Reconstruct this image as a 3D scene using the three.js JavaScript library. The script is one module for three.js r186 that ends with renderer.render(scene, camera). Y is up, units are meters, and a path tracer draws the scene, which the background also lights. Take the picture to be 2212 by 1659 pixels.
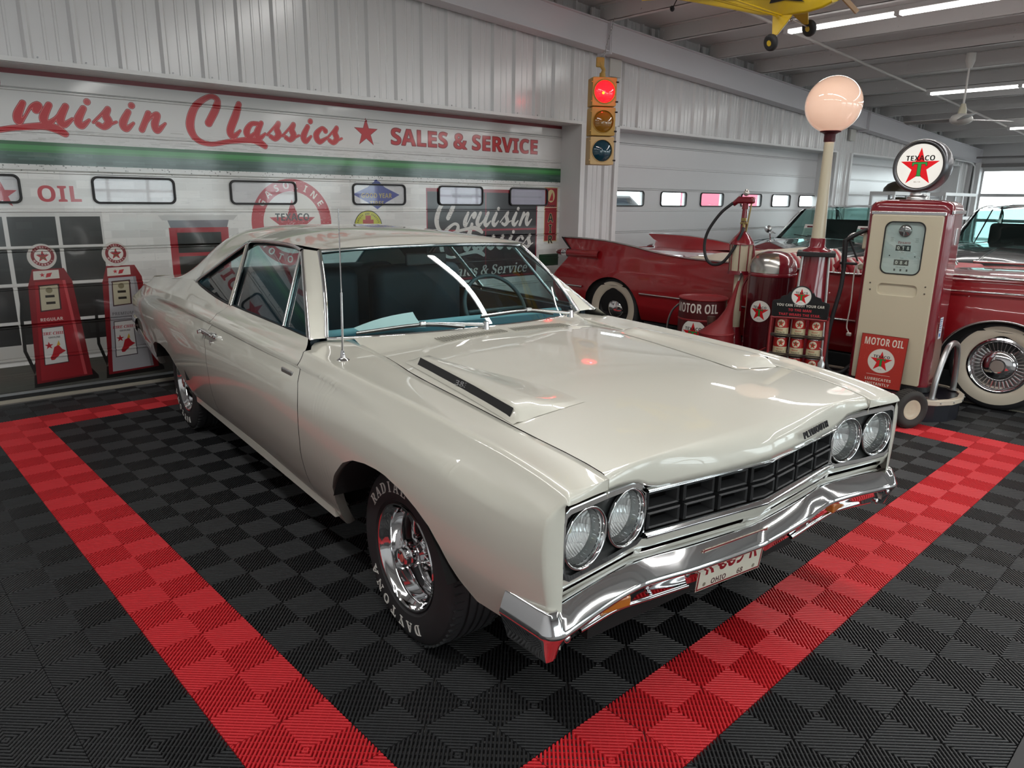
import * as THREE from 'three';
import { mergeGeometries, mergeVertices, toCreasedNormals } from 'three/addons/utils/BufferGeometryUtils.js';
import { RoundedBoxGeometry } from 'three/addons/geometries/RoundedBoxGeometry.js';
import { TextGeometry } from 'three/addons/geometries/TextGeometry.js';
import { FontLoader } from 'three/addons/loaders/FontLoader.js';
import { RectAreaLightUniformsLib } from 'three/addons/lights/RectAreaLightUniformsLib.js';
RectAreaLightUniformsLib.init();

// ---------------------------------------------------------------- camera, sky, exposure
const scene = new THREE.Scene();
const camera = new THREE.PerspectiveCamera(55.86, 2212 / 1659, 0.05, 200);
camera.position.set(-0.6227, 1.5169, 0.8782);
camera.rotation.set(-0.2515, -0.7601, 0.0142, 'YXZ');
scene.background = new THREE.Color().setRGB(3.6, 3.8, 4.05);      // bright overcast daylight outside the windows
const renderer = new THREE.WebGLRenderer({ antialias: true });
renderer.toneMapping = THREE.LinearToneMapping;
renderer.toneMappingExposure = 1.5;
renderer.shadowMap.enabled = true;
const TUBE_LIGHT = 26;                                              // radiance of the fluorescent strips

// ---------------------------------------------------------------- helpers
const V3 = (x, y, z) => new THREE.Vector3(x, y, z);
const rad = (d) => d * Math.PI / 180;
let seed = 7;
const rnd = () => { seed = (seed * 1664525 + 1013904223) >>> 0; return seed / 4294967296; };
const lerp = (a, b, t) => a + (b - a) * t;
const clamp = (x, a = 0, b = 1) => Math.min(b, Math.max(a, x));
const smooth = (a, b, x) => { const t = clamp((x - a) / (b - a)); return t * t * (3 - 2 * t); };
// monotone cubic through [x, y] points
function curve(pts) {
  pts = [...pts].sort((a, b) => a[0] - b[0]);
  const n = pts.length, d = [], m = [];
  for (let i = 0; i < n - 1; i++) d.push((pts[i + 1][1] - pts[i][1]) / (pts[i + 1][0] - pts[i][0]));
  for (let i = 0; i < n; i++) m.push(i === 0 ? d[0] : i === n - 1 ? d[n - 2] : d[i - 1] * d[i] <= 0 ? 0 : 2 * d[i - 1] * d[i] / (d[i - 1] + d[i]));
  return (x) => {
    if (x <= pts[0][0]) return pts[0][1];
    if (x >= pts[n - 1][0]) return pts[n - 1][1];
    let i = 0; while (x > pts[i + 1][0]) i++;
    const h = pts[i + 1][0] - pts[i][0], t = (x - pts[i][0]) / h, t2 = t * t, t3 = t2 * t;
    return pts[i][1] * (2 * t3 - 3 * t2 + 1) + m[i] * h * (t3 - 2 * t2 + t) + pts[i + 1][1] * (3 * t2 - 2 * t3) + m[i + 1] * h * (t3 - t2);
  };
}
function line(pts) {
  pts = [...pts].sort((a, b) => a[0] - b[0]);
  return (x) => {
    if (x <= pts[0][0]) return pts[0][1];
    for (let i = 1; i < pts.length; i++) if (x <= pts[i][0]) return lerp(pts[i - 1][1], pts[i][1], (x - pts[i - 1][0]) / (pts[i][0] - pts[i - 1][0] || 1));
    return pts[pts.length - 1][1];
  };
}
const taken = new Map();
function numbered(name) { const k = taken.get(name) ?? 0; taken.set(name, k + 1); return k ? `${name}_${String(k).padStart(3, '0')}` : name; }
function shade(o) { o.traverse((c) => { if (c.isMesh) { c.castShadow = true; c.receiveShadow = true; } }); return o; }
function prep(g) {   // same attributes on every geometry, so that they merge
  g = g.index ? g.toNonIndexed() : g;
  if (!g.attributes.normal) g.computeVertexNormals();
  if (!g.attributes.uv) g.setAttribute('uv', new THREE.BufferAttribute(new Float32Array(g.attributes.position.count * 2), 2));
  for (const k of Object.keys(g.attributes)) if (!['position', 'normal', 'uv'].includes(k)) g.deleteAttribute(k);
  g.morphAttributes = {};
  g.clearGroups();
  return g;
}
function merged(geos) { geos = [geos].flat(9).filter(Boolean); return geos.length === 1 ? geos[0] : mergeGeometries(geos.map(prep)); }
function part(name, geos, material, parent) {
  const m = new THREE.Mesh(merged(geos), material); m.name = name; m.castShadow = m.receiveShadow = true;
  if (parent) parent.add(m);
  return m;
}
function tag(o, label, category, group, kind) { o.userData.label = label; o.userData.category = category; if (group) o.userData.group = group; if (kind) o.userData.kind = kind; return o; }
function thing(name, label, category, pos = [0, 0, 0], turn = 0, group) {
  const o = new THREE.Group(); o.name = numbered(name); o.position.set(...pos); o.rotation.y = turn; scene.add(o);
  return tag(o, label, category, group);
}
function single(name, geos, material, label, category, group) { const m = part(numbered(name), geos, material, scene); return tag(m, label, category, group); }
function struct(name, label, category, turn = 0) { const o = new THREE.Group(); o.name = name; o.rotation.y = turn; scene.add(o); tag(o, label, category, null, 'structure'); return o; }
function copy(o, pos, turn, label) { const c = o.clone(); c.name = numbered(o.name.replace(/_\d{3}$/, '')); c.userData = { ...o.userData }; c.position.set(...pos); c.rotation.y = turn; if (label) c.userData.label = label; scene.add(c); return c; }
// geometry
const box = (w, h, d, x = 0, y = 0, z = 0) => new THREE.BoxGeometry(w, h, d).translate(x, y, z);
const boxTo = (x0, x1, y0, y1, z0, z1) => box(x1 - x0, y1 - y0, z1 - z0, (x0 + x1) / 2, (y0 + y1) / 2, (z0 + z1) / 2);
const rbox = (w, h, d, r, x = 0, y = 0, z = 0, seg = 3) => new RoundedBoxGeometry(w, h, d, seg, r).translate(x, y, z);
const cyl = (r0, r1, h, x = 0, y = 0, z = 0, n = 24, open = false) => new THREE.CylinderGeometry(r1, r0, h, n, 1, open).translate(x, y + h / 2, z);
const ball = (r, x = 0, y = 0, z = 0, n = 24) => new THREE.SphereGeometry(r, n, Math.round(n * 0.7)).translate(x, y, z);
const lathe = (pts, n = 48) => new THREE.LatheGeometry(pts.map((p) => new THREE.Vector2(p[0], p[1])), n);
const path3 = (pts, closed = false, tension = 0.5) => new THREE.CatmullRomCurve3(pts.map((p) => V3(...p)), closed, 'catmullrom', tension);
const tube = (pts, r, seg = 32, n = 8, closed = false) => new THREE.TubeGeometry(path3(pts, closed), seg, r, n, closed);
function rod(a, b, r0, r1 = r0, n = 12) {
  const A = V3(...a), B = V3(...b), d = B.clone().sub(A), g = new THREE.CylinderGeometry(r1, r0, d.length(), n);
  g.applyQuaternion(new THREE.Quaternion().setFromUnitVectors(V3(0, 1, 0), d.clone().normalize()));
  return g.translate((A.x + B.x) / 2, (A.y + B.y) / 2, (A.z + B.z) / 2);
}
function shape(pts, holes = []) {
  const s = new THREE.Shape(pts.map((p) => new THREE.Vector2(...p)));
  for (const h of holes) s.holes.push(new THREE.Path(h.map((p) => new THREE.Vector2(...p))));
  return s;
}
function rrect(x0, x1, y0, y1, r, n = 6) {
  const out = [];
  for (const [cx, cy, a] of [[x1 - r, y1 - r, 0], [x0 + r, y1 - r, 90], [x0 + r, y0 + r, 180], [x1 - r, y0 + r, 270]])
    for (let i = 0; i <= n; i++) { const t = rad(a + 90 * i / n); out.push([cx + r * Math.cos(t), cy + r * Math.sin(t)]); }
  return out;
}
const circle = (cx, cy, r, n = 40, r2 = r) => Array.from({ length: n }, (_, i) => [cx + r * Math.cos(i / n * 2 * Math.PI), cy + r2 * Math.sin(i / n * 2 * Math.PI)]);
const star = (cx, cy, R, r = R * 0.382, rot = 90) => Array.from({ length: 10 }, (_, i) => { const a = rad(rot + i * 36), q = i % 2 ? r : R; return [cx + q * Math.cos(a), cy + q * Math.sin(a)]; });
const extrude = (s, depth, bevel = 0, seg = 1, curveSegments = 12) => new THREE.ExtrudeGeometry(s, { depth, bevelEnabled: bevel > 0, bevelThickness: bevel, bevelSize: bevel, bevelOffset: -bevel, bevelSegments: seg, curveSegments });
// a sheet through rows of points [x, y, z]; uvs follow rows and columns, or fu(point)
function sheet(rows, { closed = false, flip = false, uv } = {}) {
  const R = rows.length, C = rows[0].length, pos = [], uvs = [], idx = [];
  for (let i = 0; i < R; i++) for (let j = 0; j < C; j++) { const p = rows[i][j]; pos.push(p[0], p[1], p[2]); const t = uv ? uv(p, i / (R - 1), j / (C - 1)) : [j / (C - 1), i / (R - 1)]; uvs.push(t[0], t[1]); }
  for (let i = 0; i < R - 1; i++) for (let j = 0; j < (closed ? C : C - 1); j++) {
    const k = (j + 1) % C, a = i * C + j, b = i * C + k, c = (i + 1) * C + k, d = (i + 1) * C + j;
    if (flip) idx.push(a, c, b, a, d, c); else idx.push(a, b, c, a, c, d);
  }
  const g = new THREE.BufferGeometry();
  g.setAttribute('position', new THREE.Float32BufferAttribute(pos, 3)); g.setAttribute('uv', new THREE.Float32BufferAttribute(uvs, 2)); g.setIndex(idx); g.computeVertexNormals();
  return g;
}
// a closed profile [a, b] swept along points with a frame; profile x goes along side, y along up
function sweep(profile, frames, closed = true) { // frames: [{p, x, y}]
  const rows = frames.map((f) => profile.map(([a, b]) => [f.p[0] + a * f.x[0] + b * f.y[0], f.p[1] + a * f.x[1] + b * f.y[1], f.p[2] + a * f.x[2] + b * f.y[2]]));
  return sheet(rows, { closed });
}
const crease = (g, deg = 30) => toCreasedNormals(g.index ? g.toNonIndexed() : g, rad(deg));
const mirrorX = (g) => { const h = g.clone(); h.scale(-1, 1, 1); const i = h.index; if (i) { for (let k = 0; k < i.count; k += 3) { const a = i.getX(k); i.setX(k, i.getX(k + 1)); i.setX(k + 1, a); } } else { for (const at of Object.values(h.attributes)) { const s = at.itemSize, A = at.array; for (let k = 0; k < at.count; k += 3) for (let c = 0; c < s; c++) { const t = A[k * s + c]; A[k * s + c] = A[(k + 1) * s + c]; A[(k + 1) * s + c] = t; } } } return h; };
// materials
function M(color, rough = 0.5, metal = 0, extra = {}) { const phys = ['clearcoat', 'transmission', 'sheen', 'ior', 'specularIntensity', 'attenuationColor'].some((k) => k in extra); const m = new (phys ? THREE.MeshPhysicalMaterial : THREE.MeshStandardMaterial)({ roughness: rough, metalness: metal, ...extra }); if (Array.isArray(color)) m.color.setRGB(...color); else m.color.set(color); return m; }
function canvasTex(w, h, draw, opt = {}) {
  const c = document.createElement('canvas'); c.width = w; c.height = h; const g = c.getContext('2d'); draw(g, w, h);
  const t = new THREE.CanvasTexture(c); t.colorSpace = opt.data ? THREE.NoColorSpace : THREE.SRGBColorSpace; if (opt.repeat) { t.wrapS = t.wrapT = THREE.RepeatWrapping; t.repeat.set(...opt.repeat); } t.magFilter = THREE.LinearFilter; t.anisotropy = 8;
  return t;
}
function noiseTex(w, h, f, opt = {}) {   // f(x, y) -> grey or [r, g, b], 0..255
  const d = new Uint8Array(w * h * 4);
  for (let y = 0; y < h; y++) for (let x = 0; x < w; x++) { const v = f(x, y), k = (y * w + x) * 4, a = Array.isArray(v) ? v : [v, v, v]; d[k] = a[0]; d[k + 1] = a[1]; d[k + 2] = a[2]; d[k + 3] = 255; }
  const t = new THREE.DataTexture(d, w, h); t.magFilter = THREE.LinearFilter; t.minFilter = THREE.LinearFilter; t.wrapS = t.wrapT = THREE.RepeatWrapping; if (opt.srgb) t.colorSpace = THREE.SRGBColorSpace; t.needsUpdate = true; return t;
}
// value noise that tiles every P cells
const lattice = Array.from({ length: 4096 }, () => rnd());
function vnoise(x, y, P) { const xi = Math.floor(x), yi = Math.floor(y), fx = x - xi, fy = y - yi, s = fx * fx * (3 - 2 * fx), t = fy * fy * (3 - 2 * fy), L = (i, j) => lattice[((((j % P) + P) % P) * 61 + ((i % P) + P) % P) & 4095]; return lerp(lerp(L(xi, yi), L(xi + 1, yi), s), lerp(L(xi, yi + 1), L(xi + 1, yi + 1), s), t); }
const fbm = (x, y, P, n = 4) => { let v = 0, a = 0.5, t = 0; for (let k = 0; k < n; k++) { v += a * vnoise(x, y, P); t += a; x *= 2; y *= 2; P *= 2; a *= 0.5; } return v / t; };
const BOLD = await new FontLoader().loadAsync('fonts/droid/droid_sans_bold.typeface.json');
const SLAB = await new FontLoader().loadAsync('fonts/droid/droid_serif_bold.typeface.json');
function text(str, size, depth, font = BOLD, bevel = 0) { const g = new TextGeometry(str, { font, size, depth, curveSegments: 4, bevelEnabled: bevel > 0, bevelSize: bevel, bevelThickness: bevel, bevelSegments: 1 }); g.computeBoundingBox(); const b = g.boundingBox; return g.translate(-(b.min.x + b.max.x) / 2, -(b.min.y + b.max.y) / 2, 0); }

const CHROME = M([0.80, 0.80, 0.81], 0.06, 1);
const CHROME_SOFT = M([0.72, 0.72, 0.72], 0.2, 1);
const STEEL = M([0.45, 0.45, 0.45], 0.35, 1);
const BLACK = M([0.012, 0.012, 0.013], 0.5);
const RUBBER = M([0.022, 0.022, 0.024], 0.62);
const CAVITY = M([0.01, 0.01, 0.01], 0.95);
const WHITE = M([0.78, 0.78, 0.77], 0.4);
const PANE = M([0.93, 0.97, 0.95], 0.0, 0, { transmission: 1, thickness: 0, ior: 1.5 });

// ================================================================ THE ROOM
// wall coordinates: s along the door wall, y up, n towards the room; the wall stands 1.8 degrees off the tile grid
const WALL_TURN = rad(1.8);
const WDIR = V3(Math.cos(WALL_TURN), 0, Math.sin(WALL_TURN)), WNRM = V3(-Math.sin(WALL_TURN), 0, Math.cos(WALL_TURN));
const wallPos = (s, y, n) => V3(0, y, 0).addScaledVector(WDIR, s).addScaledVector(WNRM, n);
const DOOR_N = -5.5, WALL_N = -5.2, S0 = -3.2, S1 = 19.0, NBACK = 8.0;
const SLOPE = -0.054, beamBottom = (s) => 3.125 + SLOPE * (s - 6), purlinBottom = (s) => 3.43 + SLOPE * (s - 6), deckY = (s) => 3.6 + SLOPE * (s - 6);
const wallMetal = M([0.66, 0.66, 0.665], 0.26, 0.0, { clearcoat: 0.5, clearcoatRoughness: 0.18 });
const wallPlain = M([0.62, 0.62, 0.63], 0.5);
const beamPaint = M([0.70, 0.69, 0.72], 0.42);
const trimWhite = M([0.68, 0.68, 0.68], 0.35);
const roofPaint = M([0.64, 0.635, 0.63], 0.6);
const purlinPaint = M([0.64, 0.635, 0.63], 0.5);
const screwMat = M([0.35, 0.35, 0.36], 0.4, 0.6);
{
  // ribbed metal sheets, one mesh for each sheet of three ribs
  const wall = struct('wall_back', 'white ribbed metal wall above and between the overhead doors', 'wall', -WALL_TURN);
  const BAY = 0.291, ANCH = 0.4545;   // a rib stands at s = ANCH + k * BAY
  const prof = [[0, 0.03], [0.012, 0.03], [0.03, 0.0], [0.098, 0.0], [0.104, 0.006], [0.116, 0.006], [0.122, 0.0], [0.172, 0.0], [0.178, 0.006], [0.19, 0.006], [0.196, 0.0], [0.26, 0.0], [0.278, 0.03], [0.291, 0.03]];
  function ribbed(s0, s1, y0, y1, n = WALL_N) {   // y0, y1 functions of s
    const xs = new Set([s0, s1]);
    for (let k = Math.floor((s0 - ANCH) / BAY) - 1; ANCH + k * BAY < s1 + BAY; k++) for (const [d] of prof) { const s = ANCH + k * BAY + d; if (s > s0 && s < s1) xs.add(+s.toFixed(5)); }
    const S = [...xs].sort((a, b) => a - b), depth = (s) => { let d = (((s - ANCH) % BAY) + BAY) % BAY; for (let i = 1; i < prof.length; i++) if (d <= prof[i][0] + 1e-6) return lerp(prof[i - 1][1], prof[i][1], clamp((d - prof[i - 1][0]) / (prof[i][0] - prof[i - 1][0]))); return 0.03; };
    return crease(sheet([S.map((s) => [s, y0(s), n + depth(s)]), S.map((s) => [s, y1(s), n + depth(s)])], { uv: (p) => [p[0], p[1]] }), 20);
  }
  const HEAD = 2.365, doorsAt = [[-3.2, 5.85], [6.5, 12.23], [12.85, 18.3]];
  for (let s = S0; s < S1; s += 3 * BAY) part('wall_sheet', ribbed(s, Math.min(S1, s + 3 * BAY), () => HEAD, (q) => deckY(q)), wallMetal, wall);
  for (const [a, b] of [[5.85, 6.5], [12.23, 12.85], [18.3, 19.0]]) part('pillar_sheet', ribbed(a, b, () => 0, () => HEAD), wallMetal, wall);
  // screws along the lower edge beside the ribs
  const screws = [];
  for (let k = -6; k < 60; k++) for (const d of [-0.03, 0.045]) { const s = ANCH + k * BAY + d + 0.006; if (s < 18 && (k + (d > 0 ? 1 : 0)) % 3) screws.push(new THREE.CylinderGeometry(0.006, 0.006, 0.006, 6).rotateX(Math.PI / 2).translate(s, HEAD + 0.028, WALL_N + 0.004)); }
  const sc = part('screw_row', screws, screwMat, wall); sc.userData.kind = 'stuff';
  // solid wall behind the sheets
  part('wall_backing', [boxTo(S0, S1, HEAD + 0.03, 4.2, WALL_N - 0.32, WALL_N - 0.005), ...[[5.87, 6.48], [12.25, 12.83], [18.32, 19.0]].map(([a, b]) => boxTo(a, b, 0, HEAD + 0.03, WALL_N - 0.32, WALL_N - 0.005))], wallPlain, wall);
  // ledge trims over the doors, jambs beside them
  let k = 1;
  for (const [a, b] of doorsAt) {
    const t = struct('trim_' + k++, ['white metal trim round the mural door opening', 'white metal trim round the plain door opening', 'white metal trim round the far plain door opening'][k - 2], 'trim', -WALL_TURN);
    part('ledge', boxTo(a, b, HEAD - 0.018, HEAD + 0.012, WALL_N - 0.01, WALL_N + 0.035), trimWhite, t);
    part('soffit', boxTo(a, b, HEAD - 0.02, HEAD - 0.005, DOOR_N - 0.01, WALL_N - 0.01), trimWhite, t);
    for (const [s, d] of [[a, -1], [b, 1]]) if (s > -3) {
      part('jamb', boxTo(s + (d > 0 ? 0 : -0.02), s + (d > 0 ? 0.02 : 0), 0, HEAD, DOOR_N - 0.01, WALL_N - 0.01), trimWhite, t);
      part('corner_trim', d > 0 ? boxTo(s - 0.012, s + 0.06, 0, HEAD, WALL_N - 0.012, WALL_N + 0.034) : boxTo(s - 0.06, s + 0.012, 0, HEAD, WALL_N - 0.012, WALL_N + 0.034), trimWhite, t);
    }
  }
  // long sloping beam in front of the wall
  const beam = struct('trim_4', 'long white steel roof beam running along the top of the wall', 'beam', -WALL_TURN);
  for (const [a, b] of [[S0, 6.05], [6.07, 12.9], [12.92, S1]]) {
    const bar = (y0, y1, n0, n1) => { const g = boxTo(a, b, y0, y1, n0, n1), p = g.attributes.position; for (let i = 0; i < p.count; i++) p.setY(i, p.getY(i) + SLOPE * (p.getX(i) - 6)); g.computeVertexNormals(); return g; };
    part('beam_segment', [bar(3.125, 3.135, WALL_N + 0.035, -4.98), bar(3.135, 3.42, -5.04, -5.02), bar(3.42, 3.43, WALL_N + 0.035, -4.98), ...[a, b].map((s) => { const g = boxTo(s - 0.006, s + 0.006, 3.10, 3.45, WALL_N + 0.04, -4.97); return g.translate(0, SLOPE * (s - 6), 0); })], beamPaint, beam);
  }
  for (const s of [6.35, 12.7]) part('bracket_plate', boxTo(s - 0.1, s + 0.1, beamBottom(s) - 0.2, beamBottom(s) - 0.005, WALL_N + 0.04, WALL_N + 0.06), M([0.55, 0.54, 0.5], 0.5), beam);
}
{ // roof deck and purlins
  const ceil = struct('ceiling', 'low sloping metal ceiling with exposed purlins', 'ceiling', -WALL_TURN);
  const P = [[S0 - 0.3, DOOR_N - 0.3], [S1 + 0.3, DOOR_N - 0.3], [S1 + 0.3, NBACK + 0.3], [S0 - 0.3, NBACK + 0.3]];
  const deck = [];
  for (let n = DOOR_N - 0.3; n < NBACK + 0.3; n += 0.9) deck.push(sheet([[[S0 - 0.3, deckY(S0 - 0.3), n + 0.9], [S1 + 0.3, deckY(S1 + 0.3), n + 0.9]], [[S0 - 0.3, deckY(S0 - 0.3), n], [S1 + 0.3, deckY(S1 + 0.3), n]]], { flip: true }));
  const top = sheet([[[P[0][0], deckY(P[0][0]) + 0.12, P[0][1]], [P[1][0], deckY(P[1][0]) + 0.12, P[1][1]]], [[P[3][0], deckY(P[3][0]) + 0.12, P[3][1]], [P[2][0], deckY(P[2][0]) + 0.12, P[2][1]]]]);
  part('roof_deck', [...deck, top], roofPaint, ceil);
  const L = NBACK - WALL_N - 0.1, zc = (NBACK + WALL_N) / 2 + 0.05;
  const bolts = []; for (const [y, n] of [[0.04, 0.1], [0.13, 0.1], [0.05, 0.62], [0.12, 0.62], [0.05, 1.15], [0.12, 1.15], [0.05, 1.7], [0.12, 1.7], [0.05, 2.4], [0.12, 2.4], [0.05, 3.2], [0.12, 3.2]]) bolts.push(new THREE.CylinderGeometry(0.009, 0.009, 0.008, 6).rotateZ(Math.PI / 2).translate(-0.005, y, WALL_N + 0.06 + n));
  const pg = merged([box(0.006, 0.17, L, 0, 0.085, zc), box(0.07, 0.006, L, 0.032, 0.003, zc), box(0.006, 0.02, L, 0.066, 0.012, zc), box(0.07, 0.006, L, -0.032, 0.167, zc), ...bolts]);
  for (let s = 6.0 - 8 * 1.08; s < S1 - 0.2; s += 1.08) { const p = part('purlin', pg, purlinPaint, ceil); p.position.set(s, purlinBottom(s), 0); }
  // clips that tie the purlins to the wall
  for (let s = 6.0; s < S1 - 0.2; s += 1.08) part('purlin_clip', [boxTo(s - 0.1, s - 0.04, purlinBottom(s) - 0.02, deckY(s) - 0.02, WALL_N + 0.035, WALL_N + 0.06)], trimWhite, ceil);
}
{ // the other walls
  const left = struct('wall_left', 'plain white metal wall closing the left end of the showroom', 'wall', -WALL_TURN);
  part('wall_panel', boxTo(S0 - 0.3, S0, 0, 4.3, DOOR_N - 0.3, NBACK + 0.3), wallPlain, left);
  const right = struct('wall_right', 'grey end wall with the tall glazed overhead door', 'wall', -WALL_TURN);
  const endPaint = M([0.62, 0.61, 0.615], 0.5);
  // opening n -4.9 .. -0.6, y 0 .. 2.32
  part('wall_panel', [boxTo(S1, S1 + 0.25, 2.32, 3.2, DOOR_N, NBACK + 0.3), boxTo(S1, S1 + 0.25, 0, 2.32, DOOR_N, -4.93), boxTo(S1, S1 + 0.25, 0, 2.32, -0.6, NBACK + 0.3)], endPaint, right);
  for (const n of [-5.15, -4.98]) part('post', rbox(0.16, 2.45, 0.12, 0.01, S1 - 0.09, 1.225, n), endPaint, right);
  part('door_track', [rod([S1 - 0.2, 2.55, -5.1], [S1 - 0.2, 2.55, 1], 0.02), boxTo(S1 - 0.12, S1 - 0.02, 2.34, 2.42, -5.1, 0)], M([0.2, 0.19, 0.19], 0.5, 0.4), right);
  part('conduit', tube([[S1 - 1.5, 2.46, -5.05], [S1 - 0.5, 2.44, -5.05], [S1 - 0.3, 2.38, -5.02], [S1 - 0.27, 2.2, -5.0], [S1 - 0.28, 1.0, -5.0], [S1 - 0.28, 0.3, -5.0]], 0.018, 60, 8), trimWhite, right);
  const front = struct('wall_front', 'white wall with glazed overhead doors facing the cars', 'wall', -WALL_TURN);
  const bays = [[-1.6, 2.0], [3.2, 6.8], [8.0, 11.6], [12.8, 16.4]];
  const strips = [boxTo(S0, S1, 2.6, 4.3, NBACK, NBACK + 0.3)]; let prev = S0;
  for (const [a, b] of bays) { strips.push(boxTo(prev, a, 0, 2.6, NBACK, NBACK + 0.3)); prev = b; }
  strips.push(boxTo(prev, S1, 0, 2.6, NBACK, NBACK + 0.3));
  part('wall_panel', strips, wallPlain, front);
  // glazed sectional doors: frame bars and one pane in each field
  const alu = M([0.5, 0.5, 0.5], 0.4, 0.5);
  function glazed(name, label, along, a, b, top, rows, cols, at) {
    const d = struct(name, label, 'door', -WALL_TURN), put = (u0, u1, y0, y1, t) => along === 's' ? boxTo(u0, u1, y0, y1, at - t, at + t) : boxTo(at - t, at + t, y0, y1, u0, u1);
    const bars = []; for (let i = 0; i <= cols; i++) { const u = lerp(a, b, i / cols); bars.push(put(u - 0.035, u + 0.035, 0, top, 0.025)); } for (let j = 0; j <= rows; j++) { const y = lerp(0.03, top - 0.03, j / rows); bars.push(put(a, b, y - 0.035, y + 0.035, 0.028)); }
    part('door_frame', bars, alu, d);
    const w = (b - a) / cols - 0.08, h = (top - 0.06) / rows - 0.08;
    const g = along === 's' ? box(w, h, 0.004) : box(0.004, h, w);
    for (let i = 0; i < cols; i++) for (let j = 0; j < rows; j++) { const p = part('pane', g, PANE, d), u = lerp(a, b, (i + 0.5) / cols), y = lerp(0.03, top - 0.03, (j + 0.5) / rows); if (along === 's') p.position.set(u, y, at); else p.position.set(at, y, u); }
  }
  glazed('door_4', 'tall glazed overhead door full of daylight in the end wall', 'n', -4.93, -0.6, 2.32, 4, 3, S1 + 0.08);
  bays.forEach(([a, b], i) => glazed('door_' + (5 + i), ['first', 'second', 'third', 'last'][i] + ' glazed overhead door in the wall facing the cars', 's', a, b, 2.6, 5, 4, NBACK + 0.1));
}
// ---------------------------------------------------------------- ceiling lights: strips of twin tubes across the room
{
  const caseMat = M([0.7, 0.7, 0.7], 0.4), tubeMat = M([0.9, 0.9, 0.9], 0.4, 0, { emissive: new THREE.Color(1, 0.985, 0.96), emissiveIntensity: 4 });
  const LEN = 2.3, gCase = merged([rbox(0.11, 0.05, LEN + 0.04, 0.008, 0, 0.06, 0)]), gTube = merged([-0.032, 0.032].map((x) => new THREE.CylinderGeometry(0.016, 0.016, LEN - 0.06, 12).rotateX(Math.PI / 2).translate(x, 0.018, 0))), gCap = box(0.1, 0.045, 0.05, 0, 0.022, 0);
  for (const [i, s] of [-0.85, 3.2, 7.27, 11.43, 15.35].entries()) for (const [j, n] of [-2.38, 0.02, 2.42, 4.82].entries()) {
    const p = wallPos(s, purlinBottom(s) - 0.09, n);
    const near = { '2,0': 'fluorescent strip light just behind the yellow model aeroplane', '2,1': 'fluorescent strip light that continues the one behind the model aeroplane', '3,0': 'fluorescent strip light just behind the rod of the ceiling fan', '3,1': 'fluorescent strip light that continues the one behind the ceiling fan', '4,0': 'fluorescent strip light closest to the glazed door of the end wall' }[i + ',' + j];
    const f = thing('ceiling_light', near ?? 'twin tube fluorescent strip light on the ceiling over the cream coupe', 'ceiling light', [p.x, p.y, p.z], -WALL_TURN, 'fluorescent strip lights on the ceiling');
    part('housing', gCase, caseMat, f); part('lamp_tube', gTube, tubeMat, f); for (const z of [-1, 0, 1]) part('lamp_holder', gCap, caseMat, f).position.z = z * (LEN / 2 - 0.01);
    const l = new THREE.RectAreaLight(new THREE.Color(1, 0.985, 0.955), TUBE_LIGHT, 0.1, LEN - 0.05); l.rotation.x = -Math.PI / 2; l.position.y = -0.004; f.add(l);
  }
  const c = single('conduit_pipe', rod([3.2, purlinBottom(3.2) - 0.03, -3.56], [18, purlinBottom(18) - 0.03, -3.56], 0.017), M([0.6, 0.58, 0.56], 0.5), 'thin pale conduit pipe linking the strip lights under the ceiling', 'conduit'); c.rotation.y = -WALL_TURN;
}

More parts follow.
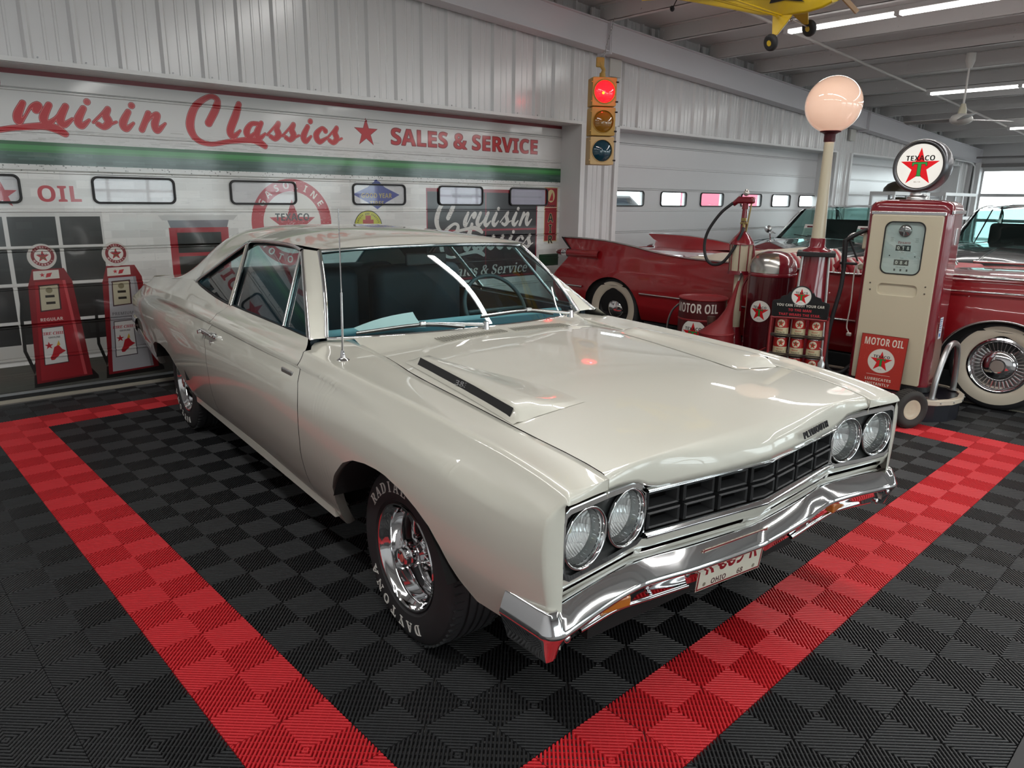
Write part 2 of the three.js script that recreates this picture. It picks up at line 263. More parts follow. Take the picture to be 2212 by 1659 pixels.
// ================================================================ THE FLOOR: 12 inch ribbed plastic tiles
const CELL = 0.1524, TILE = 2 * CELL;
{
  const floor = struct('floor', 'garage floor of black ribbed tiles with a red tile border', 'floor');
  const concrete = M([0.16, 0.155, 0.15], 0.75);
  part('subfloor', boxTo(-30, 40, -0.3, -0.017, -40, 40), concrete, floor);
  const dustTex = noiseTex(256, 256, (x, y) => 190 + 65 * fbm(x / 16, y / 16, 16, 4));
  const black = M([0.03, 0.031, 0.033], 0.42, 0, { roughnessMap: dustTex }), red = M([0.70, 0.03, 0.04], 0.42, 0, { roughnessMap: dustTex });
  // ribs follow concentric diamonds |x| + |z| = r, cut to the square
  const pitch = 0.01693, H = CELL, gs = [];
  const pos = [];
  const quad = (a, b, c, d) => pos.push(...a, ...b, ...c, ...a, ...c, ...d);
  const prof = [[-0.0036, -0.0165], [-0.0034, -0.0022], [-0.0019, 0], [0.0019, 0], [0.0034, -0.0022], [0.0036, -0.0165]];
  const rib = (P, Q, nx, nz, prof, m = 1) => { // from P to Q on the floor, (nx, nz) across; ends mitred along the tile axes
    const dx = Q[0] - P[0], dz = Q[1] - P[1], L = Math.hypot(dx, dz); if (L < 1e-4) return;
    const tx = dx / L, tz = dz / L, at = (E, e, [a, y]) => { // mitre: keep either x or z of the end fixed
      const px = E[0] + a * nx, pz = E[1] + a * nz;
      if (!m) return [px, y, pz];
      const k = e.fix === 0 ? (E[0] - px) / tx : (E[1] - pz) / tz; return [px + k * tx, y, pz + k * tz];
    };
    for (let i = 0; i < prof.length - 1; i++) quad(at(P, P.e, prof[i]), at(P, P.e, prof[i + 1]), at(Q, Q.e, prof[i + 1]), at(Q, Q.e, prof[i]));
  };
  for (const sx of [-1, 1]) for (const sz of [-1, 1]) {
    const k2 = Math.SQRT1_2, nx = sx * k2, nz = sz * k2, G = 0.0008;
    for (let k = 0; k < 18; k++) {
      const r = (k + 0.5) * pitch * (2 * H) / (18 * pitch);
      const x0 = Math.max(0, r - (H - G)), x1 = Math.min(H - G, r);
      if (x1 - x0 < 0.004) continue;
      const P = [sx * x0, sz * (r - x0)], Q = [sx * x1, sz * (r - x1)];
      P.e = { fix: x0 === 0 ? 0 : 1 }; Q.e = { fix: x1 === r ? 1 : 0 };
      if (sx * sz < 0) rib(P, Q, nx, nz, prof); else rib(Q, P, nx, nz, prof);
    }
    // lower cross bars that carry the ribs
    for (let k = -3; k <= 3; k++) {
      const c = k * 0.036, a = Math.abs(c), x0 = c >= 0 ? c : 0, z0 = c >= 0 ? 0 : -c, t = H - a;
      const P = [sx * x0, sz * z0], Q = [sx * (x0 + t), sz * (z0 + t)];
      const cp = [[-0.0012, -0.0165], [-0.0012, -0.004], [0.0012, -0.004], [0.0012, -0.0165]];
      if (sx * sz > 0) rib(P, Q, -nz, nx, cp, 0); else rib(Q, P, -nz, nx, cp, 0);
    }
  }
  const g = new THREE.BufferGeometry(); g.setAttribute('position', new THREE.Float32BufferAttribute(pos, 3)); g.computeVertexNormals();
  const uv = []; for (let i = 0; i < pos.length; i += 3) uv.push(pos[i] / TILE + 0.5, pos[i + 2] / TILE + 0.5); g.setAttribute('uv', new THREE.Float32BufferAttribute(uv, 2));
  // the tiles seen largest are single meshes, the rest one instanced field
  camera.aspect = 2212 / 1659; camera.updateMatrixWorld(); camera.updateProjectionMatrix();
  const eye = camera.position, list = [];
  for (let i = -7; i < 19; i++) for (let j = -2; j < 18; j++) {
    const cut = j === 17, x = (i + 0.5) * TILE, z = cut ? -(17.25) * TILE : -(j + 0.5) * TILE;
    const isRed = i >= 0 && i <= 15 && j >= 0 && j <= 15 && (i === 0 || i === 15 || j === 0 || j === 15);
    const p = V3(x, 0, z), q = p.clone().project(camera), d = p.distanceTo(eye), seen = q.z < 1 && Math.abs(q.x) < 1.12 && Math.abs(q.y) < 1.15;
    const under = x > 0.85 && x < 2.6 && z < -0.5 && z > -4.7 ? 1 : 0;
    list.push({ x, z, cut, isRed, rank: seen ? d + under * 8 : 100 + d });
  }
  list.sort((a, b) => a.rank - b.rank);
  list.slice(0, 300).forEach((t) => { const m = part('floor_tile', g, t.isRed ? red : black, floor); m.position.set(t.x, 0, t.z); if (t.cut) m.scale.z = 0.5; });
  for (const [isRed, mat, nm] of [[false, black, 'floor_tile_field'], [true, red, 'border_tile_field']]) {
    const rest = list.slice(300).filter((t) => t.isRed === isRed), im = new THREE.InstancedMesh(g, mat, Math.max(1, rest.length)), mt = new THREE.Matrix4();
    rest.forEach((t, k) => im.setMatrixAt(k, mt.makeScale(1, 1, t.cut ? 0.5 : 1).setPosition(t.x, 0, t.z)));
    im.name = nm; im.userData.kind = 'stuff'; im.castShadow = im.receiveShadow = true; floor.add(im);
  }
  // edge strips of the tile field and the bare concrete beyond
  part('edge_strip', [boxTo(19 * TILE, 19 * TILE + 0.035, -0.017, 0.002, -5.3, 0.62)], M([0.42, 0.38, 0.31], 0.6), floor);
  part('edge_ramp', [sheet([[[-2.2, -0.016, 0.70], [5.8, -0.016, 0.70]], [[-2.2, 0, 0.612], [5.8, 0, 0.612]]])], M([0.03, 0.03, 0.032], 0.5), floor);
  const th = part('threshold_strip', [boxTo(-3, 6, -0.017, 0.006, DOOR_N + 0.03, DOOR_N + 0.055)], M([0.5, 0.46, 0.38], 0.5), floor); th.rotation.y = -WALL_TURN;
}

// ================================================================ THE CREAM TWO-DOOR COUPE
// car coordinates: u forward from the front axle, v to the car's right, y up
const paint = M([0.70, 0.685, 0.60], 0.32, 0, { clearcoat: 1, clearcoatRoughness: 0.02 });
const coupe = thing('muscle_coupe', 'cream white two-door muscle coupe with white-lettered tires on the tiles', 'car', [1.522, 0, -0.919], rad(-6.2));
{
  const C = (u, v, y) => [-v, y, u];
  const car = coupe;
  const peakY = curve([[-4.25, 0.825], [-4.05, 0.845], [-3.3, 0.885], [-2.7, 0.905], [-2.1, 0.902], [-1.2, 0.898], [-0.7, 0.902], [-0.45, 0.897], [-0.18, 0.889], [0.1, 0.88], [0.31, 0.87], [0.52, 0.856], [0.69, 0.837], [0.763, 0.823], [0.8, 0.812]]);
  const peakV = curve([[-4.25, 0.79], [-4.0, 0.84], [-3.3, 0.875], [-2.7, 0.88], [-2.0, 0.87], [-1.2, 0.868], [-0.6, 0.868], [-0.2, 0.866], [0.1, 0.858], [0.31, 0.852], [0.52, 0.838], [0.69, 0.834], [0.8, 0.832]]);
  const sideTab = curve([[0.15, 0.76], [0.22, 0.82], [0.3, 0.865], [0.4, 0.905], [0.55, 0.945], [0.68, 0.957], [0.75, 0.95], [0.8, 0.93], [0.83, 0.905], [0.87, 0.885]]);
  const sideV = (y, u) => sideTab(y) - 0.05 * Math.max(0, (u - 0.1) / 0.6) ** 2 - 0.055 * Math.max(0, (-u - 3.3) / 0.9) ** 2 - 0.006 * Math.exp(-(((u + 1.5) / 0.6) ** 2));
  const bottom = line([[-4.3, 0.45], [-4.1, 0.40], [-3.62, 0.335], [-3.5, 0.34], [-3.46, 0.40], [-3.42, 0.46], [-3.36, 0.513], [-3.26, 0.545], [-3.1, 0.556], [-2.97, 0.545], [-2.88, 0.52], [-2.82, 0.47], [-2.78, 0.41], [-2.72, 0.345], [-2.65, 0.275], [-2.6, 0.272], [-2, 0.272], [-1.5, 0.287], [-0.78, 0.287], [-0.54, 0.232], [-0.508, 0.235], [-0.47, 0.346], [-0.43, 0.444], [-0.36, 0.521], [-0.256, 0.602], [-0.165, 0.641], [-0.064, 0.66], [0.02, 0.666], [0.075, 0.665], [0.187, 0.646], [0.26, 0.617], [0.321, 0.58], [0.365, 0.532], [0.398, 0.479], [0.43, 0.437], [0.487, 0.393], [0.56, 0.39], [0.82, 0.385]]);
  const hoodV = curve([[-0.9, 0.63], [-0.6, 0.624], [-0.2, 0.668], [0.08, 0.682], [0.433, 0.691], [0.7, 0.672], [0.82, 0.662]]);
  const hoodEdge = (u) => peakY(u) - 0.004;
  const hoodY = (u, v) => hoodEdge(u) + 0.032 * (1 - (v / hoodV(u)) ** 2) * smooth(0.85, 0.2, u) + 0.012 * (1 - (v / hoodV(u)) ** 2);
  const lipU = curve([[0, 0.816], [0.25, 0.792], [0.42, 0.766], [0.5, 0.758], [0.58, 0.76], [0.66, 0.769], [0.75, 0.784], [0.83, 0.802]]);
  const lipY = curve([[0, 0.742], [0.4, 0.737], [0.47, 0.738], [0.505, 0.752], [0.54, 0.771], [0.6, 0.779], [0.66, 0.783], [0.83, 0.79]]);
  const seamF = curve([[0.28, -0.738], [0.374, -0.746], [0.415, -0.734], [0.477, -0.712], [0.578, -0.672], [0.69, -0.652], [0.76, -0.663], [0.836, -0.745], [0.888, -0.775], [0.91, -0.80], [0.945, -0.84]]);
  const seamR = curve([[0.28, -2.105], [0.416, -2.054], [0.563, -1.974], [0.7, -1.955], [0.784, -2.0], [0.9, -1.985], [0.945, -1.94]]);
  const stations = (a, b, step, extra = []) => { const s = new Set(); const n = Math.max(1, Math.round(Math.abs(b - a) / step)); for (let i = 0; i <= n; i++) s.add(+lerp(a, b, i / n).toFixed(4)); for (const e of extra) if (e > Math.min(a, b) && e < Math.max(a, b)) s.add(e); return [...s].sort((p, q) => p - q); };
  const lower = (U, dv = 0) => { // rows of the side from the lower edge to the shoulder peak
    const yb = bottom(U), pk = peakY(U), pv = peakV(U), yc = pk - 0.062, out = [];
    const vc = Math.min(sideV(yc, U), pv + 0.052);
    for (let k = 0; k <= 14; k++) { const y = lerp(yb, yc, k / 14); out.push([y, Math.min(sideV(y, U), lerp(9, vc, smooth(yc - 0.1, yc, y)) ) - dv]); }
    out[14][1] = vc - dv;
    out.push([pk - 0.048, pv + 0.039 - dv], [pk - 0.034, pv + 0.0245 - dv], [pk - 0.02, pv + 0.0125 - dv], [pk - 0.009, pv + 0.0035 - dv], [pk - 0.003, pv - 0.002 - dv], [pk, pv - 0.012 - dv]);
    return out;
  };
  const grid = (cols) => { const R = cols[0].length; return sheet(Array.from({ length: R }, (_, r) => cols.map((c) => c[r]))); };
  const both = (name, geo, m, parent = car) => { geo = merged(geo); part(name, geo, m, parent); part(name, mirrorX(geo), m, parent); };
  const SIDE = rad(0);
  // front fender
  {
    const cols = [];
    for (const U of stations(-0.70, 0.776, 0.03, [-0.52, -0.508, -0.49, -0.47, -0.45, -0.43, -0.4, 0.34, 0.365, 0.38, 0.398, 0.415, 0.43, 0.46, 0.487])) {
      const w = smooth(-0.4, -0.7, U), L = lower(U), pv = peakV(U) - 0.012, pk = peakY(U), col = [];
      for (const [y, v] of L) col.push(C(U + (seamF(y) + 0.004 + 0.70) * w, v, y));
      for (let j = 1; j <= 8; j++) { const t = j / 8, v = lerp(pv, hoodV(U) + 0.0025, t), y = lerp(pk, hoodEdge(U) + 0.006 * smooth(-0.3, -0.7, U), t) - 0.005 * Math.sin(Math.PI * t); col.push(C(U + (lerp(-0.80, -0.90, smooth(0.1, 0.35, t)) + 0.70) * w, v, y + 0.012 * w * smooth(0.1, 0.5, t))); }
      col.push(C(U - 0.2 * w, hoodV(U) + 0.003, hoodEdge(U) - 0.03));
      cols.push(col);
    }
    // rolled nose: the side turns inwards, the top turns down to the lamp opening
    const U0 = 0.776, base = lower(U0);
    for (const a of [18, 36, 54, 72, 90]) {
      const col = [], sn = Math.sin(rad(a)), cs = 1 - Math.cos(rad(a));
      for (const [y, v] of base) { const top = smooth(0.775, 0.812, y); const vf = lerp(lerp(v, 0.834, cs), v, top * 0.4), yf = lerp(y, Math.min(y, 0.792), cs * top); col.push(C(U0 + sn * 0.03 - 0.012 * (1 - top) * sn, vf, yf)); }
      for (let j = 1; j <= 8; j++) { const t = j / 8, v = lerp(peakV(U0) - 0.012, hoodV(U0) + 0.0025, t), yt = lerp(peakY(U0), hoodEdge(U0), t) - 0.005 * Math.sin(Math.PI * t); col.push(C(U0 + sn * (lipU(v) - U0 + 0.004), v, lerp(yt, lipY(v), cs))); }
      col.push(C(U0 + sn * (lipU(hoodV(U0)) - U0), hoodV(U0) + 0.003, lipY(0.66) - 0.02));
      cols.push(col);
    }
    both('front_fender', grid(cols), paint);
  }
  // doors
  const beltY = curve([[-0.8, 0.943], [-1.2, 0.945], [-1.9, 0.946], [-2.2, 0.957], [-2.4, 0.968], [-2.6, 0.985], [-2.8, 0.995], [-3.1, 0.975], [-3.4, 0.945], [-3.8, 0.915], [-4.2, 0.885]]);
  const beltV = curve([[-0.8, 0.822], [-1.9, 0.815], [-2.3, 0.795], [-2.6, 0.78], [-2.9, 0.772], [-3.4, 0.76], [-3.8, 0.752], [-4.2, 0.735]]);
  {
    const cols = [];
    for (const U of stations(-2.0, -0.70, 0.05)) {
      const wf = smooth(-1.1, -0.7, U), wr = smooth(-1.6, -2.0, U), col = [], sh = (y) => (seamF(y) - 0.002 + 0.70) * wf + (seamR(y) + 0.003 + 2.0) * wr;
      for (const [y, v] of lower(U)) col.push(C(U + sh(y), v, y));
      for (let j = 1; j <= 6; j++) { const t = j / 6, y = lerp(peakY(U), beltY(U), t) - 0.004 * Math.sin(Math.PI * t); col.push(C(U + sh(y), lerp(peakV(U) - 0.012, beltV(U), t), y)); }
      cols.push(col);
    }
    const g = grid(cols);
    part('door', g, paint, car).userData.label = 'passenger side door'; part('door', mirrorX(g), paint, car);
    // handle, lock, name plate on the near door
    const side = new THREE.Group();
    const handle = part('door_handle', [rbox(0.03, 0.016, 0.2, 0.007, -0.945, 0.812, -1.925), rbox(0.03, 0.028, 0.05, 0.01, -0.935, 0.803, -2.02), rbox(0.026, 0.03, 0.06, 0.01, -0.93, 0.806, -1.84), new THREE.CylinderGeometry(0.011, 0.011, 0.03, 14).rotateZ(Math.PI / 2).translate(-0.953, 0.803, -2.02)], CHROME, car);
    handle.userData.label = 'chrome push-button door handle';
    part('door_lock', [new THREE.CylinderGeometry(0.009, 0.009, 0.012, 16).rotateZ(Math.PI / 2).translate(-0.944, 0.768, -1.873)], CHROME_SOFT, car);
    const plate = part('name_plate', [rbox(0.012, 0.03, 0.115, 0.003, -0.918, 0.805, -0.84)], M([0.42, 0.42, 0.41], 0.32, 0.9), car);
    part('name_plate_rim', [rbox(0.01, 0.036, 0.121, 0.003, -0.9165, 0.805, -0.84)], CHROME, car);
    part('door_handle', [rbox(0.03, 0.016, 0.2, 0.007, 0.945, 0.812, -1.925)], CHROME, car);
  }
  // rear quarters
  {
    const cols = [];
    for (const U of stations(-4.12, -2.0, 0.04, [-3.5, -3.48, -3.46, -3.44, -3.42, -3.39, -3.36, -2.9, -2.86, -2.84, -2.82, -2.8, -2.78, -2.75, -2.70, -2.66])) {
      const w = smooth(-2.4, -2.0, U), col = [], sh = (y) => (seamR(y) - 0.002 + 2.0) * w;
      for (const [y, v] of lower(U)) col.push(C(U + sh(y), v, y));
      for (let j = 1; j <= 6; j++) { const t = j / 6, y = lerp(peakY(U), beltY(U), t) - 0.006 * Math.sin(Math.PI * t); col.push(C(U + sh(y), lerp(peakV(U) - 0.012, beltV(U), t), y)); }
      cols.push(col);
    }
    cols.sort((a, b) => a[0][2] - b[0][2]);
    const base = cols[0], tail = []; // rolled tail corner
    for (const a of [90, 60, 30]) tail.push(base.map(([x, y, z], r) => [x + (1 - Math.cos(rad(a))) * 0.10, y, -4.12 - Math.sin(rad(a)) * (0.06 + 0.05 * smooth(0.5, 0.85, y))]));
    both('quarter_panel', grid([...tail, ...cols]), paint);
  }
  // dark inner shell that shows through the panel gaps and closes the wheel houses
  {
    const cols = []; for (const U of stations(-4.1, 0.74, 0.05)) { const c = lower(U, 0.016).map(([y, v], r) => C(U, v, Math.max(y, 0.3) - (r > 13 ? 0.022 : 0))); cols.push(c); }
    both('inner_panel', grid(cols), CAVITY);
    for (const uc of [0, -2.946]) {
      const rows = []; for (const v of [0.93, 0.5]) rows.push(Array.from({ length: 21 }, (_, i) => { const a = rad(24 + i * 6.6), r = 0.43; return C(uc - r * Math.cos(a) * 1.02, v, 0.25 + (r * Math.sin(a)) * 0.98); }));
      both('wheel_house', [sheet(rows), extrude(shape(circle(0, 0, 0.5, 30)), 0.01).rotateY(Math.PI / 2).translate(-0.52, 0.3, uc)], CAVITY);
    }
    // rolled lips round the arches
    const lip = (a, b, step) => { const pts = stations(a, b, step); return sheet([pts.map((u) => C(u, sideV(bottom(u), u) + 0.001, bottom(u))), pts.map((u) => C(u, sideV(bottom(u), u) - 0.012, bottom(u) - 0.003)), pts.map((u) => C(u, sideV(bottom(u), u) - 0.035, bottom(u) + 0.004))]); };
    for (const [a, b] of [[-0.52, 0.5], [-3.5, -2.64]]) both('arch_lip', lip(a, b, 0.015), M([0.2, 0.19, 0.17], 0.6));
    part('underbody', [boxTo(-0.55, 0.55, 0.2, 0.5, -4.0, 0.6), boxTo(-0.8, 0.8, 0.28, 0.42, -2.5, -0.6)], CAVITY, car);
    both('rocker_sill', [boxTo(-0.86, -0.8, 0.255, 0.3, -2.64, -0.56)], paint);
  }
  // hood
  {
    const rows = [], vs = Array.from({ length: 33 }, (_, i) => lerp(-1, 1, i / 32));
    const rear = (t) => -0.495 - 0.1 * t * t;
    const us = [0, 0.06, 0.14, 0.24, 0.35, 0.47, 0.6, 0.72, 0.82, 0.9, 0.96, 1];
    const last = (t) => 0.745 - 0.0 * t;
    for (const s of us) rows.push(vs.map((t) => { const u = lerp(rear(t), last(t), s), v = t * (hoodV(u) - 0.002); return C(u, v, hoodY(u, v)); }));
    for (const a of [20, 40, 60, 78, 90]) rows.push(vs.map((t) => { const u0 = 0.745, v = t * (hoodV(u0) - 0.002), av = Math.abs(v); return C(u0 + Math.sin(rad(a)) * (lipU(av) + 0.002 - u0), v, lerp(hoodY(u0, v), lipY(av), 1 - Math.cos(rad(a)))); }));
    rows.push(vs.map((t) => { const v = t * (hoodV(0.745) - 0.002), av = Math.abs(v); return C(lipU(av) - 0.02, v, lipY(av) - 0.004); }));
    const hood = part('hood', sheet(rows), paint, car);
    hood.userData.label = 'cream hood with two side-facing scoops';
    // cowl with slotted vents
    const cr = []; const wsU = (v) => -0.64 - 0.243 * Math.abs(v / 0.72) ** 2.2, wsY = (v) => 0.948 - 0.023 * (v / 0.72) ** 2;
    for (const s of [0, 0.3, 0.65, 1]) cr.push(vs.map((t) => { const v = t * 0.635, u = lerp(rear(t) - 0.006, wsU(v), s); return C(u, v, lerp(hoodY(rear(t), v) - 0.002, wsY(v) + 0.004, s * s)); }));
    part('cowl', sheet(cr), paint, car);
    const slots = []; for (let i = -26; i <= 26; i++) { const v = i * 0.0135; if (Math.abs(v) < 0.02) continue; slots.push(box(0.004, 0.003, 0.08, -v, lerp(hoodY(rear(v / 0.63), v), wsY(v) + 0.004, 0.22) + 0.0005, -0.565 - 0.05 * v * v)); }
    part('cowl_vent', slots, M([0.3, 0.29, 0.25], 0.6), car).userData.kind = 'stuff';
    // scoops
    const scoop = (sgn) => {
      const outer = (u) => lerp(0.598, 0.668, (u + 0.38) / 0.765), g = [];
      const cols = []; for (const u of stations(-0.40, 0.385, 0.03, [0.36, 0.375])) {
        const h = 0.036 * smooth(-0.42, -0.30, u) * (1 - smooth(0.335, 0.39, u)), vo = outer(u), vi = lerp(0.50, 0.40, smooth(-0.4, 0.35, u)), c = [];
        c.push(C(u, sgn * (vo + 0.018), hoodY(u, vo + 0.018) + 0.001), C(u, sgn * (vo + 0.002), hoodY(u, vo) + 0.004 + h * 0.12));
        c.push(C(u, sgn * (vo - 0.012), hoodY(u, vo) + 0.002 + h * 0.9), C(u, sgn * (vo - 0.018), hoodY(u, vo) + 0.002 + h), C(u, sgn * (vo - 0.03), hoodY(u, vo) + 0.002 + h));
        for (let j = 1; j <= 5; j++) { const v = lerp(vo - 0.03, vi, j / 5); c.push(C(u, sgn * v, hoodY(u, v) + 0.001 + h * (1 - smooth(0, 1, j / 5)))); }
        cols.push(c);
      }
      const s = part('hood_scoop', crease(grid(cols), 35), paint, car);
      const A = -0.315, B = 0.345, face = []; for (const k of [0, 1]) face.push([A, -0.1, 0.1, B].map((u) => C(u, sgn * (outer(u) + (k ? -0.0105 : 0.0035)), hoodY(u, outer(u)) + (k ? 0.033 : 0.0065))));
      part('scoop_grille', sheet(face), BLACK, s);
      if (sgn > 0) { const t = text('383', 0.017, 0.002); t.scale(1.9, 1.05, 1).rotateX(-0.49).rotateY(-Math.PI / 2 + 0.09).translate(-outer(0.03) + 0.0025, hoodY(0.03, outer(0.03)) + 0.02, 0.03); const ob = new THREE.Object3D(); part('engine_number', t, CHROME_SOFT, s).userData.label = 'chrome numerals 383'; }
    };
    scoop(1); scoop(-1);
    // letters on the nose
    const t = text('PLYMOUTH', 0.022, 0.004); t.scale(1.25, 1, 1).rotateX(-0.35); const p = t.attributes.position;
    const q = t; q.rotateY(0.16).translate(0.278, 0.779, 0.795);
    part('nose_lettering', q, M([0.05, 0.05, 0.055], 0.25, 0.8), car).userData.label = 'small block lettering on the hood nose';
    // antenna
    const ant = part('antenna', [rod([-0.79, 0.895, -0.574], [-0.79, 1.16, -0.562], 0.0045), rod([-0.79, 1.16, -0.562], [-0.795, 1.47, -0.545], 0.0024), ...[lathe([[0.027, 0], [0.026, 0.004], [0.018, 0.01], [0.011, 0.013], [0.009, 0.03], [0.005, 0.045]], 20).translate(-0.79, 0.892, -0.574)]], CHROME, car);
    // windscreen, pillars, wipers
    const topC = (v) => C(-1.205 - 0.034 * (v / 0.59) ** 2, v, 1.281 - 0.017 * (v / 0.59) ** 2);
    const glassTint = M([0.72, 0.90, 0.91], 0.0, 0, { transmission: 1, thickness: 0, ior: 1.5 });
    const wr = []; for (let i = 0; i <= 12; i++) { const s = i / 12; wr.push(Array.from({ length: 25 }, (_, k) => { const t = k / 12 - 1, a = C(wsU(t * 0.722), t * 0.722, wsY(t * 0.722)), b = topC(t * 0.588), bow = 0.035 * Math.sin(Math.PI * s); return [lerp(a[0], b[0], s), lerp(a[1], b[1], s) + bow * 0.5, lerp(a[2], b[2], s) + bow * 0.6]; })); }
    part('windshield', sheet(wr), glassTint, car);
    const edge = (k) => wr.map((r) => r[k]);
    part('windshield_trim', [tube(wr[12], 0.012, 50, 6), tube(edge(0), 0.011, 30, 6), tube(edge(24), 0.011, 30, 6), tube(wr[0].map(([x, y, z]) => [x, y - 0.002, z + 0.006]), 0.008, 50, 6)], CHROME, car);
    const gl = (u, y, o = 0) => C(u, 0.80 - (y - 0.945) * 0.571 + o, y);
    const pil = []; for (let i = 0; i <= 8; i++) { const s = i / 8, a = edge(0)[Math.round(s * 12)], b = gl(lerp(-0.85, -1.362, s), lerp(0.93, 1.268, s)); const w = wr.map((r) => r[24])[Math.round(s * 12)]; pil.push([[w[0], w[1], w[2]], [lerp(w[0], b[0], 0.5) - 0.016, lerp(w[1], b[1], 0.5) + 0.003, lerp(w[2], b[2], 0.5)], [b[0] - 0.004, b[1], b[2]]].map((p) => [p[0] > 0 ? -p[0] : p[0], p[1], p[2]])); }
    both('windshield_pillar', sheet(pil), paint);
    both('pillar_trim', [tube(pil.map((r) => [r[2][0] - 0.004, r[2][1], r[2][2]]), 0.009, 20, 6)], CHROME);
    // wipers
    for (const [pv, tip, py] of [[0.08, [0.645, 0.962, -0.665], 0.952], [-0.471, [0.085, 1.0, -0.665], 0.952]]) {
      const P = [-pv, py, -0.635 - (Math.abs(pv) > 0.3 ? 0.05 : 0)], E = [-tip[0], tip[1], tip[2] - (pv > 0 ? 0.09 : -0.02)], mid = [lerp(P[0], E[0], 0.52), lerp(P[1], E[1], 0.55) + 0.03, lerp(P[2], E[2], 0.52) + 0.025], near = [lerp(P[0], E[0], 0.2), lerp(P[1], E[1], 0.2) + 0.014, P[2] + 0.02];
      const w = part('wiper', [rod([P[0], P[1] + 0.012, P[2] + 0.02], mid, 0.008, 0.005), cyl(0.017, 0.013, 0.034, P[0], P[1] - 0.008, P[2] + 0.02, 16), rbox(0.03, 0.016, 0.02, 0.005, mid[0], mid[1], mid[2]), tube([near, [mid[0], mid[1] - 0.004, mid[2] - 0.008], E], 0.0045, 24, 6)], CHROME_SOFT, car);
      part('wiper_blade', tube([[near[0], near[1] - 0.009, near[2] - 0.006], [mid[0], mid[1] - 0.013, mid[2] - 0.012], [E[0], E[1] - 0.008, E[2] - 0.005]], 0.0045, 24, 5), BLACK, w);
    }
    // roof and sail panels
    const eV = curve([[-1.2, 0.596], [-1.37, 0.618], [-1.76, 0.622], [-2.11, 0.63], [-2.15, 0.634], [-2.4, 0.70], [-2.72, 0.78], [-2.9, 0.774], [-3.2, 0.768], [-3.5, 0.757]]);
    const eY = line([[-1.2, 1.277], [-1.37, 1.283], [-1.76, 1.284], [-2.08, 1.268], [-2.15, 1.25], [-2.4, 1.14], [-2.70, 0.998], [-2.76, 0.994], [-2.9, 0.99], [-3.2, 0.965], [-3.5, 0.938]]);
    const cY = curve([[-1.19, 1.288], [-1.3, 1.312], [-1.5, 1.332], [-1.8, 1.346], [-2.1, 1.35], [-2.4, 1.342], [-2.65, 1.318], [-2.8, 1.285], [-3.0, 1.205], [-3.2, 1.11], [-3.35, 1.03], [-3.45, 0.985], [-3.55, 0.955]]);
    const pw = curve([[-1.2, 2.4], [-2.1, 2.6], [-2.3, 4.5], [-2.6, 5.5], [-3.0, 4.5], [-3.5, 3]]);
    const bV = curve([[-2.7, 0.0], [-2.78, 0.50], [-3.0, 0.53], [-3.5, 0.61]]);
    const surf = (u, v) => C(u, v, eY(u) + (cY(u) - eY(u)) * (1 - Math.min(1, Math.abs(v) / eV(u)) ** pw(u)));
    const spread = (n, lo, hi) => Array.from({ length: n + 1 }, (_, i) => lerp(lo, hi, Math.sin(i / n * Math.PI / 2)));
    const top = []; for (const u of stations(-2.78, -1.185, 0.05, [-2.08, -2.11, -2.15])) { const half = spread(18, 0, eV(u)); top.push([...half.slice(1).reverse().map((v) => surf(u, -v)), ...half.map((v) => surf(u, v))]); }
    part('roof', sheet(top), paint, car);
    const sail = []; for (const u of stations(-3.5, -2.78, 0.05)) sail.push(Array.from({ length: 13 }, (_, i) => surf(u, lerp(bV(u), eV(u), Math.sin(i / 12 * Math.PI / 2)))));
    both('sail_panel', sheet(sail), paint);
    const back = []; for (const u of stations(-3.46, -2.76, 0.05)) back.push(Array.from({ length: 17 }, (_, i) => { const p = surf(u, lerp(-1, 1, i / 16) * (Math.max(bV(u), 0.49) - 0.004)); return [p[0], p[1] - 0.006, p[2]]; }));
    part('rear_window', sheet(back), glassTint, car);
    part('rear_window_trim', [tube([...back.map((r) => [r[0][0], r[0][1] + 0.006, r[0][2]])], 0.009, 30, 6), tube([...back.map((r) => [r[16][0], r[16][1] + 0.006, r[16][2]])], 0.009, 30, 6), tube(back[0].map(([x, y, z]) => [x, y + 0.006, z]), 0.009, 30, 6), tube(back[back.length - 1].map(([x, y, z]) => [x, y + 0.006, z]), 0.009, 30, 6)], CHROME, car);
    // trunk lid and tail
    const deck = []; for (const u of stations(-4.14, -3.44, 0.07)) deck.push(vs.map((t) => C(u, t * beltV(u), beltY(u) + 0.02 * (1 - t * t) - 0.0)));
    part('trunk_lid', sheet(deck), paint, car);
    const tailRows = [0.895, 0.84, 0.74, 0.62, 0.5, 0.42].map((y, i) => vs.map((t) => C(-4.14 - [0.0, 0.055, 0.045, 0.04, 0.03, 0.0][i] - 0.02 * (1 - t * t), t * [0.735, 0.76, 0.83, 0.84, 0.82, 0.78][i], y)));
    part('tail_panel', sheet(tailRows), paint, car);
    const bp = [[0, 0.055], [0.035, 0.045], [0.05, 0.02], [0.05, -0.03], [0.03, -0.06], [0, -0.07]], fr = [];
    for (let i = 0; i <= 40; i++) { const t = lerp(-1, 1, i / 40), a = Math.abs(t), v = Math.sign(t) * (a < 0.82 ? a / 0.82 * 0.84 : 0.84 + 0.085 * Math.sin((a - 0.82) / 0.18 * Math.PI / 2)), u = a < 0.82 ? -4.2 : -4.2 + 0.34 * (1 - Math.cos((a - 0.82) / 0.18 * Math.PI / 2)); fr.push(bp.map(([o, h]) => C(u - o * (a < 0.9 ? 1 : 0.4), v + (a > 0.86 ? Math.sign(v) * o * 0.5 : 0), 0.57 + h))); }
    part('rear_bumper', sheet(fr), CHROME, car);
